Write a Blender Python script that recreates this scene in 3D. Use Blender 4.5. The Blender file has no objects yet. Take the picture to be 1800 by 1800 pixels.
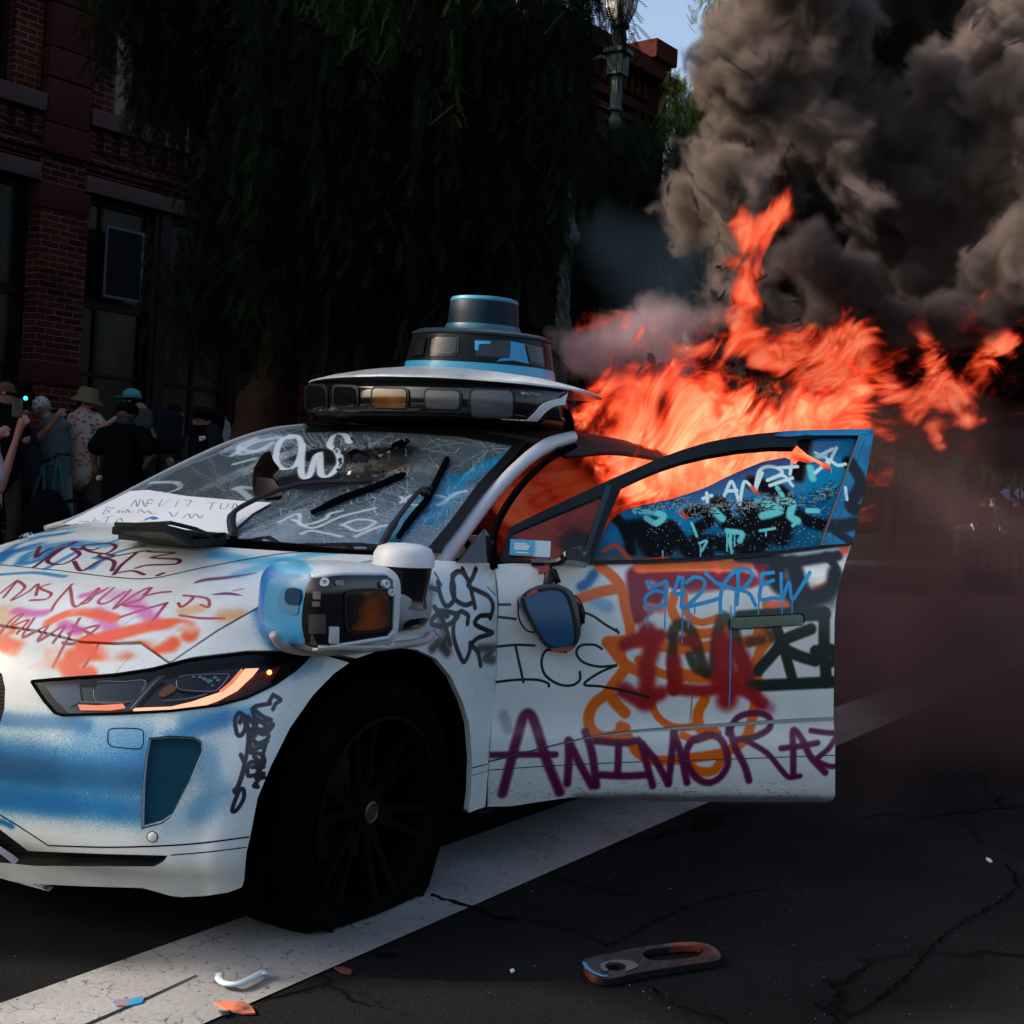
import bpy, bmesh, math, random
import numpy as np
from math import radians, cos, sin, atan, pi, tan
from mathutils import Vector, Matrix, geometry
from mathutils.bvhtree import BVHTree

sc = bpy.context.scene
COL = sc.collection
random.seed(7); RNG = np.random.default_rng(7)

# ------------------------------------------------------------------ camera
FPX = 2300.0                                   # focal length in photo pixels (1800 px wide)
YAW, ROLL, HOR = radians(31), radians(3.3), 876.0
CP = np.array([-3.2, -3.24, 1.27])
_d0 = np.array([cos(YAW), sin(YAW), 0.]); _r0 = np.array([sin(YAW), -cos(YAW), 0.]); _z = np.array([0, 0, 1.])
_t = atan((900 - HOR) / FPX)
CD = cos(_t) * _d0 - sin(_t) * _z; _u = cos(_t) * _z + sin(_t) * _d0
CR = cos(ROLL) * _r0 + sin(ROLL) * _u; CU = cos(ROLL) * _u - sin(ROLL) * _r0
def ray(px, py): return CD + (px - 900) / FPX * CR - (py - 900) / FPX * CU
def P(px, py, x=None, y=None, z=None, dep=None):
    """where the sight line through a point of the photo meets a plane of the place"""
    v = ray(px, py)
    t = (x - CP[0]) / v[0] if x is not None else (y - CP[1]) / v[1] if y is not None else \
        (z - CP[2]) / v[2] if z is not None else dep
    return CP + t * v
cam = bpy.data.cameras.new("camera"); co = bpy.data.objects.new("camera", cam); COL.objects.link(co)
co.matrix_world = Matrix(((CR[0], CU[0], -CD[0], CP[0]), (CR[1], CU[1], -CD[1], CP[1]),
                          (CR[2], CU[2], -CD[2], CP[2]), (0, 0, 0, 1)))
cam.sensor_width = 36; cam.lens = 36 * FPX / 1800; cam.clip_start = .05; cam.clip_end = 3000
sc.camera = co

# ------------------------------------------------------------------ sky, sun, exposure
FD = radians(-7)                               # direction the facade runs in
FE = np.array([cos(FD), sin(FD), 0]); FN = np.array([-FE[1], FE[0], 0])
_s = FN * .8 + np.array([-.62, 0, 0]); _s /= np.linalg.norm(_s); SUN_EL = radians(30.6)
SUN = Vector((_s[0] * cos(SUN_EL), _s[1] * cos(SUN_EL), sin(SUN_EL)))
w = bpy.data.worlds.new("World"); sc.world = w; w.use_nodes = True
_nt = w.node_tree; _bg = _nt.nodes['Background']; _sky = _nt.nodes.new('ShaderNodeTexSky')
_sky.sky_type = 'NISHITA'; _sky.sun_disc = False; _sky.sun_elevation = SUN_EL
_sky.sun_rotation = math.atan2(SUN.x, SUN.y); _sky.dust_density = 4.0; _sky.ozone_density = .6; _sky.air_density = 1.0
_nt.links.new(_sky.outputs[0], _bg.inputs[0]); _bg.inputs[1].default_value = .15
_l = bpy.data.lights.new("sun", 'SUN'); _l.energy = 4.8; _l.angle = radians(.5); _l.color = (1, .88, .74)
_lo = bpy.data.objects.new("sun", _l); COL.objects.link(_lo); _lo.rotation_euler = SUN.to_track_quat('Z', 'Y').to_euler()
vs = sc.view_settings; vs.view_transform = 'Standard'; vs.look = 'None'; vs.gamma = 1; vs.exposure = 0.85
sc.cycles.use_denoising = True
sc.cycles.max_bounces = 7; sc.cycles.transparent_max_bounces = 24; sc.cycles.volume_bounces = 2
sc.cycles.sample_clamp_indirect = 4; sc.cycles.volume_max_steps = 128
sc.cycles.caustics_reflective = False; sc.cycles.caustics_refractive = False

# ------------------------------------------------------------------ helpers
def tag(o, label=None, cat=None, group=None, kind=None):
    if label: o['label'] = label
    if cat: o['category'] = cat
    if group: o['group'] = group
    if kind: o['kind'] = kind
    return o
def thing(name, label, cat, loc=(0, 0, 0), rotz=0, group=None):
    o = bpy.data.objects.new(name, None); COL.objects.link(o); o.empty_display_size = .1
    o.location = Vector([float(c) for c in loc]); o.rotation_euler = (0, 0, rotz); tag(o, label, cat, group); return o
def origin(p):
    v = Vector((0, 0, 0))
    while p is not None: v += p.location; p = p.parent
    return v
def mesh(name, verts, faces, mat=None, parent=None, smooth=True, local=False, normals=None, uv=None, mats=None, fmat=None, edges=()):
    V = np.asarray(verts, dtype=float).reshape(-1, 3)
    if parent is not None and not local: V = V - np.array(origin(parent))
    me = bpy.data.meshes.new(name)
    me.from_pydata([tuple(v) for v in V], list(edges), [tuple(int(i) for i in f) for f in faces]); me.update()
    for m in (mats or ([mat] if mat else [])): me.materials.append(m)
    if fmat is not None: me.polygons.foreach_set('material_index', np.asarray(fmat, dtype=np.int32))
    if smooth: me.polygons.foreach_set('use_smooth', np.ones(len(me.polygons), dtype=bool))
    if uv is not None:
        l = me.uv_layers.new(name='uv'); idx = np.zeros(len(me.loops), dtype=np.int32); me.loops.foreach_get('vertex_index', idx)
        l.data.foreach_set('uv', np.asarray(uv, dtype=np.float32)[idx].ravel())
    if normals is not None: me.normals_split_custom_set_from_vertices([tuple(n) for n in normals])
    o = bpy.data.objects.new(name, me); COL.objects.link(o)
    if parent is not None: o.parent = parent
    return o
class MB:
    """collects simple shapes into one mesh"""
    def __init__(s): s.v = []; s.f = []
    def add(s, v, f):
        n = len(s.v); s.v += [tuple(float(c) for c in p) for p in v]; s.f += [tuple(int(i) + n for i in q) for q in f]; return s
    def box(s, x0, x1, y0, y1, z0, z1, b=0):
        if b <= 0:
            v = [(x, y, z) for x in (x0, x1) for y in (y0, y1) for z in (z0, z1)]
            return s.add(v, [(0, 1, 3, 2), (4, 6, 7, 5), (0, 4, 5, 1), (2, 3, 7, 6), (0, 2, 6, 4), (1, 5, 7, 3)])
        bm = bmesh.new(); bmesh.ops.create_cube(bm, size=1)
        for q in bm.verts: q.co = Vector((x0 + (q.co.x + .5) * (x1 - x0), y0 + (q.co.y + .5) * (y1 - y0), z0 + (q.co.z + .5) * (z1 - z0)))
        bmesh.ops.bevel(bm, geom=bm.edges[:], offset=b, segments=3, affect='EDGES', profile=.5)
        bm.verts.index_update(); s.add([q.co for q in bm.verts], [[q.index for q in f.verts] for f in bm.faces]); bm.free(); return s
    def tube(s, pts, rad, n=10, cap=True, flat=1.0):
        pts = [Vector([float(c) for c in p]) for p in pts]; K = len(pts)
        if not hasattr(rad, '__len__'): rad = [rad] * K
        ref = None; rings = []
        for i, p in enumerate(pts):
            t = (pts[min(i + 1, K - 1)] - pts[max(i - 1, 0)]).normalized()
            if ref is None: ref = Vector((0, 0, 1)) if abs(t.z) < .9 else Vector((1, 0, 0))
            a = (ref - t * ref.dot(t)).normalized(); b = t.cross(a); ref = a
            rings.append([p + (a * cos(2 * pi * k / n) * flat + b * sin(2 * pi * k / n)) * rad[i] for k in range(n)])
        v = [q for r in rings for q in r]
        f = [(i * n + k, i * n + (k + 1) % n, (i + 1) * n + (k + 1) % n, (i + 1) * n + k) for i in range(K - 1) for k in range(n)]
        if cap: f += [tuple(range(n - 1, -1, -1)), tuple((K - 1) * n + k for k in range(n))]
        return s.add(v, f)
    def lathe(s, prof, c=(0, 0, 0), n=32, ax=(0, 0, 1), sx=1.0):
        """prof: (radius, height) pairs turned about ax through c"""
        ax = Vector(ax).normalized(); a = (Vector((1, 0, 0)) if abs(ax.x) < .9 else Vector((0, 1, 0)))
        a = (a - ax * a.dot(ax)).normalized(); b = ax.cross(a); c = Vector([float(q) for q in c])
        v = [c + ax * h + (a * cos(2 * pi * k / n) * sx + b * sin(2 * pi * k / n)) * r for r, h in prof for k in range(n)]
        K = len(prof)
        f = [(i * n + k, i * n + (k + 1) % n, (i + 1) * n + (k + 1) % n, (i + 1) * n + k) for i in range(K - 1) for k in range(n)]
        f += [tuple(range(n - 1, -1, -1)), tuple((K - 1) * n + k for k in range(n))]
        return s.add(v, f)
    def ball(s, c, r, sub=2, scale=(1, 1, 1)):
        bm = bmesh.new(); bmesh.ops.create_icosphere(bm, subdivisions=sub, radius=1); bm.verts.index_update()
        s.add([(c[0] + q.co.x * r * scale[0], c[1] + q.co.y * r * scale[1], c[2] + q.co.z * r * scale[2]) for q in bm.verts],
              [[q.index for q in f.verts] for f in bm.faces]); bm.free(); return s
    def build(s, name, mat, parent=None, smooth=False, local=False, **k): return mesh(name, s.v, s.f, mat, parent, smooth, local, **k)
def auto_smooth(o, ang=35):
    me = o.data; me.polygons.foreach_set('use_smooth', np.ones(len(me.polygons), dtype=bool)); me.set_sharp_from_angle(angle=radians(ang)); return o
def cr(pts, n):
    """Catmull-Rom through pts, n samples per span"""
    p = np.asarray(pts, dtype=float); q = np.vstack([2 * p[0] - p[1], p, 2 * p[-1] - p[-2]]); out = []
    for i in range(1, len(q) - 2):
        t = np.linspace(0, 1, n, endpoint=False)[:, None]
        a, b, c, d = q[i - 1], q[i], q[i + 1], q[i + 2]
        out.append(.5 * ((2 * b) + (c - a) * t + (2 * a - 5 * b + 4 * c - d) * t ** 2 + (3 * b - a - 3 * c + d) * t ** 3))
    out.append(q[-2][None]); return np.vstack(out)

# ------------------------------------------------------------------ materials
def mat_new(name):
    m = bpy.data.materials.new(name); m.use_nodes = True; nt = m.node_tree; b = nt.nodes['Principled BSDF']; return m, nt, b
def pmat(name, col, rough=.5, metal=0, coat=0, var=.0, scale=8., bump=0, bscale=60., emis=None, es=0, spec=None, coords='Object'):
    m, nt, b = mat_new(name); N, L = nt.nodes.new, nt.links.new
    b.inputs['Base Color'].default_value = (*col, 1); b.inputs['Roughness'].default_value = rough
    b.inputs['Metallic'].default_value = metal; b.inputs['Coat Weight'].default_value = coat
    if spec is None and max(col) < .12 and rough > .3: spec = 0. if rough >= .75 else .1
    if spec is not None: b.inputs['Specular IOR Level'].default_value = spec
    tc = N('ShaderNodeTexCoord')
    no = N('ShaderNodeTexNoise'); no.inputs['Scale'].default_value = scale; no.inputs['Detail'].default_value = 6; L(tc.outputs[coords], no.inputs[0])
    hs = N('ShaderNodeMix'); hs.data_type = 'RGBA'; hs.inputs[6].default_value = tuple(c * (1 - var) for c in col) + (1,)
    hs.inputs[7].default_value = tuple(min(1, c * (1 + var)) for c in col) + (1,); L(no.outputs['Fac'], hs.inputs[0]); L(hs.outputs[2], b.inputs['Base Color'])
    mr = N('ShaderNodeMapRange'); mr.inputs[3].default_value = max(0.02, rough - .1); mr.inputs[4].default_value = min(1, rough + .1); L(no.outputs['Fac'], mr.inputs[0]); L(mr.outputs[0], b.inputs['Roughness'])
    if bump:
        n2 = N('ShaderNodeTexNoise'); n2.inputs['Scale'].default_value = bscale; n2.inputs['Detail'].default_value = 5; L(tc.outputs[coords], n2.inputs[0])
        bp = N('ShaderNodeBump'); bp.inputs['Strength'].default_value = bump; bp.inputs['Distance'].default_value = .01; L(n2.outputs['Fac'], bp.inputs['Height']); L(bp.outputs[0], b.inputs['Normal'])
    if emis: b.inputs['Emission Color'].default_value = (*emis, 1); b.inputs['Emission Strength'].default_value = es
    return m

# ------------------------------------------------------------------ ground
def ground_mat():
    m, nt, b = mat_new('asphalt'); N, L = nt.nodes.new, nt.links.new
    tc = N('ShaderNodeTexCoord'); O = tc.outputs['Object']
    def noise(s, d=4, r=.5):
        n = N('ShaderNodeTexNoise'); n.inputs['Scale'].default_value = s; n.inputs['Detail'].default_value = d; n.inputs['Roughness'].default_value = r; L(O, n.inputs[0]); return n.outputs['Fac']
    def ramp(i, p0, p1, c0, c1):
        r = N('ShaderNodeValToRGB'); e = r.color_ramp.elements; e[0].position = p0; e[1].position = p1; e[0].color = (*c0, 1); e[1].color = (*c1, 1); L(i, r.inputs[0]); return r.outputs[0]
    def mix(f, a, c, t='MIX'):
        x = N('ShaderNodeMix'); x.data_type = 'RGBA'; x.blend_type = t
        if hasattr(f, 'links'): L(f, x.inputs[0])
        else: x.inputs[0].default_value = f
        for v, i in ((a, 6), (c, 7)):
            if hasattr(v, 'links'): L(v, x.inputs[i])
            else: x.inputs[i].default_value = (*v, 1)
        return x.outputs[2]
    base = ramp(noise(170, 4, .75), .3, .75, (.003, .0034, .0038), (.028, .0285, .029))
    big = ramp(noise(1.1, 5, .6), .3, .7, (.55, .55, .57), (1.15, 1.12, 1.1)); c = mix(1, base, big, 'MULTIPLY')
    # light stone chips in the binder
    v = N('ShaderNodeTexVoronoi'); v.inputs['Scale'].default_value = 150; L(O, v.inputs[0])
    ch = ramp(v.outputs['Distance'], .10, .2, (1, 1, 1), (0, 0, 0)); sel = N('ShaderNodeSeparateColor'); L(v.outputs['Color'], sel.inputs[0])
    g = N('ShaderNodeMath'); g.operation = 'GREATER_THAN'; g.inputs[1].default_value = .80; L(sel.outputs[0], g.inputs[0])
    mm = N('ShaderNodeMath'); mm.operation = 'MULTIPLY'; L(ch, mm.inputs[0]); L(g.outputs[0], mm.inputs[1]); c = mix(mm.outputs[0], c, (.10, .10, .098))
    # crushed glass, a few bright grains
    v2 = N('ShaderNodeTexVoronoi'); v2.inputs['Scale'].default_value = 42; L(O, v2.inputs[0]); s2 = N('ShaderNodeSeparateColor'); L(v2.outputs['Color'], s2.inputs[0])
    g2 = N('ShaderNodeMath'); g2.operation = 'GREATER_THAN'; g2.inputs[1].default_value = .985; L(s2.outputs[1], g2.inputs[0])
    d2 = ramp(v2.outputs['Distance'], .07, .12, (1, 1, 1), (0, 0, 0)); m2 = N('ShaderNodeMath'); m2.operation = 'MULTIPLY'; L(d2, m2.inputs[0]); L(g2.outputs[0], m2.inputs[1])
    gl = mix(s2.outputs[2], (.12, .26, .28), (.3, .36, .36)); c = mix(m2.outputs[0], c, gl)
    # cracks: edges of large distorted cells, broken up
    dn = N('ShaderNodeTexNoise'); dn.inputs['Scale'].default_value = 3; dn.inputs['Detail'].default_value = 8; L(O, dn.inputs[0])
    ad = N('ShaderNodeVectorMath'); ad.operation = 'MULTIPLY_ADD'; L(dn.outputs['Color'], ad.inputs[0]); ad.inputs[1].default_value = (.5, .5, 0); L(O, ad.inputs[2])
    vc = N('ShaderNodeTexVoronoi'); vc.feature = 'DISTANCE_TO_EDGE'; vc.inputs['Scale'].default_value = .62; L(ad.outputs[0], vc.inputs[0])
    ck = ramp(vc.outputs['Distance'], .003, .012, (1, 1, 1), (0, 0, 0)); br = ramp(noise(.9, 3), .42, .56, (0, 0, 0), (1, 1, 1))
    mk = N('ShaderNodeMath'); mk.operation = 'MULTIPLY'; L(ck, mk.inputs[0]); L(br, mk.inputs[1]); c = mix(mk.outputs[0], c, (.004, .004, .004))
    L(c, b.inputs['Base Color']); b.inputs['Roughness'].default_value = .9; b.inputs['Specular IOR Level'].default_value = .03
    h = N('ShaderNodeMath'); h.operation = 'MULTIPLY_ADD'; L(mk.outputs[0], h.inputs[0]); h.inputs[1].default_value = -3; L(noise(200, 3, .7), h.inputs[2])
    bp = N('ShaderNodeBump'); bp.inputs['Strength'].default_value = 1.0; bp.inputs['Distance'].default_value = .010; L(h.outputs[0], bp.inputs['Height']); L(bp.outputs[0], b.inputs['Normal'])
    return m
def stripe_mat():
    m, nt, b = mat_new('road_paint'); N, L = nt.nodes.new, nt.links.new
    tc = N('ShaderNodeTexCoord'); O = tc.outputs['Object']
    n1 = N('ShaderNodeTexNoise'); n1.inputs['Scale'].default_value = 4; n1.inputs['Detail'].default_value = 8; L(O, n1.inputs[0])
    ad = N('ShaderNodeVectorMath'); ad.operation = 'MULTIPLY_ADD'; L(n1.outputs['Color'], ad.inputs[0]); ad.inputs[1].default_value = (.25, .25, 0); L(O, ad.inputs[2])
    v = N('ShaderNodeTexVoronoi'); v.feature = 'DISTANCE_TO_EDGE'; v.inputs['Scale'].default_value = 16; L(ad.outputs[0], v.inputs[0])
    r = N('ShaderNodeValToRGB'); e = r.color_ramp.elements; e[0].position = .0; e[1].position = .03; e[0].color = (.16, .16, .16, 1); e[1].color = (1, 1, 1, 1); L(v.outputs['Distance'], r.inputs[0])
    n3 = N('ShaderNodeTexNoise'); n3.inputs['Scale'].default_value = 9; L(O, n3.inputs[0])
    r3 = N('ShaderNodeValToRGB'); e = r3.color_ramp.elements; e[0].position = .45; e[1].position = .6; L(n3.outputs['Fac'], r3.inputs[0]); e[0].color = (1, 1, 1, 1); e[1].color = (0, 0, 0, 1)
    mx = N('ShaderNodeMix'); mx.data_type = 'RGBA'; L(r3.outputs[0], mx.inputs[0]); L(r.outputs[0], mx.inputs[6]); mx.inputs[7].default_value = (1, 1, 1, 1)
    n2 = N('ShaderNodeTexNoise'); n2.inputs['Scale'].default_value = 55; n2.inputs['Detail'].default_value = 3; n2.inputs['Roughness'].default_value = .6; L(O, n2.inputs[0])
    r2 = N('ShaderNodeValToRGB'); e = r2.color_ramp.elements; e[0].position = .30; e[1].position = .37; e[0].color = (.05, .05, .05, 1); e[1].color = (1, 1, 1, 1); L(n2.outputs['Fac'], r2.inputs[0])
    n4 = N('ShaderNodeTexNoise'); n4.inputs['Scale'].default_value = 2.2; n4.inputs['Detail'].default_value = 5; L(O, n4.inputs[0])
    r4 = N('ShaderNodeValToRGB'); e = r4.color_ramp.elements; e[0].position = .3; e[1].position = .7; e[0].color = (.14, .138, .135, 1); e[1].color = (.27, .267, .26, 1); L(n4.outputs['Fac'], r4.inputs[0])
    def mul(a, c):
        x = N('ShaderNodeMix'); x.data_type = 'RGBA'; x.blend_type = 'MULTIPLY'; x.inputs[0].default_value = 1; L(a, x.inputs[6]); L(c, x.inputs[7]); return x.outputs[2]
    L(mul(mul(r4.outputs[0], mx.outputs[2]), r2.outputs[0]), b.inputs['Base Color']); b.inputs['Roughness'].default_value = .75
    bp = N('ShaderNodeBump'); bp.inputs['Strength'].default_value = .5; bp.inputs['Distance'].default_value = .004; L(n2.outputs['Fac'], bp.inputs['Height']); L(bp.outputs[0], b.inputs['Normal'])
    return m
M = {}
M['asphalt'] = ground_mat(); M['stripe'] = stripe_mat()
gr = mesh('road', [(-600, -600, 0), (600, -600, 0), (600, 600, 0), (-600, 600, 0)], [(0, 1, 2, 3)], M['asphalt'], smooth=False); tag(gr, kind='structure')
ln = mesh('road_marking', [(-9, -1.115, .004), (60, -1.115, .004), (60, -.665, .004), (-9, -.665, .004)], [(0, 1, 2, 3)], M['stripe'], smooth=False); tag(ln, kind='structure')
ck = MB()
def crack(pts, wd=.006):
    pts = cr(pts, 14); q = np.array(pts) + RNG.normal(0, .006, (len(pts), 3)) * [1, 1, 0]; L_, R_ = [], []
    for i in range(len(q)):
        t = q[min(i + 1, len(q) - 1)] - q[max(i - 1, 0)]; t /= np.linalg.norm(t) + 1e-9; s = np.array([-t[1], t[0], 0]) * wd * RNG.uniform(.3, 1.2)
        L_.append(q[i] + s); R_.append(q[i] - s)
    n = len(q); ck.add(L_ + R_, [(i, i + 1, n + i + 1, n + i) for i in range(n - 1)])
for line, wd in (([(1480, 1790), (1560, 1745), (1610, 1700), (1640, 1660), (1690, 1620), (1750, 1590), (1785, 1555), (1770, 1520)], .005),
             ([(900, 1610), (1000, 1630), (1050, 1650), (1075, 1658), (1150, 1620), (1230, 1585), (1350, 1560)], .0035),
             ([(1140, 1730), (1190, 1768), (1270, 1790), (1310, 1830)], .004), ([(757, 1572), (790, 1582), (815, 1590), (835, 1594), (870, 1610), (905, 1615)], .009)):
    crack([P(x, y, z=.0062) for x, y in line], wd)
ckm = ck.build('road_crack', pmat('crack_tar', (.004, .004, .004), .9)); tag(ckm, kind='structure')
# joint across the white line
jt = MB(); jt.add([P(x, y, z=.0065) for x, y in ((120, 1812), (250, 1756), (345, 1713), (346, 1715), (251, 1759), (123, 1815))], [(0, 1, 4, 5), (1, 2, 3, 4)])
tag(jt.build('road_joint', pmat('joint_tar', (.02, .02, .02), .9)), kind='structure')
# pavement along the building
Q0 = CP + 16 * ray(150, 835); Q0[2] = 0
def FL(s, t, z=0): return Q0 + FE * s - FN * t + np.array([0, 0, z])     # t = metres out from the facade
pv = pmat('concrete', (.05, .048, .047), .85, var=.2, scale=3, bump=.3)
pm = MB(); pm.add([FL(-30, 7.0, 0), FL(60, 7.0, 0), FL(60, -.5, 0), FL(-30, -.5, 0), FL(-30, 7.0, .13), FL(60, 7.0, .13), FL(60, -.5, .13), FL(-30, -.5, .13)],
                   [(4, 5, 6, 7), (0, 1, 5, 4)]); tag(pm.build('pavement', pv), kind='structure')
# ------------------------------------------------------------------ brick building
def boxuv(o):
    me = o.data; l = me.uv_layers.new(name='uv'); V = [v.co for v in me.vertices]
    for f in me.polygons:
        n = f.normal; ax = max(range(3), key=lambda k: abs(n[k]))
        for li in f.loop_indices:
            c = V[me.loops[li].vertex_index]; l.data[li].uv = ((c.x, c.z) if ax == 1 else (c.y, c.z) if ax == 0 else (c.x, c.y))
    return o
def brick_mat(name='brick', c1=(.075, .016, .012), c2=(.030, .009, .008), mo=(.11, .072, .064), sc_=1.0):
    m, nt, b = mat_new(name); N, L = nt.nodes.new, nt.links.new
    uv = N('ShaderNodeUVMap'); uv.uv_map = 'uv'
    nz = N('ShaderNodeTexNoise'); nz.inputs['Scale'].default_value = 14; L(uv.outputs[0], nz.inputs[0])
    ad = N('ShaderNodeVectorMath'); ad.operation = 'MULTIPLY_ADD'; L(nz.outputs['Color'], ad.inputs[0]); ad.inputs[1].default_value = (.012, .012, 0); L(uv.outputs[0], ad.inputs[2])
    br = N('ShaderNodeTexBrick'); L(ad.outputs[0], br.inputs['Vector']); br.inputs['Scale'].default_value = 1
    br.inputs['Brick Width'].default_value = .235; br.inputs['Row Height'].default_value = .078; br.inputs['Mortar Size'].default_value = .008; br.inputs['Mortar Smooth'].default_value = .25
    br.inputs['Bias'].default_value = -.1
    br.inputs['Color1'].default_value = (*c1, 1); br.inputs['Color2'].default_value = (*c2, 1); br.inputs['Mortar'].default_value = (*mo, 1)
    n2 = N('ShaderNodeTexNoise'); n2.inputs['Scale'].default_value = 1.3; n2.inputs['Detail'].default_value = 6; L(uv.outputs[0], n2.inputs[0])
    r = N('ShaderNodeValToRGB'); e = r.color_ramp.elements; e[0].position = .3; e[0].color = (.45, .45, .47, 1); e[1].position = .7; e[1].color = (1.2, 1.15, 1.1, 1); L(n2.outputs['Fac'], r.inputs[0])
    x = N('ShaderNodeMix'); x.data_type = 'RGBA'; x.blend_type = 'MULTIPLY'; x.inputs[0].default_value = 1; L(br.outputs['Color'], x.inputs[6]); L(r.outputs[0], x.inputs[7]); L(x.outputs[2], b.inputs['Base Color'])
    b.inputs['Roughness'].default_value = .9; b.inputs['Specular IOR Level'].default_value = .0
    bp = N('ShaderNodeBump'); bp.inputs['Strength'].default_value = .8; bp.inputs['Distance'].default_value = .012; bp.invert = True; L(br.outputs['Fac'], bp.inputs['Height']); L(bp.outputs[0], b.inputs['Normal'])
    return m
M['brick'] = brick_mat()
M['sand'] = pmat('red_sandstone', (.045, .014, .012), .9, var=.35, scale=2.5, bump=.6, bscale=14)
M['stone'] = pmat('sill_stone', (.07, .042, .042), .9, var=.25, scale=3, bump=.6, bscale=22)
M['frame'] = pmat('window_frame_paint', (.014, .004, .004), .5, var=.3, scale=5)
M['black'] = pmat('black_void', (.002, .002, .002), .9, spec=0.)
def pane_mat():
    m, nt, b = mat_new('window_glass'); N, L = nt.nodes.new, nt.links.new
    tc = N('ShaderNodeTexCoord'); no = N('ShaderNodeTexNoise'); no.inputs['Scale'].default_value = 1.1; no.inputs['Detail'].default_value = 7; no.inputs['Roughness'].default_value = .65
    mp = N('ShaderNodeMapping'); mp.inputs['Scale'].default_value = (1.6, 1, .7); L(tc.outputs['Object'], mp.inputs[0]); L(mp.outputs[0], no.inputs[0])
    r = N('ShaderNodeValToRGB'); e = r.color_ramp.elements; e[0].position = .42; e[0].color = (.003, .0035, .003, 1); e[1].position = .75; e[1].color = (.045, .038, .013, 1); L(no.outputs['Fac'], r.inputs[0])  # yellowish tree reflections put into the pane colour
    L(r.outputs[0], b.inputs['Base Color']); b.inputs['Roughness'].default_value = .2; b.inputs['Specular IOR Level'].default_value = .08
    return m
M['pane'] = pane_mat()
M['blind'] = pmat('window_blind', (.12, .10, .055), .8, var=.2)

bld = thing('brick_building', 'two storey dark red brick building with stone sills and tall windows behind the crowd', 'building', Q0, FD)
S0, S1, HR, PER = -16.75, 12.6, 9.8, 4.4  # left end is out of view, placed for where the sun patch falls
piers = [-.54 + PER * k for k in range(-3, 3)] + [12.25]                   # centres of the pilasters
wall = MB(); win_rows = []
wall.box(S0, S1, .02, .45, 4.9, 5.45)                                     # spandrel
wall.box(S0, S1, .02, .45, 8.05, HR - .35)
wall.box(S0, S1, .45, 9.0, .0, HR - .05)                                   # mass behind the glass line
wall.box(S0, S1, .02, .45, 0, .55)
up = []
for a, c in zip(piers, piers[1:]):
    u0_, u1_ = a + .32, c - .32; ww = (u1_ - u0_)
    # upper storey: three windows with brick between
    xs = [u0_ + .36, u0_ + .36 + .78, u0_ + ww / 2 - .42, u0_ + ww / 2 + .42, u1_ - 1.14, u1_ - .36]
    for s0, s1 in ((u0_, xs[0]), (xs[1], xs[2]), (xs[3], xs[4]), (xs[5], u1_)): wall.box(s0, s1, .02, .45, 5.68, 8.05)
    up += [(xs[0], xs[1]), (xs[2], xs[3]), (xs[4], xs[5])]
for c in [S0 + .3] + piers:                                                # brick shafts of the pilasters, ground floor
    wall.box(c - .32, c + .32, -.10, .45, .5, 2.3); wall.box(c - .32, c + .32, -.10, .45, 2.55, 4.35)
    if c > S0 + 1: wall.box(c - .30, c + .30, -.03, .45, 4.62, 5.0)
k = 0
for s in np.arange(S0, S1 - .2, .235):                                     # corbelled dentils under the sill course
    wall.box(s + .05, s + .16, -.045, .02, 5.16, 5.44)
wall.box(S0, S1, -.05, .02, 5.02, 5.10); wall.box(S0, S1, -.03, .02, 4.94, 4.98)
for s in np.arange(S0, S1 - .2, .235): wall.box(s + .05, s + .16, -.10, .02, 9.05, 9.4)
wall.box(S0, S1, -.08, .02, 8.55, 8.68); wall.box(S0, S1, -.04, .02, 8.35, 8.45)
wb = wall.build('wall', M['brick'], bld, local=True); boxuv(wb)
for c in piers:
    for nm_, b_ in (('pilaster_base', (c - .36, c + .36, -.14, .44, 0, .5, .015)), ('stone_band', (c - .34, c + .34, -.12, .44, 2.3, 2.55, .012)), ('stone_band', (c - .34, c + .34, -.12, .44, 4.35, 4.62, .012))): p = MB(); p.box(*b_); auto_smooth(p.build(nm_, M['sand'], bld, local=True))
    p = MB(); z = 5.0; i = 0
    while z < 9.0:
        h = .52 if i % 2 else .36; p.box(c - .29 - (.0 if i % 2 else .012), c + .29 + (.0 if i % 2 else .012), -.10 - (.0 if i % 2 else .012), .44, z, z + h - .012, .02); z += h; i += 1
    auto_smooth(p.build('pilaster', M['sand'], bld, local=True))
for a, c in zip(piers, piers[1:]):
    for nm, z0, z1, d in (('lintel', 4.66, 4.86, -.07), ('sill_band', 5.45, 5.66, -.12)):
        p = MB(); s = a + .305
        n_ = 3; wd = (c - a - .61) / n_
        for q in range(n_): p.box(s + q * wd + .003, s + (q + 1) * wd - .003, d, .44, z0, z1, .012)
        auto_smooth(p.build(nm, M['stone'], bld, local=True))
co_ = MB(); co_.box(S0 - .1, S1 + .1, -.42, .5, 9.42, 9.56); co_.box(S0 - .05, S1 + .05, -.28, .5, 9.56, 9.66); co_.box(S0, S1, -.14, .45, 9.66, 9.9); co_.box(S0, S1, -.2, .5, 8.75, 8.9)
co_.box(S1 - .75, S1 + .02, -.25, .6, 9.9, 10.25)
co_.build('cornice', M['sand'], bld, local=True)
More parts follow.
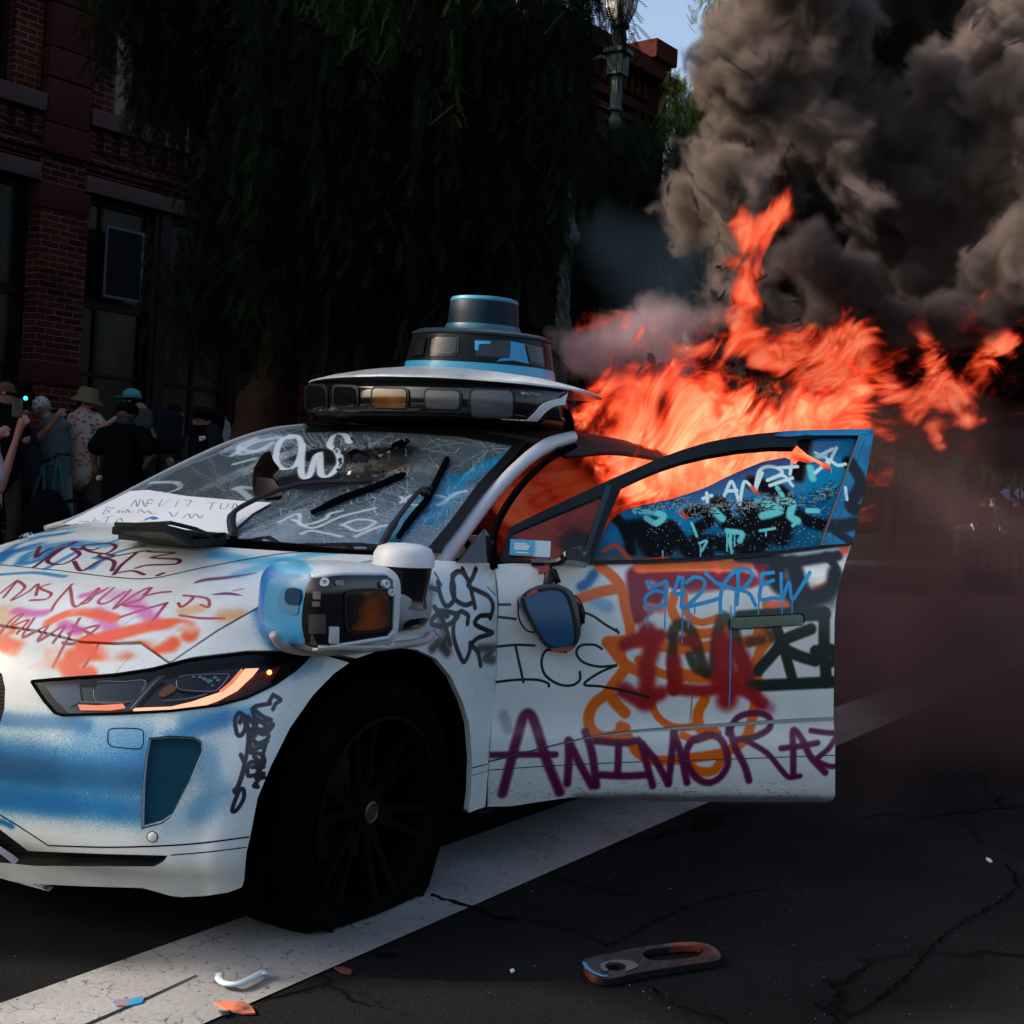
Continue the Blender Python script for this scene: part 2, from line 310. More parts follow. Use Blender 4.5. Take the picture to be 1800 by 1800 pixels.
def window(s0, s1, z0, z1, mull=(), trans=(), y=.14, blind=False, fw=.06):
    f = MB(); f.box(s0, s1, y, y + .12, z1 - fw, z1); f.box(s0, s1, y, y + .12, z0, z0 + fw)
    f.box(s0, s0 + fw, y, y + .12, z0 + fw, z1 - fw); f.box(s1 - fw, s1, y, y + .12, z0 + fw, z1 - fw)
    for t, h in trans: f.box(s0 + fw, s1 - fw, y + .012, y + .11, t - h / 2, t + h / 2)
    for m_ in mull: f.box(m_ - .022, m_ + .022, y + .02, y + .1, z0 + fw, z1 - fw)
    o = f.build('window', M['frame'], bld, local=True)
    g = MB(); g.box(s0 + fw - .005, s1 - fw + .005, y + .06, y + .07, z0 + fw - .005, z1 - fw + .005); g.build('pane', M['pane'], o, local=True)
    if blind:
        q = MB(); q.box(s0 + fw, s0 + fw + .30, y + .045, y + .055, z0 + fw, z1 - fw - .2); q.build('blind', M['blind'], o, local=True)
bays = list(zip(piers, piers[1:]))
for a, c in bays:
    u0_, u1_ = a + .32, c - .32; ww = u1_ - u0_; g = .27; lw = (ww - 2 * g) / 3
    for q in range(3):
        s0 = u0_ + q * (lw + g); window(s0, s0 + lw, .56, 4.64, mull=(s0 + lw * .34 if q == 0 else s0 + lw * .5,), trans=((3.38, .13), (2.5, .045), (1.6, .05)))
    po = MB()
    for q in range(2):
        s0 = u0_ + (q + 1) * lw + q * g; po.box(s0 + .003, s0 + g - .003, .05, .44, .56, 4.64); po.box(s0 + .08, s0 + g - .08, .02, .05, .56, 4.64)
    po.build('window_post', M['frame'], bld, local=True)
for i, (s0, s1) in enumerate(up): window(s0, s1, 5.67, 8.05, mull=(), trans=((6.8, .06),), blind=(-.3 < s0 < 2.2), y=.16)
sa = MB()   # tilted open sash with bare metal edge
sa.box(.10, .66, -.02, .0, 4.30, 4.335); sa.box(.10, .66, -.02, .0, 3.45, 3.485); sa.box(.10, .125, -.02, .0, 3.485, 4.30); sa.box(.625, .66, -.02, .0, 3.485, 4.30)
so = sa.build('open_sash', pmat('sash_metal', (.06, .068, .075), .5), bld, local=True)
g = MB(); g.box(.125, .625, -.012, -.008, 3.485, 4.30); g.build('pane', pmat('dark_glass', (.003, .0035, .004), .5, spec=.05), so, local=True)
sa = MB(); sa.box(.12, .15, -.02, .14, 3.6, 3.62); sa.box(.12, .15, -.02, .14, 4.1, 4.12); sa.build('stay', M['frame'], so, local=True)

# far buildings closing the street, beyond the smoke
M['far'] = pmat('far_wall', (.006, .0055, .0055), .9, var=.3, scale=.6)
for i, (x, y, wd, dp, h, lab) in enumerate(((105, 30, 60, 10, 15, 'dark low building at the far end of the street behind the smoke'),
                                       (112, -38, 60, 14, 22, 'tall dark building far down the street at the right edge'))):
    b_ = thing('building', lab, 'building', (x, y, 0)); q = MB(); q.box(x, x + dp, y - wd / 2, y + wd / 2, 0, h); q.box(x - .3, x + .0, y - wd / 2 - .2, y + wd / 2 + .2, h - .5, h + .3); q.build('wall', M['far'], b_)
    for r_ in range(int(h // 3.4)):
        for c_ in range(int(wd // 2.4)):
            yy = y - wd / 2 + 1.3 + c_ * 2.4; q = MB(); q.box(x - .05, x + .02, yy - .6, yy + .6, 1.0 + r_ * 3.3, 2.9 + r_ * 3.3); q.build('window', M['pane'], b_)

# ------------------------------------------------------------------ pepper trees
def leaf_mat(name, c0, c1, tr=.25):
    m, nt, b = mat_new(name); N, L = nt.nodes.new, nt.links.new
    tc = N('ShaderNodeTexCoord'); no = N('ShaderNodeTexNoise'); no.inputs['Scale'].default_value = 1.7; no.inputs['Detail'].default_value = 7; no.inputs['Roughness'].default_value = .7; L(tc.outputs['Object'], no.inputs[0])
    r = N('ShaderNodeValToRGB'); e = r.color_ramp.elements; e[0].position = .35; e[0].color = (*c0, 1); e[1].position = .68; e[1].color = (*c1, 1); L(no.outputs['Fac'], r.inputs[0]); L(r.outputs[0], b.inputs['Base Color'])
    b.inputs['Roughness'].default_value = .8; b.inputs['Specular IOR Level'].default_value = .03
    t = N('ShaderNodeBsdfTranslucent'); L(r.outputs[0], t.inputs[0]); mx = N('ShaderNodeMixShader'); mx.inputs[0].default_value = tr
    out = nt.nodes['Material Output']; L(b.outputs[0], mx.inputs[1]); L(t.outputs[0], mx.inputs[2]); L(mx.outputs[0], out.inputs[0]); return m
M['bark'] = pmat('bark', (.028, .016, .011), .95, var=.7, scale=9, bump=1.0, bscale=16, spec=0.)
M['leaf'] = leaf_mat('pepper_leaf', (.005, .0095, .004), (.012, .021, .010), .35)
M['leaf_lit'] = leaf_mat('pepper_leaf_sunlit', (.05, .075, .014), (.15, .17, .035), .35)  # brighter copy of the leaf, sunshine put into its colour
def frond_template(nl=11, L_=.19, lw=.0046, ll=.026):
    v, f = [], []
    for i in range(nl):
        z = -L_ * (i + .5) / nl; l = ll * (1 - .45 * abs(i / nl - .4))
        for s in (-1, 1):
            b = len(v); v += [(0, 0, z + lw * .5), (s * l * .5, .004, z - l * .25 + lw), (s * l, .008, z - l * .75), (s * l * .45, .004, z - l * .35 - lw)]; f.append((b, b + 1, b + 2, b + 3))
    b = len(v); v += [(-.0012, 0, 0), (.0012, 0, 0), (.0012, 0, -L_), (-.0012, 0, -L_)]; f.append((b, b + 1, b + 2, b + 3))
    return np.array(v), np.array(f)
FT = frond_template()
def crown_mesh(name, mat, parent, tops, lens, rng, per_m=11, size=1.0):
    """hanging strands, each set with small pinnate fronds; one mesh"""
    fv, ff = FT; pos, ang, tilt, scl = [], [], [], []
    for (t, l) in zip(tops, lens):
        n = max(3, int(l * per_m)); ph = rng.uniform(0, 6.3); sw = rng.normal(0, .10, 2)
        for i in range(n):
            u = i / n; p = np.array(t) + [sw[0] * u * l + .03 * sin(5 * u + ph), sw[1] * u * l + .03 * cos(4 * u + ph), -u * l]
            pos.append(p); ang.append(rng.uniform(0, 6.3)); tilt.append(rng.uniform(.1, 1.0)); scl.append(size * rng.uniform(.7, 1.25))
    pos = np.array(pos); ang = np.array(ang); tilt = np.array(tilt); scl = np.array(scl)
    v = fv[None] * scl[:, None, None]
    y = v[..., 1] * np.cos(tilt)[:, None] - v[..., 2] * np.sin(tilt)[:, None]; z = v[..., 1] * np.sin(tilt)[:, None] + v[..., 2] * np.cos(tilt)[:, None]; x = v[..., 0]
    c, s = np.cos(ang)[:, None], np.sin(ang)[:, None]
    V = np.stack([x * c - y * s, x * s + y * c, z], -1) + pos[:, None]
    Fc = (ff[None] + (np.arange(len(pos)) * len(fv))[:, None, None]).reshape(-1, 4); V = V.reshape(-1, 3) - np.array(origin(parent))
    me = bpy.data.meshes.new(name); me.vertices.add(len(V)); me.vertices.foreach_set('co', V.astype(np.float32).ravel())
    me.loops.add(len(Fc) * 4); me.loops.foreach_set('vertex_index', Fc.astype(np.int32).ravel())
    me.polygons.add(len(Fc)); me.polygons.foreach_set('loop_start', np.arange(0, len(Fc) * 4, 4, dtype=np.int32)); me.polygons.foreach_set('loop_total', np.full(len(Fc), 4, dtype=np.int32))
    me.update(calc_edges=True); me.materials.append(mat); o = bpy.data.objects.new(name, me); COL.objects.link(o); o.parent = parent; return o
def knobbly(name, paths, parent, mat):
    mb = MB()
    for pts, r in paths:
        c = cr(pts, 8); rr = np.interp(np.linspace(0, 1, len(c)), np.linspace(0, 1, len(r)), r) * (1 + RNG.normal(0, .07, len(c))); mb.tube(c, rr, 14)
    return mb.build(name, mat, parent, smooth=True)
rng = np.random.default_rng(11)
def strand_field(boxes, rng):
    tops, lens = [], []
    for (x0, x1, y0, y1, d0, d1, n, l0, l1) in boxes:
        for _ in range(n):
            d = rng.uniform(d0, d1); tops.append(P(rng.uniform(x0, x1), rng.uniform(y0, y1), dep=d)); lens.append(rng.uniform(l0, l1))
    return tops, lens
T1 = P(450, 760, dep=10.2); T1[2] = 0
tr = thing('pepper_tree', 'big dark weeping pepper tree with leaning trunk behind the car', 'tree', T1)
knobbly('trunk', [([T1, P(455, 760, dep=10.2), P(468, 690, dep=10.2), P(492, 600, dep=10.2), P(535, 500, dep=10.2), P(560, 430, dep=10.1), P(575, 340, dep=10.1), P(640, 200, dep=10.2), P(660, 0, dep=10.3), P(650, -250, dep=10.4)], [.26, .2, .16, .13, .11, .12, .12, .1, .08, .05]),
                  ([P(560, 430, dep=10.1), P(500, 530, dep=9.9), P(440, 560, dep=9.8)], [.07, .05, .03]),
                  ([P(575, 340, dep=10.1), P(480, 180, dep=10.3), P(330, 60, dep=10.6), P(220, -60, dep=10.8)], [.1, .08, .05, .03]),
                  ([P(640, 200, dep=10.2), P(780, 120, dep=10.6), P(900, 60, dep=11), P(1000, 40, dep=11.2)], [.08, .06, .04, .02]),
                  ([P(640, 200, dep=10.2), P(760, 300, dep=10.9), P(880, 350, dep=11.3), P(930, 420, dep=11.6)], [.08, .05, .03, .02])], tr, M['bark'])
boxes = [(420, 1030, -560, 40, 8.8, 12.2, 800, .7, 1.9), (430, 1000, -50, 330, 9.0, 12.2, 1150, .6, 1.5), (440, 930, 280, 470, 9.4, 12.2, 520, .5, 1.2), (560, 900, 430, 600, 10.0, 12.2, 110, .4, .8),
         (165, 440, -260, -20, 9.6, 11.5, 300, .5, .75), (235, 440, -40, 150, 9.8, 11.2, 200, .35, .8), (330, 450, 120, 330, 9.8, 11.2, 90, .4, .9), (255, 460, 390, 480, 10, 11.3, 60, .35, .7), (300, 450, 430, 560, 10, 11, 60, .3, .7), (980, 1110, -300, -30, 10.5, 12.2, 90, .5, .9), (960, 1040, 0, 160, 11.0, 12.5, 90, .5, 1.2),
         (1085, 1112, -120, -40, 11, 12, 8, .2, .4)]
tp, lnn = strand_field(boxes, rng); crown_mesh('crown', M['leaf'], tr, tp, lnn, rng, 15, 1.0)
T2 = P(1100, 800, dep=19); T2[2] = 0
t2 = thing('pepper_tree', 'dark weeping tree standing between the lamp post and the smoke', 'tree', T2)
knobbly('trunk', [([T2, P(1100, 600, dep=19), P(1120, 420, dep=19), P(1140, 300, dep=19)], [.2, .17, .13, .05])], t2, M['bark'])
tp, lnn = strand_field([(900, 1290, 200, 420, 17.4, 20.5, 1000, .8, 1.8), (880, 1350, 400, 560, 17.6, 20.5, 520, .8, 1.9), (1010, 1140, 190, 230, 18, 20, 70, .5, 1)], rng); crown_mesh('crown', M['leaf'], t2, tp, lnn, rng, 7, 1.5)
T3 = P(1230, 800, dep=25.5); T3[2] = 0
t3 = thing('pepper_tree', 'sunlit yellow green weeping tree beyond the end of the roof', 'tree', T3)
knobbly('trunk', [([T3, P(1230, 600, dep=25.5), P(1225, 300, dep=25.5), P(1250, 120, dep=25.5), P(1265, 0, dep=25.5)], [.25, .2, .14, .08, .02]), ([P(1225, 300, dep=25.5), P(1190, 180, dep=25), P(1165, 140, dep=25)], [.1, .05, .02])], t3, M['bark'])
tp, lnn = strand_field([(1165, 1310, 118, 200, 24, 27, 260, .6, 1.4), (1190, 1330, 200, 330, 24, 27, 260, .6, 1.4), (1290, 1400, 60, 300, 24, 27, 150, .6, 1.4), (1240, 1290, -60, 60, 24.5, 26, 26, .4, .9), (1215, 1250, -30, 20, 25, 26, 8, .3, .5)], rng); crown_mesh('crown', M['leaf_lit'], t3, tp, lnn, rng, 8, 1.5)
# trees further down the street, seen only between smoke and ground
for i, (x, y, h, lab) in enumerate(((62, 14, 9.5, 'dark bushy street tree far right beyond the pavement'), (75, 2, 11, 'dark street tree at the far right end of the road'))):
    b_ = thing('street_tree', lab, 'tree', (x, y, 0)); q = MB(); q.tube([(x, y, 0), (x + .1, y, h * .3), (x, y + .1, h * .6)], [.25, .18, .08], 10); q.build('trunk', M['bark'], b_, smooth=True)
    tops = [(x + rng.normal(0, 3.0), y + rng.normal(0, 4.2), rng.uniform(h * .3, h)) for _ in range(1100)]; crown_mesh('crown', M['leaf'], b_, tops, [rng.uniform(.4, 1) for _ in tops], rng, 3.5, 4.5)

# ------------------------------------------------------------------ twin-globe lamp post
M['iron'] = pmat('lamp_paint', (.045, .056, .053), .6, var=.25, scale=4, bump=.1)
DL = 16.6
def LP(px, py, dd=0): return P(px, py, dep=DL + dd)
base = LP(1003, 300); base[2] = 0
lp = thing('lamp_post', 'ornate grey green street lamp with glass globes rising through the foliage', 'street lamp', base)
cx, cy = base[0], base[1]; topz = LP(1010, 110)[2]
q = MB(); q.lathe([(.30, 0), (.30, .25), (.26, .3), (.2, .5), (.22, .55), (.16, .7), (.14, 1.0), (.115, 2.0), (.1, 3.4), (.13, 3.45), (.13, 3.55), (.09, 3.62), (.085, 4.5), (.15, 4.55), (.17, 4.66), (.12, 4.75), (.08, 4.9), (.075, topz)], (cx, cy, 0), 24)
q.build('post', M['iron'], lp, smooth=True)
ax_ = np.array([CR[0], CR[1], 0]); ax_ /= np.linalg.norm(ax_)
for sgn in (-1, 1):
    cxx = (cx, cy, 0) + ax_ * sgn * (.52 if sgn > 0 else .62)
    zb = LP(1075, 110)[2]; c = np.array([cxx[0], cxx[1], zb])
    q = MB(); s_ = lambda d: c + [0, 0, d]
    q.tube([np.array([cx, cy, zb - .25]) + ax_ * sgn * .06, np.array([cx, cy, zb - .02]) + ax_ * sgn * .14, np.array([cx, cy, zb + .06]) + ax_ * sgn * .3, c + [0, 0, 0]], [.03, .028, .028, .03], 8)
    q.box(c[0] - .105, c[0] + .105, c[1] - .105, c[1] + .105, zb - .17, zb + .10, .008)
    q.box(c[0] - .145, c[0] + .145, c[1] - .145, c[1] + .145, zb + .10, zb + .16, .008)
    for dx, dy in ((0, -1), (-1, 0), (1, 0), (0, 1)):
        for r0_, r1_, d_ in ((.075, .06, .108), (.035, .0, .113)):
            q.box(c[0] + dx * d_ - (r0_ if dy else .004), c[0] + dx * d_ + (r0_ if dy else .004), c[1] + dy * d_ - (r0_ if dx else .004), c[1] + dy * d_ + (r0_ if dx else .004), zb - .035 - r0_, zb - .035 + r0_)
    q.lathe([(.075, -.17), (.07, -.2), (.068, -.55), (.082, -.57), (.085, -.61), (.05, -.63), (.045, -.67), (.075, -.72), (.075, -.77), (.045, -.82), (.02, -.85), (.0, -.86)], c, 20)
    for k in range(12):
        a = 2 * pi * k / 12; q.tube([c + [cos(a) * .068, sin(a) * .068, -.2], c + [cos(a) * .066, sin(a) * .066, -.55]], .008, 5)
    q.lathe([(.09, .16), (.06, .19), (.065, .22), (.10, .30), (.085, .38), (.07, .42), (.12, .44), (.12, .47), (.07, .48)], c, 24)
    auto_smooth(q.build('lamp_arm', M['iron'], lp))
    q = MB(); q.lathe([(.08, .47), (.13, .54), (.185, .66), (.205, .80), (.19, .95), (.13, 1.06), (.05, 1.12), (0, 1.13)], c, 28); gl = q.build('globe', pmat('milky_globe', (.55, .5, .47), .25, var=.1), lp, smooth=True)
    q = MB()
    for k in range(8):
        a = 2 * pi * (k + .3) / 8; q.tube([c + [cos(a) * r * 1.03, sin(a) * r * 1.03, h] for r, h in ((.10, .47), (.135, .54), (.19, .66), (.21, .80), (.195, .95), (.135, 1.06), (.03, 1.14))], .007, 6)
    q.lathe([(.05, 1.13), (.06, 1.16), (.03, 1.2), (.0, 1.3)], c, 12); q.build('globe_cage', M['iron'], gl)
# ------------------------------------------------------------------ reference surfaces and traced panels
class Surf:
    def __init__(s, V, F, N=None):
        s.V = [Vector(v) for v in V]; s.F = [tuple(f) for f in F]
        if N is None:
            N = [Vector((0, 0, 0)) for _ in s.V]
            for f in s.F:
                n = (s.V[f[1]] - s.V[f[0]]).cross(s.V[f[2]] - s.V[f[0]])
                for i in f: N[i] = N[i] + n
            N = [n.normalized() if n.length > 0 else Vector((0, 0, 1)) for n in N]
        s.N = N; s.t = BVHTree.FromPolygons(s.V, s.F)
    def hit(s, px, py):
        o = Vector(CP); d = Vector(ray(px, py)).normalized(); loc, n, fi, dist = s.t.ray_cast(o, d)
        if loc is None: return None
        f = s.F[fi]; ws = [1 / ((s.V[i] - loc).length + 1e-4) for i in f]; nn = sum(((s.N[i]) * w_ for i, w_ in zip(f, ws)), Vector()).normalized()
        if nn.dot(d) > 0: nn = -nn
        return loc, nn
    def near(s, px, py):
        """hit, or the closest point of the surface to the sight line"""
        h = s.hit(px, py)
        if h: return h
        d = Vector(ray(px, py)).normalized(); best = None
        for k in range(0, 60):
            q = Vector(CP) + d * (2.5 + k * .1); loc, n, fi, dist = s.t.find_nearest(q)
            if best is None or dist < best[0]: best = (dist, loc, s.N[s.F[fi][0]])
        n = best[2]; n = -n if n.dot(d) > 0 else n
        return best[1], n
def grid_surf(rows, nu=8, nv=8):
    R_ = np.array([cr(r, nu) for r in rows]); R2 = np.stack([cr(R_[:, j], nv) for j in range(R_.shape[1])], 1)
    a, b = R2.shape[:2]; return R2, [(i * b + j, i * b + j + 1, (i + 1) * b + j + 1, (i + 1) * b + j) for i in range(a - 1) for j in range(b - 1)]
def densify(poly, sp, closed=True):
    out = []; n = len(poly)
    for i in range(n if closed else n - 1):
        a, b = np.array(poly[i], float), np.array(poly[(i + 1) % n], float); k = max(1, int(np.ceil(np.linalg.norm(b - a) / sp)))
        out += [tuple(a + (b - a) * t / k) for t in range(k)]
    if not closed: out.append(tuple(map(float, poly[-1])))
    return out
def smooth_poly(poly, n=5):
    p = np.array(poly, float); q = np.vstack([p[-1:], p, p[:2]]); out = []
    for i in range(1, len(q) - 2):
        for t in np.linspace(0, 1, n, endpoint=False):
            a, b, c, d = q[i - 1], q[i], q[i + 1], q[i + 2]
            out.append(tuple(.5 * ((2 * b) + (c - a) * t + (2 * a - 5 * b + 4 * c - d) * t ** 2 + (3 * b - a - 3 * c + d) * t ** 3)))
    return out
def inside(p, poly):
    x, y = p; c = False; n = len(poly); j = n - 1
    for i in range(n):
        xi, yi = poly[i]; xj, yj = poly[j]
        if (yi > y) != (yj > y) and x < (xj - xi) * (y - yi) / (yj - yi) + xi: c = not c
        j = i
    return c
def panel(name, surf, poly, mat, parent, off=0., thick=.012, sp=9, uvf=None, holes=(), near=True, rough_edge=0):
    """a piece of bodywork: an outline traced on a curved surface of the car, given its own thickness"""
    B = densify(poly, sp); pts = [Vector(p) for p in B]; edges = [(i, (i + 1) % len(B)) for i in range(len(B))]; faces = [list(range(len(B)))]
    hb = []
    for h in holes:
        H_ = densify(h, sp); o = len(pts); pts += [Vector(p) for p in H_]; edges += [(o + i, o + (i + 1) % len(H_)) for i in range(len(H_))]; hb.append((o, len(H_), H_))
    xs = [p[0] for p in B]; ys = [p[1] for p in B]
    y = min(ys) + sp / 2; r = 0
    while y < max(ys):
        x = min(xs) + (sp / 2 if r % 2 else 0)
        while x < max(xs):
            if inside((x, y), B) and not any(inside((x, y), h[2]) for h in hb): pts.append(Vector((x, y)))
            x += sp
        y += sp * .87; r += 1
    v2, e2, f2, ov, oe, of = geometry.delaunay_2d_cdt(pts, edges, [], 0, 1e-4)
    F2 = []
    for f in f2:
        c = (sum(v2[i][0] for i in f) / len(f), sum(v2[i][1] for i in f) / len(f))
        if inside(c, B) and not any(inside(c, h[2]) for h in hb): F2.append(tuple(f))
    V, NN = [], []
    for p in v2:
        h = surf.near(p[0], p[1]) if near else surf.hit(p[0], p[1]); V.append(h[0] + h[1] * off); NN.append(h[1])
    # orientation toward the eye
    F3 = []
    for f in F2:
        n = (V[f[1]] - V[f[0]]).cross(V[f[2]] - V[f[0]]); F3.append(f if n.dot(Vector(CP) - V[f[0]]) > 0 else f[::-1])
    nf = len(F3); cnt = {}
    for f in F3:
        for a, b in zip(f, f[1:] + f[:1]): cnt[(a, b)] = cnt.get((a, b), 0) + 1
    bd = [(a, b) for (a, b) in cnt if (b, a) not in cnt]
    if thick > 0:
        mp = {}
        def dup_(i, back):
            k_ = (i, back)
            if k_ not in mp: mp[k_] = len(V); V.append(V[i] - NN[i] * (thick if back else 0)); NN.append(None)
            return mp[k_]
        acc = {}
        for a, b in bd:
            q = (dup_(a, 0), dup_(b, 0), dup_(b, 1), dup_(a, 1)); F3.append((q[1], q[0], q[3], q[2])); n = (V[b] - V[a]).cross(NN[a])
            for i in q: acc[i] = acc.get(i, Vector()) + n
        for i, n in acc.items(): NN[i] = n.normalized() if n.length > 0 else Vector((0, 0, 1))
    uv = [uvf(v) for v in V] if uvf else None
    return mesh(name, V, F3, mat, parent, smooth=True, normals=NN, uv=uv)
def seam(name, surf, line, wd, mat, parent, off=.0015, sp=8, smooth=True):
    L_ = [tuple(p) for p in cr(line, 4)] if smooth and len(line) > 2 else line
    L_ = densify(L_, sp, False); H_ = [surf.near(*p) for p in L_]; v = []
    for i in range(len(H_)):
        t = (H_[min(i + 1, len(H_) - 1)][0] - H_[max(i - 1, 0)][0]).normalized(); s = H_[i][1].cross(t).normalized() * wd / 2; c = H_[i][0] + H_[i][1] * off; v += [c + s, c - s]
    return v, [(2 * i, 2 * i + 1, 2 * i + 3, 2 * i + 2) for i in range(len(H_) - 1)]

# ------------------------------------------------------------------ spray paint canvases
class Canvas:
    """a paint layer in metres of the panel's own surface"""
    def __init__(s, name, u0, u1, v0, v1, ppm, base, uvf, alpha=0.):
        s.name = name; s.u0, s.v0, s.k = u0, v0, ppm; s.w, s.h = int((u1 - u0) * ppm), int((v1 - v0) * ppm)
        s.c = np.ones((s.h, s.w, 3), np.float32) * np.array(base, np.float32); s.a = np.full((s.h, s.w), alpha, np.float32); s.uvf = uvf
        r = np.random.default_rng(5); s.noise = r.random((s.h, s.w), dtype=np.float32)
        def low(n):
            g = r.random((int((v1 - v0) * n) + 3, int((u1 - u0) * n) + 3)); yy = np.linspace(0, g.shape[0] - 1.01, s.h); xx = np.linspace(0, g.shape[1] - 1.01, s.w)
            y0, x0 = yy.astype(int), xx.astype(int); fy, fx = (yy - y0)[:, None], (xx - x0)[None]
            return ((g[y0][:, x0] * (1 - fx) + g[y0][:, x0 + 1] * fx) * (1 - fy) + (g[y0 + 1][:, x0] * (1 - fx) + g[y0 + 1][:, x0 + 1] * fx) * fy).astype(np.float32)
        s.low = .6 * low(7) + .4 * low(22)
    def uv(s, p): u, v = s.uvf(p); return ((u - s.u0) * s.k / s.w, (v - s.v0) * s.k / s.h)
    def px(s, surf, pts):
        out = []
        for p in pts:
            h = surf.hit(*p)
            if h is not None: u, v = s.uvf(h[0]); out.append(((u - s.u0) * s.k, (v - s.v0) * s.k))
        return out
    def blend(s, m, y0, y1, x0, x1, col, ea=None):
        m = m[..., None]; s.c[y0:y1, x0:x1] = s.c[y0:y1, x0:x1] * (1 - m) + np.array(col, np.float32) * m; s.a[y0:y1, x0:x1] = np.maximum(s.a[y0:y1, x0:x1], m[..., 0])
    def stroke(s, surf, pts, wd, col, soft=.3, op=1., curve=True, speck=0., taper=0., holes=0.):
        """wd in metres; soft = share of the width that fades"""
        if curve and len(pts) > 2: pts = [tuple(p) for p in cr(pts, 6)]
        q = s.px(surf, pts)
        if len(q) < 2: return
        q = np.array(q); W = wd * s.k / 2; R_ = W * (1 + soft) + 1.5 + (W * 1.6 if speck else 0)
        x0, x1 = max(0, int(q[:, 0].min() - R_)), min(s.w, int(q[:, 0].max() + R_) + 1); y0, y1 = max(0, int(q[:, 1].min() - R_)), min(s.h, int(q[:, 1].max() + R_) + 1)
        if x1 <= x0 or y1 <= y0: return
        D = np.full((y1 - y0, x1 - x0), 1e9, np.float32)
        for i in range(len(q) - 1):
            a, b = q[i], q[i + 1]
            if np.linalg.norm(b - a) > .5 * s.k: continue
            t_ = i / max(1, len(q) - 2); ww = 1 - taper * (abs(2 * t_ - 1) ** 2)
            bx0, bx1 = max(x0, int(min(a[0], b[0]) - R_)), min(x1, int(max(a[0], b[0]) + R_) + 1); by0, by1 = max(y0, int(min(a[1], b[1]) - R_)), min(y1, int(max(a[1], b[1]) + R_) + 1)
            if bx1 <= bx0 or by1 <= by0: continue
            X, Y = np.meshgrid(np.arange(bx0, bx1) + .5, np.arange(by0, by1) + .5); d = b - a; L2 = max(1e-6, d @ d)
            t = np.clip(((X - a[0]) * d[0] + (Y - a[1]) * d[1]) / L2, 0, 1); dist = np.hypot(X - a[0] - t * d[0], Y - a[1] - t * d[1]) / max(.15, ww)
            sub = D[by0 - y0:by1 - y0, bx0 - x0:bx1 - x0]; np.minimum(sub, dist, out=sub)
        sw = max(1.0, W * soft * 2); m = np.clip((W + sw / 2 - D) / sw, 0, 1); m = m * m * (3 - 2 * m)
        if speck: m = np.maximum(m, (s.noise[y0:y1, x0:x1] > .90) * np.clip(1 - (D - W) / (W * 1.6), 0, 1) ** 2 * speck)
        if holes: m = m * np.clip((s.low[y0:y1, x0:x1] - .3 * holes) * 6, 0, 1)
        s.blend(m * op, y0, y1, x0, x1, col)
    def cloud(s, surf, pts, r, col, op=1., grain=.6, curve=False):
        """soft overspray along a path, r in metres"""
        if curve: pts = [tuple(p) for p in cr(pts, 6)]
        q = s.px(surf, pts)
        if not q: return
        q = np.array(q + q[:1] if len(q) == 1 else q); R_ = r * s.k * 1.6
        x0, x1 = max(0, int(q[:, 0].min() - R_)), min(s.w, int(q[:, 0].max() + R_) + 1); y0, y1 = max(0, int(q[:, 1].min() - R_)), min(s.h, int(q[:, 1].max() + R_) + 1)
        if x1 <= x0 or y1 <= y0: return
        X, Y = np.meshgrid(np.arange(x0, x1) + .5, np.arange(y0, y1) + .5); D = np.full(X.shape, 1e9)
        for a, b in zip(q, q[1:]):
            d = b - a; t = np.clip(((X - a[0]) * d[0] + (Y - a[1]) * d[1]) / max(1e-6, d @ d), 0, 1); D = np.minimum(D, np.hypot(X - a[0] - t * d[0], Y - a[1] - t * d[1]))
        g = np.exp(-(D / (r * s.k)) ** 2 * 1.6) * (.75 + .5 * s.low[y0:y1, x0:x1]); m = np.clip((g + (s.noise[y0:y1, x0:x1] - .5) * grain * .8 * (g > .03) - .12) * 1.5, 0, 1) * op
        s.blend(m.astype(np.float32), y0, y1, x0, x1, col)
    def image(s):
        im = bpy.data.images.new(s.name, s.w, s.h, alpha=True); a = np.dstack([np.clip(s.c, 0, 1), np.clip(s.a, 0, 1)]).astype(np.float32)
        im.alpha_mode = 'CHANNEL_PACKED'; im.pixels.foreach_set(a.ravel()); im.update(); im.pack(); return im
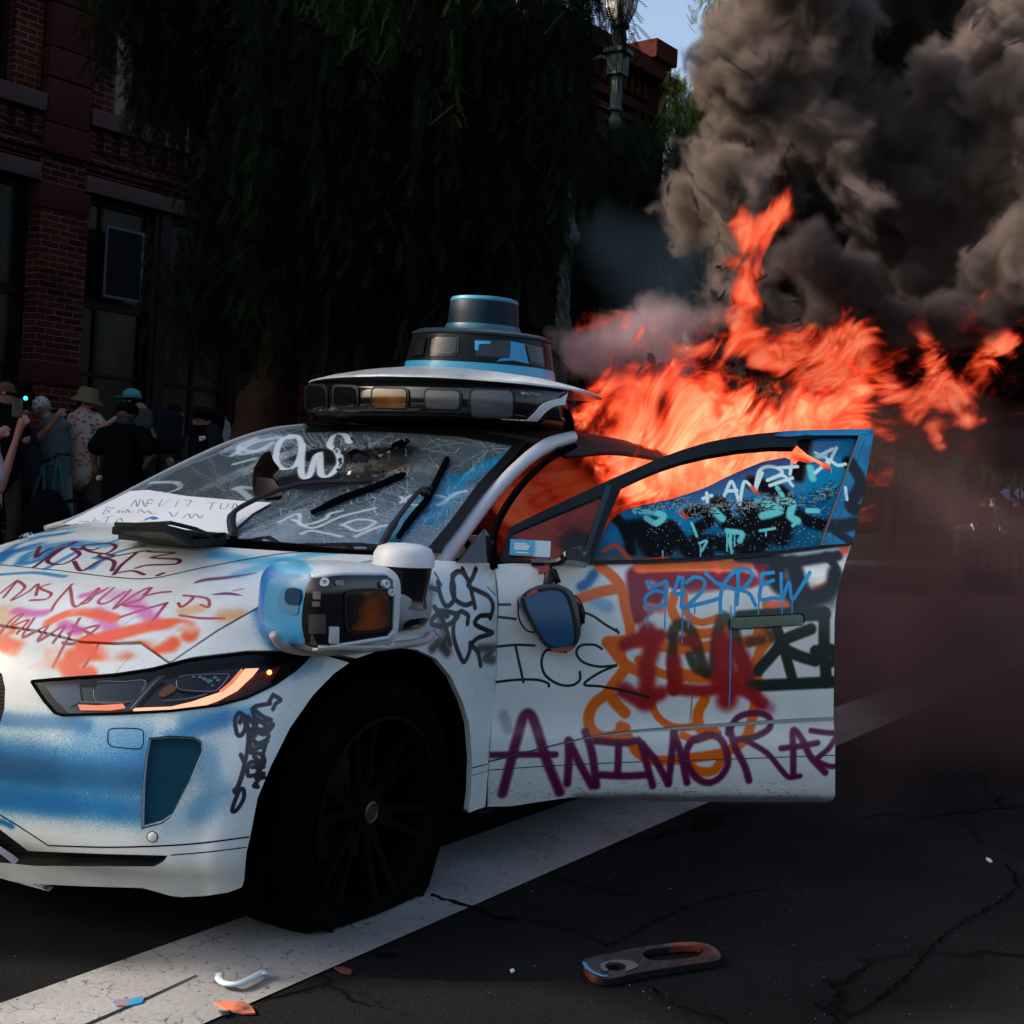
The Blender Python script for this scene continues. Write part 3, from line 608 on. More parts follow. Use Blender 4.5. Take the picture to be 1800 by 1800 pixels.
def paint_mat(name, cv, rough=.32, coat=.35, dirt=.25):
    m, nt, b = mat_new(name); N, L = nt.nodes.new, nt.links.new
    t = N('ShaderNodeTexImage'); t.image = cv.image(); t.extension = 'EXTEND'; uv = N('ShaderNodeUVMap'); uv.uv_map = 'uv'; L(uv.outputs[0], t.inputs[0])
    tc = N('ShaderNodeTexCoord'); no = N('ShaderNodeTexNoise'); no.inputs['Scale'].default_value = 3; no.inputs['Detail'].default_value = 9; no.inputs['Roughness'].default_value = .7; L(tc.outputs['Object'], no.inputs[0])
    r = N('ShaderNodeValToRGB'); e = r.color_ramp.elements; e[0].position = .3; e[0].color = (1 - dirt, 1 - dirt * 1.02, 1 - dirt * 1.1, 1); e[1].position = .62; e[1].color = (1, 1, 1, 1); L(no.outputs['Fac'], r.inputs[0])
    x = N('ShaderNodeMix'); x.data_type = 'RGBA'; x.blend_type = 'MULTIPLY'; x.inputs[0].default_value = 1; L(t.outputs['Color'], x.inputs[6]); L(r.outputs[0], x.inputs[7]); L(x.outputs[2], b.inputs['Base Color'])
    n2 = N('ShaderNodeTexNoise'); n2.inputs['Scale'].default_value = 240; n2.inputs['Detail'].default_value = 2; L(tc.outputs['Object'], n2.inputs[0])
    r2 = N('ShaderNodeValToRGB'); e = r2.color_ramp.elements; e[0].position = .27; e[0].color = (.35, .33, .3, 1); e[1].position = .33; e[1].color = (1, 1, 1, 1); L(n2.outputs['Fac'], r2.inputs[0])
    y = N('ShaderNodeMix'); y.data_type = 'RGBA'; y.blend_type = 'MULTIPLY'; y.inputs[0].default_value = .8; L(x.outputs[2], y.inputs[6]); L(r2.outputs[0], y.inputs[7]); L(y.outputs[2], b.inputs['Base Color'])
    b.inputs['Roughness'].default_value = rough; b.inputs['Coat Weight'].default_value = coat; b.inputs['Coat Roughness'].default_value = .12
    mr = N('ShaderNodeMapRange'); mr.inputs[3].default_value = rough + .25; mr.inputs[4].default_value = rough - .08; L(no.outputs['Fac'], mr.inputs[0]); L(mr.outputs[0], b.inputs['Roughness'])
    return m

WHITE = (.85, .88, .875); BLUE = (.0, .40, .66); MAR = (.36, .03, .17); ORA = (.93, .36, .06); RED = (.60, .01, .04); BLK = (.03, .03, .035); CYAN = (.08, .58, .78); CORAL = (.94, .31, .09)
M['trim'] = pmat('black_trim', (.008, .008, .009), .45, var=.3, scale=6, spec=.25)
M['gloss'] = pmat('gloss_black', (.006, .007, .009), .08, coat=.15)
M['rubber'] = pmat('tyre_rubber', (.0035, .0035, .0035), .9, var=.3, scale=5, bump=.2, spec=.0)
M['gap'] = pmat('panel_gap', (.006, .006, .006), .9, spec=0.)
M['glass_black'] = pmat('lens_black', (.004, .005, .006), .05)
M['plain_white'] = pmat('white_plastic', (.62, .63, .64), .4, var=.08, coat=.1)

car = thing('driverless_car', 'graffitied white driverless car with flat tyre, open front door and rear in flames', 'car', (1.4, 0, 0))

# ---- nose, wing and bonnet as one smooth surface (left half, then mirrored)
RW = [
 [(-.74,0,.11),(-.73,-.3,.11),(-.70,-.50,.11),(-.65,-.64,.11),(-.58,-.74,.11),(-.50,-.82,.11),(-.1,-.86,.11),(.3,-.87,.11),(.70,-.87,.11)],
 [(-.80,0,.20),(-.79,-.3,.20),(-.76,-.52,.20),(-.70,-.68,.20),(-.63,-.79,.20),(-.54,-.86,.20),(-.1,-.90,.20),(.3,-.91,.20),(.70,-.91,.20)],
 [(-.87,0,.27),(-.86,-.3,.27),(-.83,-.53,.27),(-.77,-.70,.27),(-.69,-.82,.27),(-.58,-.895,.27),(-.1,-.925,.27),(.3,-.925,.27),(.70,-.92,.27)],
 [(-.89,0,.36),(-.88,-.3,.36),(-.845,-.53,.36),(-.785,-.70,.36),(-.69,-.83,.36),(-.57,-.91,.36),(-.1,-.935,.36),(.3,-.93,.36),(.70,-.925,.36)],
 [(-.90,0,.50),(-.89,-.3,.50),(-.85,-.53,.50),(-.78,-.71,.50),(-.67,-.84,.50),(-.53,-.92,.50),(-.1,-.945,.50),(.3,-.935,.50),(.70,-.93,.50)],
 [(-.895,0,.63),(-.88,-.3,.63),(-.835,-.52,.63),(-.745,-.71,.63),(-.62,-.84,.64),(-.46,-.915,.65),(-.08,-.945,.65),(.3,-.94,.65),(.70,-.935,.65)],
 [(-.875,0,.73),(-.85,-.3,.73),(-.79,-.52,.73),(-.68,-.71,.74),(-.53,-.83,.76),(-.38,-.895,.78),(-.05,-.93,.78),(.3,-.94,.78),(.70,-.94,.78)],
 [(-.80,0,.815),(-.77,-.3,.815),(-.69,-.53,.82),(-.56,-.70,.83),(-.42,-.80,.84),(-.27,-.87,.86),(0,-.91,.87),(.3,-.925,.87),(.70,-.935,.88)],
 [(-.60,0,.915),(-.57,-.3,.915),(-.49,-.52,.91),(-.38,-.68,.91),(-.27,-.77,.915),(-.15,-.835,.925),(.05,-.88,.94),(.33,-.90,.95),(.70,-.915,.95)],
 [(-.33,0,.985),(-.31,-.28,.985),(-.25,-.50,.98),(-.17,-.65,.975),(-.09,-.74,.975),(.0,-.80,.98),(.14,-.845,.99),(.37,-.87,1.01),(.70,-.885,1.015)],
 [(-.05,0,1.035),(-.04,-.25,1.035),(.03,-.46,1.03),(.10,-.62,1.025),(.16,-.715,1.025),(.22,-.77,1.03),(.30,-.80,1.04),(.46,-.825,1.052),(.70,-.845,1.055)],
 [(.16,0,1.06),(.18,-.25,1.06),(.25,-.44,1.058),(.31,-.59,1.058),(.36,-.69,1.06),(.40,-.74,1.065),(.45,-.765,1.07),(.54,-.785,1.075),(.70,-.80,1.078)],
]
for _r, _d in ((8, .015), (9, .03), (10, .05), (11, .04)):
    RW[_r] = [(x, y, z + _d * (1 if i < 5 else .6 if i == 5 else .2 if i == 6 else 0)) for i, (x, y, z) in enumerate(RW[_r])]
G, GF = grid_surf(RW, 9, 9); GA, GB = G.shape[:2]
VL = G.reshape(-1, 3); VR = VL * [1, -1, 1]
BODY = Surf(np.vstack([VL, VR]), GF + [tuple(i + len(VL) for i in f[::-1]) for f in GF])
def uv_side(p): return ((p[0] - p[1]) / 1.41421, p[2])
def uv_top(p): return (p[0], p[1])
bodyc = Canvas('paint_body', -.75, 1.25, .1, 1.2, 800, WHITE, uv_side)
hoodc = Canvas('paint_hood', -1.0, .75, -1.0, 1.1, 620, WHITE, uv_top)
# ------------------------------------------------------------------ traced graffiti on the wing and nose
def S_(cv, surf, pts, wd, col, **k): cv.stroke(surf, pts, wd, col, **k)
B_ = BODY
bc = bodyc
# blue overspray on the nose
for pts, r, op in (([(-40, 1330), (60, 1345), (140, 1350), (240, 1350), (300, 1340)], .085, .95), ([(-40, 1400), (60, 1410), (160, 1420), (250, 1430)], .05, .85),
                   ([(-40, 1370), (100, 1385), (250, 1395)], .07, .6), ([(-10, 1262), (60, 1268), (110, 1270), (150, 1275)], .028, .8), ([(300, 1300), (350, 1280), (400, 1260), (440, 1255)], .03, .55),
                   ([(330, 1270), (390, 1262)], .035, .45), ([(360, 1330), (380, 1390), (350, 1430)], .045, .35), ([(300, 1450), (400, 1400)], .05, .2), ([(90, 1225), (130, 1262)], .03, .5), ([(540, 1165), (560, 1170), (520, 1185)], .022, .35),
                   ([(-30, 1440), (5, 1445), (20, 1452)], .012, .9), ([(455, 1060), (470, 1100), (490, 1130)], .035, .85), ([(480, 1135), (560, 1145)], .02, .3), ([(150, 1300), (240, 1300)], .05, .35), ([(120, 1275), (250, 1285)], .05, .25)):
    bc.cloud(B_, pts, r, BLUE, op)
bc.cloud(B_, [(-30, 1345), (120, 1362), (245, 1370)], .05, (.02, .30, .46), .7)
# vertical tag in front of the wheel
TG = (.09, .05, .12)
def X1(x, y): return (x / 3, 900 + y / 3)
def tag1(l, w_=.011, **k): bc.stroke(B_, [X1(*p) for p in l], w_, TG, soft=.25, **k)
for l in ([(1440, 965), (1480, 990), (1455, 1010), (1440, 1040)], [(1440, 965), (1420, 1000)], [(1425, 1010), (1340, 1030), (1380, 1075), (1430, 1100), (1350, 1110), (1370, 1150), (1440, 1120), (1400, 1170), (1350, 1160)],
          [(1330, 1040), (1350, 1120), (1345, 1180)], [(1310, 1080), (1340, 1130), (1310, 1160), (1390, 1150), (1415, 1190), (1360, 1220), (1320, 1190), (1330, 1250), (1400, 1230)],
          [(1330, 1180), (1310, 1260), (1380, 1280), (1390, 1330), (1320, 1320), (1310, 1390), (1390, 1380), (1340, 1440), (1360, 1450)], [(1340, 1290), (1370, 1330), (1350, 1400), (1395, 1400)], [(1405, 1200), (1385, 1290), (1375, 1350), (1350, 1445)],
          [(1290, 1075), (1260, 1060), (1240, 1100), (1250, 1170), (1275, 1175), (1295, 1130), (1280, 1080), (1265, 1110)], [(1300, 1080), (1310, 1180), (1300, 1280), (1270, 1400), (1240, 1480)],
          [(1270, 1280), (1290, 1340), (1260, 1440), (1235, 1470), (1280, 1460), (1285, 1510), (1250, 1570), (1225, 1575), (1240, 1520), (1262, 1470)], [(1350, 1085), (1410, 1130)], [(1345, 1225), (1410, 1210)], [(1330, 1345), (1390, 1345)]): tag1(l)
# black lettering on the wing:  (F)UCK ICE
def X2(x, y): return (400 + x / 3, 900 + y / 3)
def blk(l, w_=.018, col=BLK, **k): bc.stroke(B_, [X2(*p) for p in l], w_, col, soft=k.pop('soft', .3), **k)
for l in ([(1075, 400), (1105, 410)], [(1110, 370), (1120, 430), (1150, 495), (1190, 470), (1195, 400), (1185, 340), (1200, 325)], [(1265, 350), (1230, 315), (1195, 330), (1180, 400), (1200, 460), (1250, 490), (1290, 480)],
          [(1240, 300), (1275, 380), (1300, 480), (1305, 505)], [(1310, 300), (1290, 350), (1270, 390), (1330, 420), (1380, 450), (1400, 500), (1385, 560)]): blk(l, .0155)
for l in ([(1090, 500), (1130, 560), (1160, 640), (1175, 700)], [(1110, 520), (1180, 530), (1215, 550), (1150, 600), (1075, 590), (1100, 545), (1160, 550)], [(1265, 540), (1230, 525), (1200, 560), (1190, 640), (1210, 720), (1245, 790), (1275, 740), (1280, 690)],
          [(1270, 550), (1265, 590)], [(1380, 545), (1330, 550), (1305, 590), (1370, 625), (1395, 640), (1320, 665), (1290, 700), (1320, 740), (1335, 810)], [(1160, 650), (1140, 690)]): blk(l, .0155)
bc.cloud(B_, [X2(1080, 720), X2(1110, 690), X2(1160, 740)], .022, BLK, .8); bc.cloud(B_, [X2(1330, 720), X2(1400, 720), X2(1360, 770), X2(1400, 780)], .022, BLK, .7); bc.cloud(B_, [X2(1120, 560), X2(1150, 700)], .02, BLK, .5)
for l in ([(1370, 395), (1415, 440)], [(1085, 620), (1100, 640), (1130, 670)]): blk(l, .003, soft=.5)
blk([(1093, 320), (1130, 390)], .006, MAR)
bc.cloud(B_, [(715, 1010), (745, 1040), (730, 1075)], .05, BLK, .75)
bc.cloud(B_, [(700, 1100), (760, 1110)], .03, (.25, .25, .27), .4)
for x, y in ((500, 1350), (507, 1240), (300, 1262), (585, 1188)): bc.cloud(B_, [(x, y)], .006, (.8, .75, .6), .6)
# dark grime along wing edge
for _ in range(260):
    x = RNG.uniform(760, 860); y = RNG.uniform(1180, 1400); bc.stroke(B_, [(x, y), (x + RNG.uniform(-3, 3), y + RNG.uniform(2, 9))], .0012, (.5, .5, .5), soft=.8, op=.35, curve=False)

# bonnet writing
hc = hoodc
def hd(l, w_, col, **k):
    if max(p[1] for p in l) > 520 and col != BLUE: bc.stroke(B_, [X1(*p) for p in l], w_ * .8, col, soft=k.get('soft', .3), op=k.get('op', 1.), holes=k.get('holes', 0.))
    hc.stroke(B_, [X1(*p) for p in l], w_, col, soft=k.pop('soft', .3), **k)
for pts, r, op in (([(0, 950), (60, 945), (110, 938)], .05, .8), ([(0, 975), (50, 965), (110, 955), (190, 958)], .045, .55), ([(-20, 995), (20, 970), (60, 958)], .05, .75), ([(60, 985), (100, 965), (130, 955)], .04, .5), ([(-10, 935), (40, 933), (100, 931)], .08, .5)):
    hc.cloud(B_, pts, r, BLUE, op)
for l, w_ in (([(0, 170), (120, 130), (270, 95)], .05), ([(0, 230), (90, 170), (160, 150)], .035), ([(95, 275), (150, 220), (260, 190), (240, 240), (120, 275), (140, 240), (250, 200)], .03), ([(330, 185), (440, 175), (560, 165), (640, 140)], .02), ([(240, 300), (330, 250), (440, 190)], .02), ([(480, 300), (560, 240), (640, 205), (750, 180)], .018), ([(0, 330), (180, 320), (340, 340)], .02), ([(500, 240), (560, 250)], .02), ([(60, 200), (20, 240), (0, 260)], .02)):
    hd(l, w_, BLUE, op=.75, soft=.9)
for l in ([(210, 180), (190, 240), (250, 200), (400, 155), (320, 200), (250, 260), (330, 275), (420, 225), (380, 190), (480, 200), (520, 190)], [(390, 260), (430, 310), (520, 260), (600, 230), (480, 210), (440, 180), (560, 165), (610, 180), (580, 210), (520, 230), (600, 260), (590, 310)],
          [(720, 215), (640, 280), (600, 330)], [(620, 230), (760, 205), (800, 210), (920, 215), (800, 240), (940, 250), (920, 275), (780, 280), (720, 295)], [(620, 320), (700, 310), (760, 330)], [(180, 290), (250, 240), (300, 200), (330, 185)], [(830, 335), (860, 322)]):
    hd(l, .0135, MAR, soft=.3)
for l in ([(1025, 375), (1080, 358), (1200, 345), (1345, 322)], [(1120, 435), (1200, 430), (1275, 440)], [(1230, 415), (1285, 405)], [(1480, 340), (1530, 295)]): hd(l, .02 if l[0][0] < 1100 else .013, (.38, .10, .26), soft=.6, taper=.7)
for pts, r, op in (([(380, 975), (440, 985), (500, 985)], .05, .6), ([(420, 1010), (480, 990), (560, 972), (620, 968)], .035, .5), ([(560, 968), (640, 965)], .05, .6)): hc.cloud(B_, pts, r, CYAN, op)
RD = (.60, .13, .20)
for l in ([(0, 430), (90, 360), (60, 400), (20, 450)], [(100, 365), (130, 400), (60, 465), (150, 420), (200, 380), (190, 440)], [(260, 380), (210, 400), (270, 430), (240, 460), (160, 465)], [(380, 380), (300, 470), (270, 520)], [(370, 400), (400, 500), (520, 400), (470, 470), (430, 480), (570, 400)], [(600, 400), (520, 470), (560, 480), (660, 420)],
          [(690, 410), (600, 510), (720, 430), (790, 400), (740, 460), (650, 490), (760, 500)], [(800, 400), (760, 440), (840, 425), (900, 420)], [(880, 480), (780, 610)], [(880, 480), (620, 560)], [(0, 640), (70, 560), (120, 540), (60, 600), (150, 570), (90, 640)], [(180, 560), (120, 660), (250, 600), (200, 680), (340, 600), (280, 690)],
          [(420, 560), (340, 700), (280, 815)], [(360, 640), (520, 600), (400, 690), (330, 690)], [(380, 600), (470, 640), (520, 690), (440, 820)], [(940, 480), (960, 500), (1020, 450), (970, 440), (1090, 455), (1100, 500), (1060, 490)], [(950, 545), (1060, 560), (1180, 560)]):
    hd(l, .009, RD, soft=.45, op=.95)
PNK = (.78, .2, .55)
for l in ([(80, 520), (160, 535), (240, 530)], [(330, 590), (420, 630)], [(440, 440), (520, 420)]): hd(l, .03, PNK, soft=.7, op=.7)
for pts, r, op in (([(700 / 3, 1060), (270, 1090)], .03, .6), ([(170, 1075), (200, 1110)], .03, .6), ([(200, 1045), (240, 1050)], .04, .35)): hc.cloud(B_, pts, r, PNK, op)
for l, w_ in (([(260, 580), (330, 545), (420, 525), (520, 540), (600, 560)], .035), ([(430, 690), (520, 670), (640, 640), (780, 605), (900, 590), (1000, 610), (1000, 650)], .045), ([(180, 770), (260, 770), (360, 780), (430, 750), (480, 700), (530, 680)], .06), ([(500, 740), (620, 735), (760, 715), (900, 695)], .05), ([(350, 790), (370, 840), (420, 865), (470, 860)], .055), ([(0, 640), (60, 620)], .03), ([(10, 690), (60, 715), (120, 730)], .05), ([(0, 650), (30, 700)], .04)):
    hd(l, w_, CORAL, soft=.45, op=.92, holes=.9)
for pts, r, op in (([(325, 1075), (350, 1070)], .03, .5), ([(395, 1082), (420, 1080)], .035, .6), ([(0, 1075), (15, 1120)], .04, .4)): hc.cloud(B_, pts, r, (.85, .5, .2), op)
for l in ([(650, 600), (700, 560), (760, 540)], [(690, 630), (760, 600)], [(600, 860), (650, 800), (700, 750)]): hd(l, .003, (.5, .5, .5), op=.5)
M['p_body'] = paint_mat('sprayed_white_bodywork', bodyc); M['p_hood'] = paint_mat('sprayed_white_bonnet', hoodc, rough=.3)

# ------------------------------------------------------------------ bodywork panels
ARCH = [(430, 1550), (433, 1497), (453, 1400), (477, 1343), (510, 1277), (550, 1220), (587, 1183), (627, 1158), (667, 1143), (700, 1138), (733, 1142), (767, 1158), (793, 1190), (813, 1233), (825, 1273), (830, 1333), (828, 1393), (823, 1429)]
HDL = [(56, 1198), (100, 1194), (200, 1187), (267, 1177), (333, 1160), (433, 1148), (548, 1147), (535, 1163), (520, 1177), (483, 1203), (433, 1227), (383, 1240), (300, 1250), (200, 1255), (110, 1257), (97, 1253), (77, 1230)]
HOODF = [(-120, 1080), (0, 1099), (67, 1109), (143, 1128), (200, 1131), (250, 1129), (300, 1166)]
bumper = [(-120, 1084), (-1, 1102), (67, 1112), (143, 1131), (200, 1134), (248, 1133), (298, 1168), (338, 1158), (433, 1147), (548, 1146), (627, 1158)][::1]
low = [(550, 1222), (510, 1279), (477, 1345), (453, 1402), (440, 1470), (433, 1500), (429, 1548), (425, 1560), (400, 1569), (360, 1575), (320, 1577), (300, 1575), (270, 1566), (250, 1561), (150, 1558), (0, 1551), (-165, 1543)]
bump_poly = [(-165, 1078), (-1, 1102), (67, 1112), (143, 1131), (200, 1134), (248, 1133), (298, 1168), (340, 1157), (433, 1146), (548, 1145), (614, 1165), (587, 1184)] + low
slot = [(55, 1500), (180, 1502), (295, 1504), (288, 1514), (272, 1525), (160, 1525), (60, 1524)]
slot = [(-160, 1400), (-30, 1432), (0, 1458), (50, 1496), (180, 1501), (295, 1504), (288, 1514), (272, 1524), (160, 1524), (60, 1523), (0, 1517), (-160, 1510)]
grl = [(-160, 1148), (-12, 1168), (4, 1186), (9, 1210), (8, 1245), (0, 1272), (-20, 1310), (-160, 1324)]
intake = [(262, 1297), (300, 1293), (340, 1295), (355, 1303), (357, 1320), (333, 1377), (300, 1437), (283, 1449), (248, 1458), (250, 1383), (255, 1333)]
bp = panel('front_bumper', B_, bump_poly, M['p_body'], car, 0, .015, 8, lambda v: bodyc.uv(v), holes=(HDL, slot, grl, intake))
fend = [(870, 995), (875, 1067), (872, 1113), (873, 1183), (863, 1300), (857, 1367), (853, 1418), (838, 1424)] + ARCH[::-1][:9] + [(627, 1157), (552, 1144), (490, 1130), (440, 1100), (400, 1118), (340, 1153), (302, 1165), (385, 1109), (485, 1052), (560, 1012), (640, 988), (700, 979), (785, 985), (857, 989)]
wg = panel('wing', B_, [(870, 995), (875, 1067), (872, 1113), (873, 1183), (863, 1300), (857, 1367), (853, 1418), (823, 1429), (828, 1393), (830, 1333), (825, 1273), (813, 1233), (793, 1190), (767, 1158), (733, 1142), (700, 1138), (667, 1143), (627, 1157), (552, 1142), (433, 1143), (340, 1154), (303, 1164), (385, 1109), (485, 1052), (560, 1014), (640, 990), (700, 981), (785, 986), (857, 989)], M['p_body'], car, 0, .02, 8, lambda v: bodyc.uv(v))
hoodp = [(-150, 945), (-60, 934), (0, 931), (60, 929), (118, 931), (200, 944), (300, 955), (395, 962), (500, 969), (660, 976), (697, 978), (638, 987), (556, 1011), (481, 1051), (381, 1107), (299, 1163), (248, 1127), (200, 1129), (143, 1126), (67, 1107), (0, 1097), (-150, 1074)]
panel('bonnet', B_, hoodp, M['p_hood'], car, 0, .012, 9, lambda v: hoodc.uv(v))
# mirrored and out-of-frame bodywork
sel = []
for k, f in enumerate(GF):
    c = VL[list(f)].mean(0)
    in_arch = (c[0] + .02) ** 2 + (c[2] - .36) ** 2 < .43 ** 2 and abs(c[1]) > .6
    if not in_arch: sel.append(f)
VRi = VR + np.array([[n.x * -.006, n.y * .006, n.z * -.006] for n in [Vector((v.x, v.y, v.z)) * (1 if v.dot(Vector((0, 0, 1))) > -2 else 1) for v in [(-n_ if n_.z < -.0 else n_) for n_ in B_.N[:len(VL)]]]])
o = mesh('wing_shell', VRi, [f[::-1] for f in sel if VL[list(f)].mean(0)[2] > .80], M['p_hood'], car, uv=[hoodc.uv(Vector(v)) for v in VR]); s_ = o.modifiers.new('thickness', 'SOLIDIFY'); s_.thickness = .004; s_.offset = 0
cs = [f for f in GF if -.06 < VL[list(f)].mean(0)[1] <= 0 and VL[list(f)].mean(0)[2] < .8]
VLi = VL + np.array([[.01, 0, 0]]); VLi = np.vstack([VLi, VLi * [1, -1, 1]]); cs2 = cs + [tuple(i + len(VL) for i in f[::-1]) for f in cs]; o = mesh('nose_panel', VLi, cs2, None, car, mats=[M['plain_white'], M['trim']], fmat=[1 if .42 < VLi[list(f)].mean(0)[2] < .75 or .15 < VLi[list(f)].mean(0)[2] < .30 else 0 for f in cs2]); s_ = o.modifiers.new('thickness', 'SOLIDIFY'); s_.thickness = .004
# seams
def add_seam(surf, line, wd, off=.0012, smooth=True):
    v, f = seam('', surf, line, wd, None, None, off, smooth=smooth); mesh('panel_seam', v, f, M['gap'], car)
add_seam(B_, [(-60, 985), (0, 993), (100, 1003), (200, 1015), (267, 1017), (333, 1003), (420, 986), (500, 973), (567, 970)], .005)
add_seam(B_, [(85, 1486), (200, 1489), (330, 1484), (438, 1471)], .004); add_seam(B_, [(300, 1503), (370, 1497), (433, 1489)], .003)
add_seam(B_, [(0, 1432), (30, 1450), (85, 1486)], .004)
add_seam(B_, [(548, 1146), (590, 1155), (615, 1165)], .003); add_seam(B_, [(667, 1143), (670, 1120), (690, 1100)], .002)
add_seam(B_, smooth_poly([(196, 1281), (222, 1280), (247, 1282), (252, 1290), (251, 1310), (244, 1316), (220, 1315), (197, 1312), (190, 1305), (190, 1288)], 3) + [(196, 1281)], .0025, smooth=False)
add_seam(B_, [(829, 1350), (845, 1346), (857, 1343)], .0035); add_seam(B_, [(829, 1363), (845, 1359), (857, 1355)], .002)
add_seam(B_, [(a, b) for a, b in ((268 + 9.5 * cos(t), 1471 + 9.5 * sin(t)) for t in np.linspace(0, 2 * pi, 16))], .002, smooth=False)
h = B_.hit(268, 1471); q = MB(); q.lathe([(.0, -.004), (.012, -.004), (.012, .003), (.009, .0045), (.0, .0045)], h[0], 20, h[1]); auto_smooth(q.build('parking_sensor', M['plain_white'], car))
# inner dark structure: wheel arch liners, under-nose, grilles
GRS = {}; M['mesh_grille'] = pmat('grille_plastic', (.01, .01, .011), .5)
for nm, poly in (('lower_grille', slot), ('grille', grl)):
    g = GRS[nm] = panel(nm, B_, [(x, y) for x, y in poly], M['mesh_grille'], car, -.03, .0, 10)
    xs = [p[0] for p in poly]; ys = [p[1] for p in poly]; v, f = [], []
    yy = min(ys) + 3
    while yy < max(ys):
        seg_ = [x for x in range(int(min(xs)), int(max(xs)), 6) if inside((x, yy), poly)]
        if len(seg_) > 2:
            a, b_ = seam('', B_, [(x, yy) for x in seg_], .003, None, None, -.022, smooth=False); n = len(v); v += a; f += [tuple(i + n for i in q) for q in b_]
        yy += 7
    if v: mesh('slat', v, f, M['trim'], g)
GRS['i'] = panel('bumper_intake', B_, intake, pmat('blue_sprayed_plastic', (.005, .055, .09), .55, var=.45, scale=4), car, -.022, .0, 7)
def wallstrip(poly, depth, mat, name):
    cx_, cy_ = np.mean(poly, 0); poly = [(cx_ + (x - cx_) * .982, cy_ + (y - cy_) * .965) for x, y in poly]
    H_ = [B_.near(*p) for p in densify(poly, 6)]; n = len(H_); v = [h[0] for h in H_] + [h[0] - h[1] * depth for h in H_]
    mesh(name, v, [(i, (i + 1) % n, n + (i + 1) % n, n + i) for i in range(n)], mat, car)
wallstrip(intake, .024, M['p_body'] if 0 else M['plain_white'], 'intake_rim')
for pl in (slot, grl): wallstrip(pl, .06, M['trim'], 'grille_rim')
q = MB(); q.box(-.70, .75, -.58, .58, .17, .66); q.box(-.30, .75, -.58, .58, .66, .86); q.box(.1, .75, -.58, .58, .86, .96); q.build('engine_bay', M['black'], car)
for sg in (-1, 1):
    v, f = [], []; n = 28
    for i in range(n + 1):
        a = pi * 1.12 * i / n - pi * .06; c_ = (-.0 - cos(a) * .455, .40 + sin(a) * .44)
        v += [(c_[0], sg * .60, c_[1]), (c_[0], sg * .885, c_[1])]
    f = [(2 * i, 2 * i + 1, 2 * i + 3, 2 * i + 2) for i in range(n)]; v += [(0, sg * .60, .4)]; f += [(2 * i, 2 * i + 2, len(v) - 1) for i in range(n)]
    mesh('wheel_arch_liner', v, f, M['black'], car)
# dark flap ahead of the front wheel
q = MB(); q.box(-.50, -.46, -.88, -.62, .10, .26); q.box(-.66, -.46, -.60, .60, .12, .2); q.build('air_deflector', M['black'], car)

# ------------------------------------------------------------------ headlamp
hl = panel('headlight', B_, HDL, M['glass_black'], car, -.028, 0, 7)
def hpatch(name, poly, mat, off, sp=5, parent=None, thick=0.004): return panel(name, B_, poly, mat, parent or hl, off, thick, sp)
hpatch('reflector', [(70, 1200), (133, 1196), (136, 1230), (115, 1240), (92, 1232)], pmat('lamp_inner_blue', (.05, .11, .16), .35, var=.4, scale=9), -.02)
hpatch('reflector', smooth_poly([(168, 1196), (215, 1194), (252, 1192), (243, 1215), (232, 1228), (195, 1232), (166, 1228)], 3), pmat('lamp_black', (.01, .012, .014), .15), -.018)
M['chrome'] = pmat('lamp_chrome', (.35, .36, .38), .18, metal=.9)
def hline(name, pts, wd, mat, off, **k):
    v, f = seam('', B_, pts, wd, None, None, off, sp=5, **k); o = mesh(name, v, f, mat, hl); s = o.modifiers.new('thickness', 'SOLIDIFY'); s.thickness = .004; return o
hline('trim_ring', smooth_poly([(166, 1195), (215, 1193), (254, 1191), (244, 1216), (233, 1229), (195, 1233), (164, 1229)], 3)[:], .0035, M['chrome'], -.014, smooth=False)
M['led'] = pmat('amber_light_bar', (.8, .25, .12), .3, emis=(1, .22, .08), es=.5)
M['led2'] = pmat('amber_light_bar_hot', (.9, .4, .25), .3, emis=(1, .36, .2), es=.95)
hpatch('light_bar', [(133, 1237), (170, 1238), (213, 1235), (218, 1243), (190, 1247), (137, 1247)], M['led'], -.012)
hpatch('light_bar', [(228, 1243), (300, 1240), (337, 1231), (387, 1214), (412, 1192), (432, 1171), (456, 1170), (446, 1184), (419, 1211), (385, 1229), (360, 1238), (300, 1245), (232, 1248)], M['led2'], -.012)
hpatch('light_bar', [(386, 1212), (405, 1196), (425, 1172), (429, 1176), (410, 1200), (392, 1214)], M['led'], -.008)
hpatch('reflector', [(383, 1228), (420, 1210), (450, 1180), (470, 1170), (500, 1165), (480, 1195), (450, 1212), (410, 1228)], pmat('amber_reflector', (.10, .022, .012), .35, var=.5, scale=20), -.02)
hpatch('divider', [(213, 1247), (226, 1236), (262, 1196), (278, 1184), (290, 1184), (272, 1200), (238, 1240), (228, 1249)], pmat('smoked_bar', (.06, .035, .03), .25, var=.4, scale=12), -.010)
hline('trim_ring', [(226, 1248), (245, 1226), (268, 1200), (282, 1188)], .003, M['chrome'], -.007)
hline('trim_ring', [(135, 1232), (200, 1232), (240, 1230)], .0025, M['chrome'], -.012); hline('trim_ring', [(285, 1229), (330, 1225), (365, 1216)], .0025, M['chrome'], -.012)
pj = hpatch('projector', smooth_poly([(315, 1186), (345, 1182), (398, 1181), (400, 1187), (385, 1205), (370, 1211), (320, 1208), (311, 1200)], 3), pmat('projector_black', (.008, .01, .01), .08), -.016)
hline('trim_ring', smooth_poly([(315, 1185), (345, 1181), (399, 1180), (401, 1187), (386, 1206), (370, 1212), (320, 1209), (310, 1200)], 3), .003, M['chrome'], -.012, smooth=False)
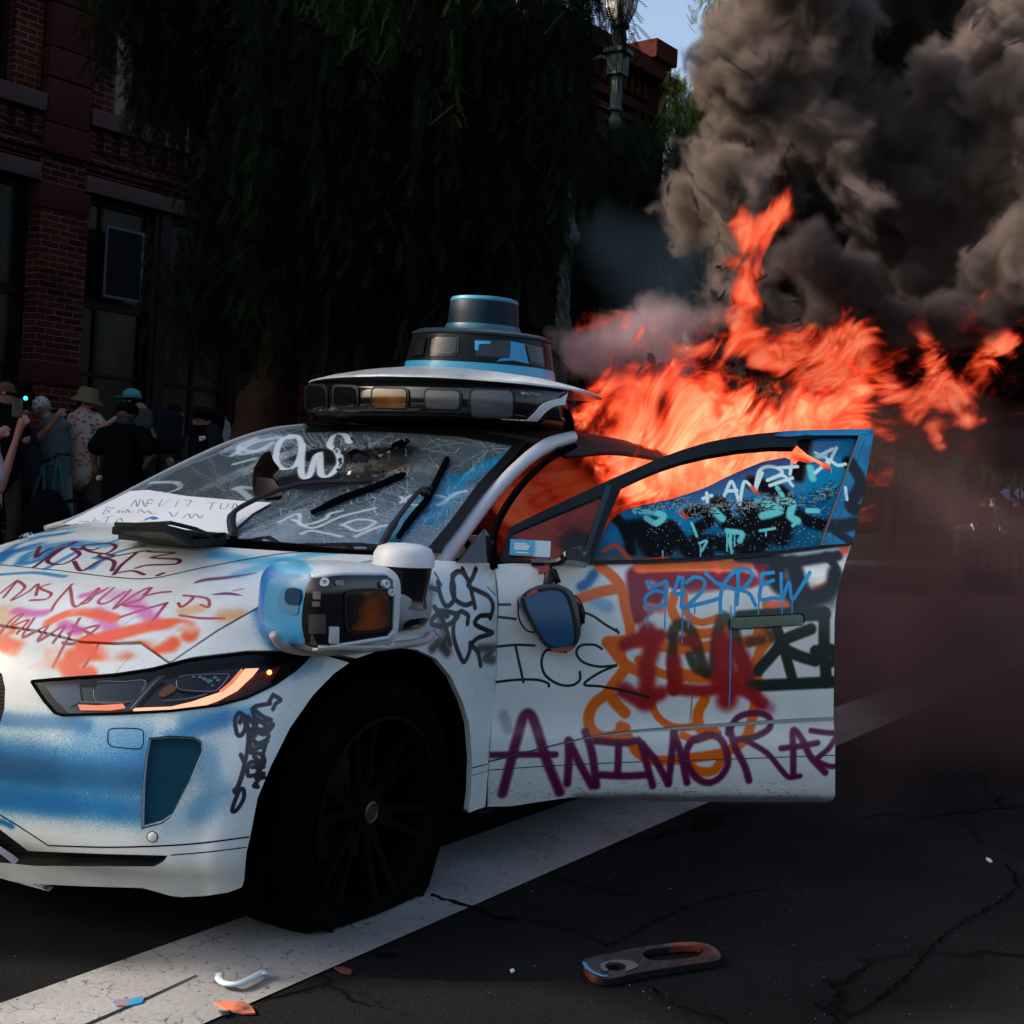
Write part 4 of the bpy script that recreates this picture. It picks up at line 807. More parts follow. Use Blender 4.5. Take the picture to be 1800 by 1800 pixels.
for i, (x, y, r) in enumerate(((360, 1190, 5), (369, 1194, 6), (378, 1187, 4), (352, 1186, 4), (385, 1192, 4), (374, 1202, 3), (340, 1186, 3))):  # bright reflections in the projector, built as pale flecks
    hpatch('lens', [(x + r * cos(t) * RNG.uniform(.7, 1.3), y + r * .7 * sin(t) * RNG.uniform(.7, 1.3)) for t in np.linspace(0, 2 * pi, 8)[:-1]], pmat('lens_reflection', (.3, .33, .28), .15, metal=.6), -.011, sp=3, parent=pj, thick=.002)
hpatch('reflector', [(276, 1218), (285, 1206), (300, 1198), (310, 1203), (305, 1212), (285, 1222)], pmat('amber_glow', (.35, .09, .01), .4, var=.5, scale=30), -.015)
h = B_.hit(476, 1178); q = MB(); q.ball(h[0] - h[1] * .014, .007, 2); q.build('indicator', pmat('indicator_glow', (1, .3, .1), .3, emis=(1, .25, .08), es=3), hl)
def clear_mat(name, tint=(1, 1, 1), refl=.5, rough=.03, dark=.0):
    m, nt, b = mat_new(name); N, L = nt.nodes.new, nt.links.new; nt.nodes.remove(b)
    t = N('ShaderNodeBsdfTransparent'); t.inputs[0].default_value = (*tint, 1); g = N('ShaderNodeBsdfGlossy'); g.inputs['Roughness'].default_value = rough; fr = N('ShaderNodeFresnel'); fr.inputs[0].default_value = 1.5
    mm = N('ShaderNodeMath'); mm.operation = 'MULTIPLY'; mm.inputs[1].default_value = refl * 2; L(fr.outputs[0], mm.inputs[0]); mx = N('ShaderNodeMixShader'); L(mm.outputs[0], mx.inputs[0]); L(t.outputs[0], mx.inputs[1]); L(g.outputs[0], mx.inputs[2])
    L(mx.outputs[0], nt.nodes['Material Output'].inputs[0]); return m
M['clear'] = clear_mat('lamp_cover', (.85, .88, .9), .35)
panel('lamp_cover', B_, HDL, M['clear'], hl, .0, 0, 8)
add = [(56, 1198), (100, 1194), (200, 1187), (267, 1177), (333, 1160), (433, 1148), (548, 1147), (535, 1163), (520, 1177), (483, 1203), (433, 1227), (383, 1240), (300, 1250), (200, 1255), (110, 1257), (97, 1253), (77, 1230), (56, 1198)]
hline('seal', add, .007, M['gap'], .004, smooth=False)
wallstrip(HDL, .03, M['gap'], 'headlight_rim')

# the other half of the nose, mirrored and unsprayed
def mirror(o, parent):
    me = o.data.copy(); n = len(me.vertices); a = np.empty(n * 3, np.float32); me.vertices.foreach_get('co', a); a = a.reshape(-1, 3); a[:, 1] *= -1; a[:, 0] += .004; a[:, 2] -= .004; me.vertices.foreach_set('co', a.ravel()); me.flip_normals()
    c = me.attributes.get('custom_normal')
    if c: me.attributes.remove(c)
    for i, m_ in enumerate(me.materials):
        if m_ is M['p_body'] or m_ is M['p_hood']: me.materials[i] = M['plain_white']
    k = o.copy(); k.data = me; COL.objects.link(k); k.parent = parent
    for ch in list(o.children): mirror(ch, k)
    return k
for o_ in (bp, wg, hl, GRS['grille'], GRS['lower_grille'], GRS['i']): mirror(o_, car)
# ------------------------------------------------------------------ windscreen
WR = [[(.10, 0, 1.075), (.13, -.3, 1.075), (.22, -.55, 1.07), (.34, -.72, 1.065), (.42, -.84, 1.06)],
      [(.52, 0, 1.25), (.55, -.3, 1.245), (.63, -.53, 1.235), (.74, -.68, 1.22), (.84, -.77, 1.21)],
      [(.95, 0, 1.405), (.975, -.3, 1.40), (1.04, -.5, 1.385), (1.11, -.61, 1.37), (1.18, -.685, 1.355)],
      [(1.38, 0, 1.545), (1.40, -.3, 1.54), (1.43, -.46, 1.53), (1.46, -.56, 1.515), (1.50, -.61, 1.50)],
      [(1.9, 0, 1.60), (1.9, -.3, 1.595), (1.9, -.46, 1.585), (1.9, -.56, 1.565), (1.9, -.63, 1.545)]]
FAR = [[(.36, 1.10, 1.035), (.30, .84, 1.06)], [(.66, .97, 1.205), (.66, .76, 1.228)], [(.93, .90, 1.355), (.99, .70, 1.38)], [(1.25, .76, 1.51), (1.36, .60, 1.535)], [(1.9, .68, 1.55), (1.9, .58, 1.575)]]
WR = [fa + [(x, -y, z) for x, y, z in r[::-1]][2:] + r[1:] for r, fa in zip(WR, FAR)]
WG, WF = grid_surf(WR, 6, 10); WV = WG.reshape(-1, 3); WS = Surf(WV, WF)
def uv_ws(p): return (p[1], (p[0] - .1) * .92 + (p[2] - 1.07) * .39)
wc = Canvas('paint_windscreen', -1.0, 1.2, -.2, 1.7, 620, (.40, .47, .50), uv_ws, .36)
def X5(x, y): return (100 + x / 2, 700 + y / 2)
def ws(l, w_, col=(.78, .83, .86), **k): wc.stroke(WS, [X5(*p) for p in l], w_, col, soft=k.pop('soft', .4), **k)
wc.cloud(WS, [X5(1320, 440), X5(1420, 300), X5(1530, 230), X5(1600, 210)], .045, (.02, .43, .58), .85); wc.cloud(WS, [X5(1160, 500), X5(1250, 420), X5(1320, 330), X5(1400, 280)], .06, (.02, .43, .58), .8); wc.cloud(WS, [X5(1100, 540), X5(1190, 520)], .04, (.02, .43, .58), .6)
for l in ([(1290, 440), (1380, 330), (1480, 250), (1610, 215)],): ws(l, .03, (.02, .45, .62), op=.9)
# white lettering
for l in ([(830, 140), (790, 150), (770, 210), (790, 250), (840, 240), (860, 180), (850, 140), (820, 135)], [(780, 200), (760, 240), (750, 260)], [(850, 165), (840, 230), (825, 270)], [(870, 180), (860, 270), (880, 280), (910, 210), (925, 195)], [(925, 200), (930, 270), (960, 275), (995, 220), (985, 190), (960, 170), (980, 130), (1010, 130), (1030, 160)]):
    pass
for l in ([(615, 205), (690, 160), (780, 140)], [(640, 180), (650, 200), (740, 180)], [(625, 235), (700, 215)], [(700, 145), (640, 175), (700, 190), (760, 160)], [(280, 310), (340, 300), (420, 300), (430, 320), (380, 340)], [(300, 335), (340, 330), (370, 340)], [(625, 320), (650, 330), (690, 365)], [(640, 315), (690, 320)]): ws(l, .03, op=.75, holes=.8)
for l in ([(780, 440), (850, 410), (860, 450), (940, 430), (960, 410), (1000, 400)], [(830, 430), (900, 460), (1000, 420), (1120, 390)], [(1210, 370), (1250, 345), (1330, 345), (1360, 350)], [(1000, 450), (1060, 430), (1120, 440), (1060, 470), (1010, 450)], [(1050, 490), (1120, 460), (1160, 450)], [(1210, 350), (1240, 375), (1280, 380)], [(860, 480), (900, 470), (1000, 490)], [(1340, 380), (1360, 370), (1400, 340), (1440, 330)]): ws(l, .017, op=.85, soft=.6)
# crazed glass: radial and ring cracks
rc = np.random.default_rng(4)
def cracks(cx, cy, n, r0, r1, rings, op, wd=.0028):
    an = np.sort(rc.uniform(0, 2 * pi, n)); arms = []
    for a in an:
        pts = []; r = r0; aa = a; R1 = r1 * rc.uniform(.45, 1.1)
        while r < R1: pts.append((cx + r * cos(aa), cy + r * .55 * sin(aa))); r += rc.uniform(8, 22); aa += rc.normal(0, .05)
        if len(pts) > 1: wc.stroke(WS, pts, wd * rc.uniform(.5, 1.3), (.62, .7, .74), soft=.5, op=op * rc.uniform(.4, 1), curve=False)
        arms.append(pts)
    for k in range(rings):
        i = rc.integers(0, len(arms)); a_, b_ = arms[i], arms[(i + 1) % len(arms)]; j = rc.integers(0, max(1, min(len(a_), len(b_))))
        if j < len(a_) and j < len(b_): wc.stroke(WS, [a_[j], b_[j]], wd * .8, (.62, .7, .74), soft=.5, op=op * rc.uniform(.3, .9), curve=False)
cracks(595, 815, 110, 30, 210, 900, .95, .0028); cracks(400, 870, 40, 10, 150, 160, .6, .0026); cracks(300, 900, 26, 10, 110, 90, .5); cracks(650, 800, 60, 10, 110, 300, .9, .002); cracks(500, 860, 26, 20, 150, 90, .6); cracks(860, 790, 60, 6, 160, 260, .7); cracks(790, 880, 50, 8, 170, 240, .7); cracks(380, 850, 20, 10, 120, 40, .45); cracks(560, 930, 50, 10, 180, 200, .6); cracks(700, 930, 40, 10, 130, 160, .6); cracks(880, 850, 30, 5, 90, 120, .7)
for _ in range(900):
    x = rc.normal(640, 80); y = rc.normal(890, 50) if rc.random() < .5 else rc.normal(800, 22); wc.stroke(WS, [(x, y), (x + rc.normal(0, 5), y + rc.normal(0, 3))], .0022, (.7, .76, .8), soft=.5, op=rc.uniform(.3, 1), curve=False)
for _ in range(160):
    x = rc.uniform(430, 860); y = rc.uniform(880, 965); ln_ = rc.uniform(10, 60); wc.stroke(WS, [(x, y), (x + ln_, y - rc.uniform(-3, 12))], .004, (.5, .58, .62), soft=.9, op=rc.uniform(.15, .5), curve=False)
def glass_paint(name, cv, refl=.5, tint=(.35, .38, .4), rough=.35, paint_extra=1.):
    m, nt, b = mat_new(name); N, L = nt.nodes.new, nt.links.new
    t = N('ShaderNodeTexImage'); t.image = cv.image(); t.extension = 'EXTEND'; uv = N('ShaderNodeUVMap'); uv.uv_map = 'uv'; L(uv.outputs[0], t.inputs[0]); L(t.outputs['Color'], b.inputs['Base Color']); b.inputs['Roughness'].default_value = rough; b.inputs['Specular IOR Level'].default_value = .12
    tr = N('ShaderNodeBsdfTransparent'); tr.inputs[0].default_value = (*tint, 1); g = N('ShaderNodeBsdfGlossy'); g.inputs['Roughness'].default_value = .06; fr = N('ShaderNodeFresnel'); fr.inputs[0].default_value = 1.52
    tc = N('ShaderNodeTexCoord'); no = N('ShaderNodeTexNoise'); no.inputs['Scale'].default_value = 30; no.inputs['Detail'].default_value = 5; L(tc.outputs['Object'], no.inputs[0]); bp = N('ShaderNodeBump'); bp.inputs['Strength'].default_value = .25; bp.inputs['Distance'].default_value = .004; L(no.outputs['Fac'], bp.inputs['Height']); L(bp.outputs[0], g.inputs['Normal'])
    mm = N('ShaderNodeMath'); mm.operation = 'MULTIPLY'; mm.inputs[1].default_value = refl * 2; L(fr.outputs[0], mm.inputs[0]); mx = N('ShaderNodeMixShader'); L(mm.outputs[0], mx.inputs[0]); L(tr.outputs[0], mx.inputs[1]); L(g.outputs[0], mx.inputs[2])
    m2 = N('ShaderNodeMixShader'); L(t.outputs['Alpha'], m2.inputs[0]); L(mx.outputs[0], m2.inputs[1]); L(b.outputs[0], m2.inputs[2]); L(m2.outputs[0], nt.nodes['Material Output'].inputs[0]); return m
wc.stroke(WS, [(545, 800), (600, 808), (650, 800), (690, 795)], .17, (.02, .02, .02), soft=.45, op=.97, curve=False); wc.stroke(WS, [(510, 845), (560, 855), (640, 840), (690, 820)], .11, (.02, .02, .02), soft=.5, op=.95, curve=False); wc.cloud(WS, [(500, 850), (620, 845), (700, 800)], .13, (.02, .02, .02), .8); wc.cloud(WS, [(540, 850), (640, 840)], .10, (.03, .03, .03), .8)
for _ in range(380):
    x = rc.normal(630, 45); y = rc.normal(812, 20); wc.stroke(WS, [(x, y), (x + rc.normal(0, 4), y + rc.normal(0, 3))], .0020, [(.6, .62, .62), (.35, .22, .16), (.01, .01, .01)][rc.integers(0, 3)], soft=.4, op=rc.uniform(.4, 1), curve=False)
for l in ([(830, 140), (790, 150), (770, 210), (790, 250), (840, 240), (860, 180), (850, 140), (820, 135)], [(775, 200), (755, 240)], [(865, 165), (860, 265), (885, 280), (910, 210), (925, 195)], [(925, 200), (930, 270), (960, 275), (995, 230), (985, 190), (960, 170), (975, 132), (1010, 130), (1030, 160)]):
    ws(l, .030, op=.97, holes=.15)
M['p_ws'] = glass_paint('cracked_sprayed_windscreen', wc, 1.6, (.3, .33, .35))
WSP = [(60, 944), (100, 931), (150, 908), (200, 884), (300, 829), (400, 783), (475, 759), (537, 748), (650, 747), (800, 754), (925, 777), (900, 808), (850, 866), (810, 925), (782, 962), (768, 990), (720, 985), (660, 980), (500, 974), (395, 966), (230, 956)]
hole1 = [(462, 800), (474, 793), (482, 812), (492, 825), (480, 838), (500, 868), (494, 880), (470, 882), (448, 876), (444, 855), (446, 825)]
hole2 = [(690, 782), (700, 776), (716, 771), (722, 778), (706, 790), (692, 795), (682, 790)]
hole3 = [(610, 798), (625, 790), (640, 796), (655, 808), (640, 818), (622, 815)]
wsn = panel('windscreen', WS, WSP, M['p_ws'], car, .004, 0, 8, lambda v: wc.uv(v), holes=(hole1, hole2, hole3))
M['frit'] = pmat('black_frit', (.006, .007, .008), .35)
def wpatch(name, poly, mat, off, parent=car, sp=8, thick=.003, uvf=None): return panel(name, WS, poly, mat, parent, off, thick, sp, uvf)
wpatch('frit_band', [(925, 776), (900, 808), (850, 866), (810, 925), (782, 962), (768, 990), (735, 987), (790, 920), (835, 858), (888, 800), (900, 786), (800, 769), (650, 760), (537, 762), (537, 748), (650, 746), (800, 753)], M['frit'], .007, wsn)
wpatch('frit_band', [(395, 958), (500, 960), (660, 962), (745, 965), (760, 990), (660, 982), (500, 976), (395, 970)], M['frit'], .007, wsn)
# shattered, sagging part of the pane: dark flakes and glitter
fl = MB(); 
for _ in range(170):
    x = 600 + rc.normal(0, 70); y = 806 + rc.normal(0, 20)
    if not (590 < x < 715 and 772 < y < 862): continue
    h = WS.hit(x, y)
    if h is None: continue
    c = h[0] + h[1] * rc.uniform(.004, .02); a = Vector(rc.normal(0, 1, 3)).normalized(); b_ = (h[1] + Vector(rc.normal(0, .5, 3))).normalized().cross(a).normalized(); r = rc.uniform(.004, .016); n = len(fl.v)
    fl.add([c + a * r, c + b_ * r * .8, c - a * r * .9, c - b_ * r * .6], [(0, 1, 2, 3)])
fo_ = fl.build('shattered_flakes', pmat('shattered_glass', (.025, .025, .025), .25, var=.9, scale=80, coat=.6), wsn); fo_['kind'] = 'stuff'
wpatch('shattered_sheet', smooth_poly([(492, 838), (500, 815), (540, 790), (590, 775), (650, 768), (690, 785), (702, 805), (695, 830), (672, 848), (640, 842), (600, 868), (540, 872), (505, 868)], 3), pmat('crazed_dark_glass', (.008, .007, .007), .5, var=.95, scale=45, bump=1.0, bscale=70), -.012, wsn)
# the sheet of paper lying over the lower corner, with pen writing
pc = Canvas('pen_writing', -1.0, 1.2, -.3, 1.2, 700, (.84, .86, .88), uv_ws, 1.)
def X7(x, y): return (x / 3.913, 640 + y / 3.913)
for l in ([(905, 1000), (935, 955), (950, 1000), (970, 950)], [(985, 955), (1000, 1000)], [(1010, 1000), (1030, 950), (1060, 960)], [(1010, 975), (1050, 980)], [(1120, 950), (1100, 1000), (1170, 960), (1200, 950)], [(1230, 960), (1210, 1000)], [(1270, 955), (1320, 960), (1290, 1000)], [(1430, 975), (1500, 975)], [(1470, 975), (1450, 1020)], [(1530, 980), (1520, 1015), (1560, 1010), (1580, 980)], [(1600, 1015), (1620, 980), (1650, 1015)], [(1680, 980), (1660, 1020)],
          [(740, 1010), (715, 1050), (760, 1040), (745, 1025), (790, 1010), (730, 1005)], [(800, 1040), (830, 1025), (820, 1045), (850, 1030), (850, 1045)], [(870, 1045), (880, 1020), (900, 1040), (930, 1035)], [(950, 1045), (970, 1020), (1000, 1045), (1020, 1030), (1050, 1050), (1080, 1050)], [(1170, 1040), (1200, 1070), (1230, 1040)], [(1260, 1080), (1300, 1050), (1320, 1080), (1350, 1050), (1380, 1080), (1400, 1060)],
          [(560, 1100), (535, 1130)], [(550, 1100), (620, 1105), (580, 1115), (625, 1130)], [(660, 1080), (640, 1125), (700, 1120)], [(650, 1100), (690, 1095)], [(710, 1075), (790, 1065)], [(750, 1070), (735, 1110)], [(800, 1110), (830, 1080), (850, 1100)]):
    pc.stroke(WS, [X7(*p) for p in l], .004, (.18, .2, .24), soft=.5, op=.8)
pc.stroke(WS, [X7(1010, 1090), X7(1040, 1075), X7(1080, 1085)], .02, BLUE)
pp = [(104, 931), (150, 908), (190, 886), (228, 868), (262, 866), (330, 877), (430, 886), (478, 889), (445, 908), (408, 940), (398, 957), (300, 951), (200, 942)]
pap = panel('paper_sheet', WS, pp, paint_mat('handwritten_paper', pc, rough=.7, coat=0, dirt=.1), None, .012, .001, 9, lambda v: pc.uv(v)); tag(pap, 'white paper with faint pen handwriting spread over the lower corner of the windscreen', 'paper sheet')
# dark scuttle between bonnet and glass
q = MB(); v = [P(x, y, z=1.05) for x, y in ((60, 940), (200, 947), (395, 972), (660, 985), (780, 990))]; 

# wipers
def wsb(pts, off): return [WS.near(*p)[0] + WS.near(*p)[1] * o_ for p, o_ in zip(pts, off)]
for lab_, arm, blade in (('wiper', [(402, 955), (412, 925), (440, 908), (500, 882), (560, 868), (655, 862)], [(550, 908), (600, 884), (660, 862), (700, 845), (712, 840)]),
                         ('wiper', [(668, 968), (690, 940), (718, 905), (740, 882), (756, 878)], [(700, 950), (725, 915), (750, 885), (768, 850), (783, 820), (787, 812)])):
    wp = MB(); a = wsb(arm, [.01, .04, .05, .05, .045, .035]); wp.tube(cr(a, 5), [.016] * 6 + [.011] * (len(cr(a, 5)) - 6), 8, flat=.6); q = MB(); b_ = wsb(blade, [.016] * len(blade)); q.tube(cr(b_, 6), [.010] * 3 + [.013] * (len(cr(b_, 6)) - 6) + [.008] * 3, 8)
    o = wp.build('wiper', M['trim'], car, smooth=True); q.build('blade', M['rubber'], o, smooth=True)
q = MB(); q.ball(WS.near(745, 884)[0] + WS.near(745, 884)[1] * .04, .022, 2, (1, 1, .7)); q.build('wiper_joint', M['trim'], car, smooth=True)

# ------------------------------------------------------------------ cabin: pillars, roof, dark interior, far side and rear
PIL = Surf(WV, WF)
def pillar_tube(name, pts3, rad, mat, **k):
    q = MB(); c = cr(pts3, 8); q.tube(c, np.interp(np.linspace(0, 1, len(c)), np.linspace(0, 1, len(rad)), rad), 14, **k); return q.build(name, mat, car, smooth=True)
ap = [P(770, 992, x=.46), P(815, 932, x=.70), P(866, 868, x=.98), P(918, 815, x=1.24), P(962, 783, x=1.46), P(1006, 768, x=1.66)]
pillar_tube('front_pillar', ap, [.040, .031, .028, .027, .031, .026], M['plain_white'])
pillar_tube('front_pillar', [WS.near(x_, y_)[0] for x_, y_ in ((80, 938), (150, 906), (300, 828), (400, 782), (475, 758), (537, 748))], [.016, .016, .015, .015, .015, .015], pmat('far_pillar_paint', (.28, .30, .31), .35, var=.1))
q = MB(); c = WS.near(905, 825)
q = MB(); q.add([P(849, 931, y=-.84), P(866, 960, y=-.86), P(852, 990, y=-.88), P(800, 990, y=-.86)], [(0, 1, 2, 3)]); o = q.build('quarter_trim', M['gloss'], car); s_ = o.modifiers.new('thickness', 'SOLIDIFY'); s_.thickness = .01
pillar_tube('door_seal', [P(868, 998, y=-.90), P(868, 940, y=-.84), P(890, 890, y=-.78), P(930, 838, y=-.71), P(975, 800, y=-.66), P(1010, 785, y=-.62)], [.014] * 6, M['rubber'])
RR = [[(1.35, 0, 1.545), (1.37, -.3, 1.54), (1.42, -.5, 1.52), (1.48, -.60, 1.495), (1.5, -.66, 1.46)], [(2.0, 0, 1.60), (2.0, -.3, 1.595), (2.0, -.5, 1.575), (2.0, -.62, 1.545), (2.0, -.68, 1.50)], [(2.8, 0, 1.58), (2.8, -.3, 1.575), (2.8, -.48, 1.555), (2.8, -.60, 1.52), (2.8, -.66, 1.47)],
      [(3.35, 0, 1.48), (3.35, -.3, 1.475), (3.35, -.45, 1.455), (3.34, -.55, 1.42), (3.33, -.62, 1.36)], [(3.62, 0, 1.30), (3.62, -.3, 1.30), (3.61, -.47, 1.28), (3.58, -.6, 1.25), (3.53, -.7, 1.2)], [(3.74, 0, 1.08), (3.74, -.3, 1.08), (3.72, -.55, 1.07), (3.66, -.75, 1.06), (3.56, -.84, 1.04)],
      [(3.80, 0, .85), (3.79, -.35, .85), (3.76, -.6, .85), (3.68, -.8, .85), (3.54, -.9, .84)], [(3.84, 0, .5), (3.83, -.35, .5), (3.80, -.6, .5), (3.70, -.82, .5), (3.50, -.93, .5)], [(3.78, 0, .25), (3.77, -.35, .25), (3.74, -.6, .25), (3.64, -.80, .25), (3.46, -.90, .25)]]
RR = [[(x, -y, z) for x, y, z in r[::-1]] + r[1:] for r in RR]; rg, rf = grid_surf(RR, 5, 5)
o = mesh('roof_and_tail', rg.reshape(-1, 3), rf, pmat('scorched_paint', (.03, .028, .027), .6, var=.7, scale=3), car); s_ = o.modifiers.new('thickness', 'SOLIDIFY'); s_.thickness = .02
# sides behind the front doors and the whole far side
def side(sg, x0, nm):
    P2 = [(x0, .22), (2.56, .22), (2.60, .5), (2.75, .72), (2.99, .80), (3.23, .72), (3.38, .5), (3.42, .25), (3.52, .25), (3.55, .8), (3.56, 1.04), (x0, 1.06)]
    q = MB(); n = len(P2); yy = lambda x, z: sg * (.935 - max(0, (z - .9)) * .35 - max(0, x - 3.2) * .12)
    q.add([(x, yy(x, z), z) for x, z in P2] + [(x, yy(x, z) - sg * .04, z) for x, z in P2], [tuple(range(n)), tuple(range(2 * n - 1, n - 1, -1))] + [(i, (i + 1) % n, n + (i + 1) % n, n + i) for i in range(n)])
    return q.build(nm, M['plain_white'], car)
side(-1, 1.86, 'rear_quarter'); side(1, .68, 'side_panel')
for sg in (-1, 1):
    for xx, top in (((1.82, 1.5),) if sg < 0 else ((1.82, 1.5), (.9, 1.2))): pass
    if sg < 0: continue
    q = MB(); q.tube([(1.84, sg * .90, 1.05), (1.80, sg * .76, 1.3), (1.78, sg * .66, 1.52)], .045, 8); q.build('centre_pillar', M['trim'], car, smooth=True)
    q = MB(); q.tube([(2.95, sg * .86, 1.05), (3.1, sg * .72, 1.3), (3.0, sg * .63, 1.5)], .05, 8); q.build('rear_pillar', M['trim'], car, smooth=True)
    q = MB(); q.tube([(1.48, sg * .63, 1.50), (2.0, sg * .66, 1.53), (2.8, sg * .64, 1.50), (3.3, sg * .6, 1.4)], .03, 8); q.build('roof_rail', M['trim'], car, smooth=True)
M['dark_cabin'] = pmat('cabin_black', (.012, .011, .011), .8, var=.4, scale=4)
q = MB(); q.box(.55, 3.5, -.80, .80, .22, .34); q.box(.60, .72, -.74, .74, .34, .95); q.box(.60, 3.4, -.90, -.78, .18, .34); q.box(.60, 3.4, .78, .90, .18, .34); q.box(.35, .86, -.70, .70, .78, 1.0, .04); auto_smooth(q.build('cabin_floor', M['dark_cabin'], car))
for sy in (-.38, .38):
    q = MB(); q.box(1.25, 1.75, sy - .25, sy + .25, .45, .62, .05); q.box(1.68, 1.86, sy - .24, sy + .24, .55, 1.18, .05); q.box(1.74, 1.86, sy - .13, sy + .13, 1.2, 1.38, .04); auto_smooth(q.build('seat', pmat('brown_seat', (.03, .017, .012), .7, var=.2), car))
q = MB(); n = 20; q.tube([(.98 + .06 * sin(2 * pi * k / n), -.38 + .18 * cos(2 * pi * k / n), .98 + .16 * sin(2 * pi * k / n)) for k in range(n + 1)], .015, 8); q.build('steering_wheel', M['dark_cabin'], car, smooth=True)
q = MB(); q.box(.80, .98, -.66, .66, .9, 1.03, .03); auto_smooth(q.build('dashboard', M['dark_cabin'], car))
q = MB(); c = np.array([(1.02, .30, 1.0)]); q.add([P(445, 880, x=.9), P(452, 838, x=.95), P(480, 842, x=.95), P(500, 870, x=.9)], [(0, 1, 2, 3)]); q.build('torn_trim', pmat('torn_card', (.16, .10, .085), .8, var=.2), car)

# ------------------------------------------------------------------ wheels
def wheel(cx, cy, cz, flat, out=-1, full=True, lab='wheel', k_=1.0):
    w_ = thing_part = None; R_, W_ = .375, .125; n, v, f = 96, [], []
    Z_ = k_; prof = [(.262, -.10), (.275, -.122), (.305, -.135), (.34, -.132), (.362, -.118), (.373, -.095), (.376, -.05), (.376, .05), (.373, .095), (.355, .125), (.305, .135), (.265, .11)]
    prof = [(r * k_, t) for r, t in prof]
    for k in range(n):
        a = 2 * pi * k / n
        for j, (r, t) in enumerate(prof):
            tread = .004 * (1 if (k % 4) < 2 else -1) if 5 <= j <= 8 else 0
            x, z = (r + tread) * cos(a), (r + tread) * sin(a); tt = t
            lim = -cz + .004
            if z < lim + .0:
                over = lim - z; z = lim + .002 * j; tt = t * (1 + over * 2.2); x *= 1 + over * .45
            elif z < lim + .09 and flat: tt = t * (1 + (lim + .09 - z) * 1.6)
            v.append((cx + x, cy + out * -tt, cz + z))
    m_ = len(prof); f = [(k * m_ + j, k * m_ + j + 1, ((k + 1) % n) * m_ + j + 1, ((k + 1) % n) * m_ + j) for k in range(n) for j in range(m_ - 1)]
    rt = mesh('wheel', v, f, M['rubber'], car, smooth=True); rt.data.set_sharp_from_angle(angle=radians(40))
    q = MB(); o_ = Vector((0, out, 0)); c = Vector((cx, cy, cz))
    q.lathe([(.266, .085), (.272, .118), (.262, .122), (.250, .10), (.244, .02), (.244, -.08)], c, 64, o_)
    q.v = q.v; q.f = q.f[:-2]
    n_sp = 12 if full else 6; q.v = [tuple(c + (Vector(p_) - c) * k_) for p_ in q.v]
    for k in range(n_sp):
        a = 2 * pi * (k + (0.18 if k % 2 else -.18)) / n_sp; d = Vector((cos(a), 0, sin(a))); s = Vector((-sin(a), 0, cos(a)))
        p = [(.045, .075, .020), (.12, .085, .012), (.20, .10, .011), (.252, .112, .016)]; n0 = len(q.v)
        for r, h, wd in [(r * k_, h * (1 if k_ == 1 else 1.05), wd) for r, h, wd in p]: q.v += [tuple(c + d * r + o_ * (h) + s * wd), tuple(c + d * r + o_ * (h) - s * wd), tuple(c + d * r + o_ * (h - .03) - s * wd * 1.2), tuple(c + d * r + o_ * (h - .03) + s * wd * 1.2)]
        for i in range(3): q.f += [(n0 + i * 4 + j, n0 + i * 4 + (j + 1) % 4, n0 + i * 4 + 4 + (j + 1) % 4, n0 + i * 4 + 4 + j) for j in range(4)]
    q.lathe([(.0, .06), (.075, .06), (.07, .085), (.05, .092), (.0, .092)], c, 32, o_)
    for k in range(5):
        a = 2 * pi * k / 5; q.lathe([(.0, .08), (.011, .08), (.010, .092), (0, .092)], c + Vector((cos(a), 0, sin(a))) * .058, 8, o_)
    rm = auto_smooth(q.build('rim', M['satin'], rt), 30)
    q = MB(); q.lathe([(0, -.02), (.17, -.02), (.17, 0), (0, 0)], c, 40, o_); q.build('brake_disc', pmat('dull_iron', (.02, .02, .02), .5), rt)
    q = MB(); q.lathe([(.0, .092), (.032, .092), (.034, .098), (.028, .101), (.024, .098), (.0, .098)], c, 32, o_); hb_ = auto_smooth(q.build('hub_cap', pmat('worn_badge', (.10, .06, .055), .35, metal=.7, var=.4, scale=60), rt))
    return rt
M['satin'] = pmat('satin_black_alloy', (.003, .003, .003), .6, spec=.03)
wheel(-.02, -.80, .30, True, k_=1.09); wheel(-.02, .81, .36, False, 1); wheel(2.97, -.80, .36, False); wheel(2.97, .80, .36, False, 1)

# ------------------------------------------------------------------ sensor pod on the wing
pd = P(590, 1068, y=-.99); PC = Vector(pd)
pa = radians(8)
pe, pn, pu = Vector((cos(pa), -sin(pa) * 1, 0)), Vector((-sin(pa), -cos(pa), 0)), Vector((0, 0, 1))
def sup(c, e, n_, u_, a, b, h, p=3.6, nu=48, nv=28, taper=0.):
    v, f = [], []; sg = lambda t: (abs(cos(t)) ** (2 / p) * np.sign(cos(t)), abs(sin(t)) ** (2 / p) * np.sign(sin(t)))
    for i in range(nv + 1):
        cz_, sz_ = sg(-pi / 2 + pi * i / nv)
        for j in range(nu):
            cx_, sy_ = sg(2 * pi * j / nu); x = a * cz_ * cx_; v.append(c + e * x + n_ * (b * cz_ * sy_) * (1 + taper * x / a) + u_ * (h * sz_))
    f = [(i * nu + j, i * nu + (j + 1) % nu, (i + 1) * nu + (j + 1) % nu, (i + 1) * nu + j) for i in range(nv) for j in range(nu)]; return v, f
pv_, pf_ = sup(PC + pn * -.06 + pe * .035, pe, pn, pu, .172, .15, .122, 4.6)
PS = Surf(pv_, pf_)
podc = Canvas('paint_pod', -1.2, 1.5, .7, 1.4, 700, WHITE, uv_side)
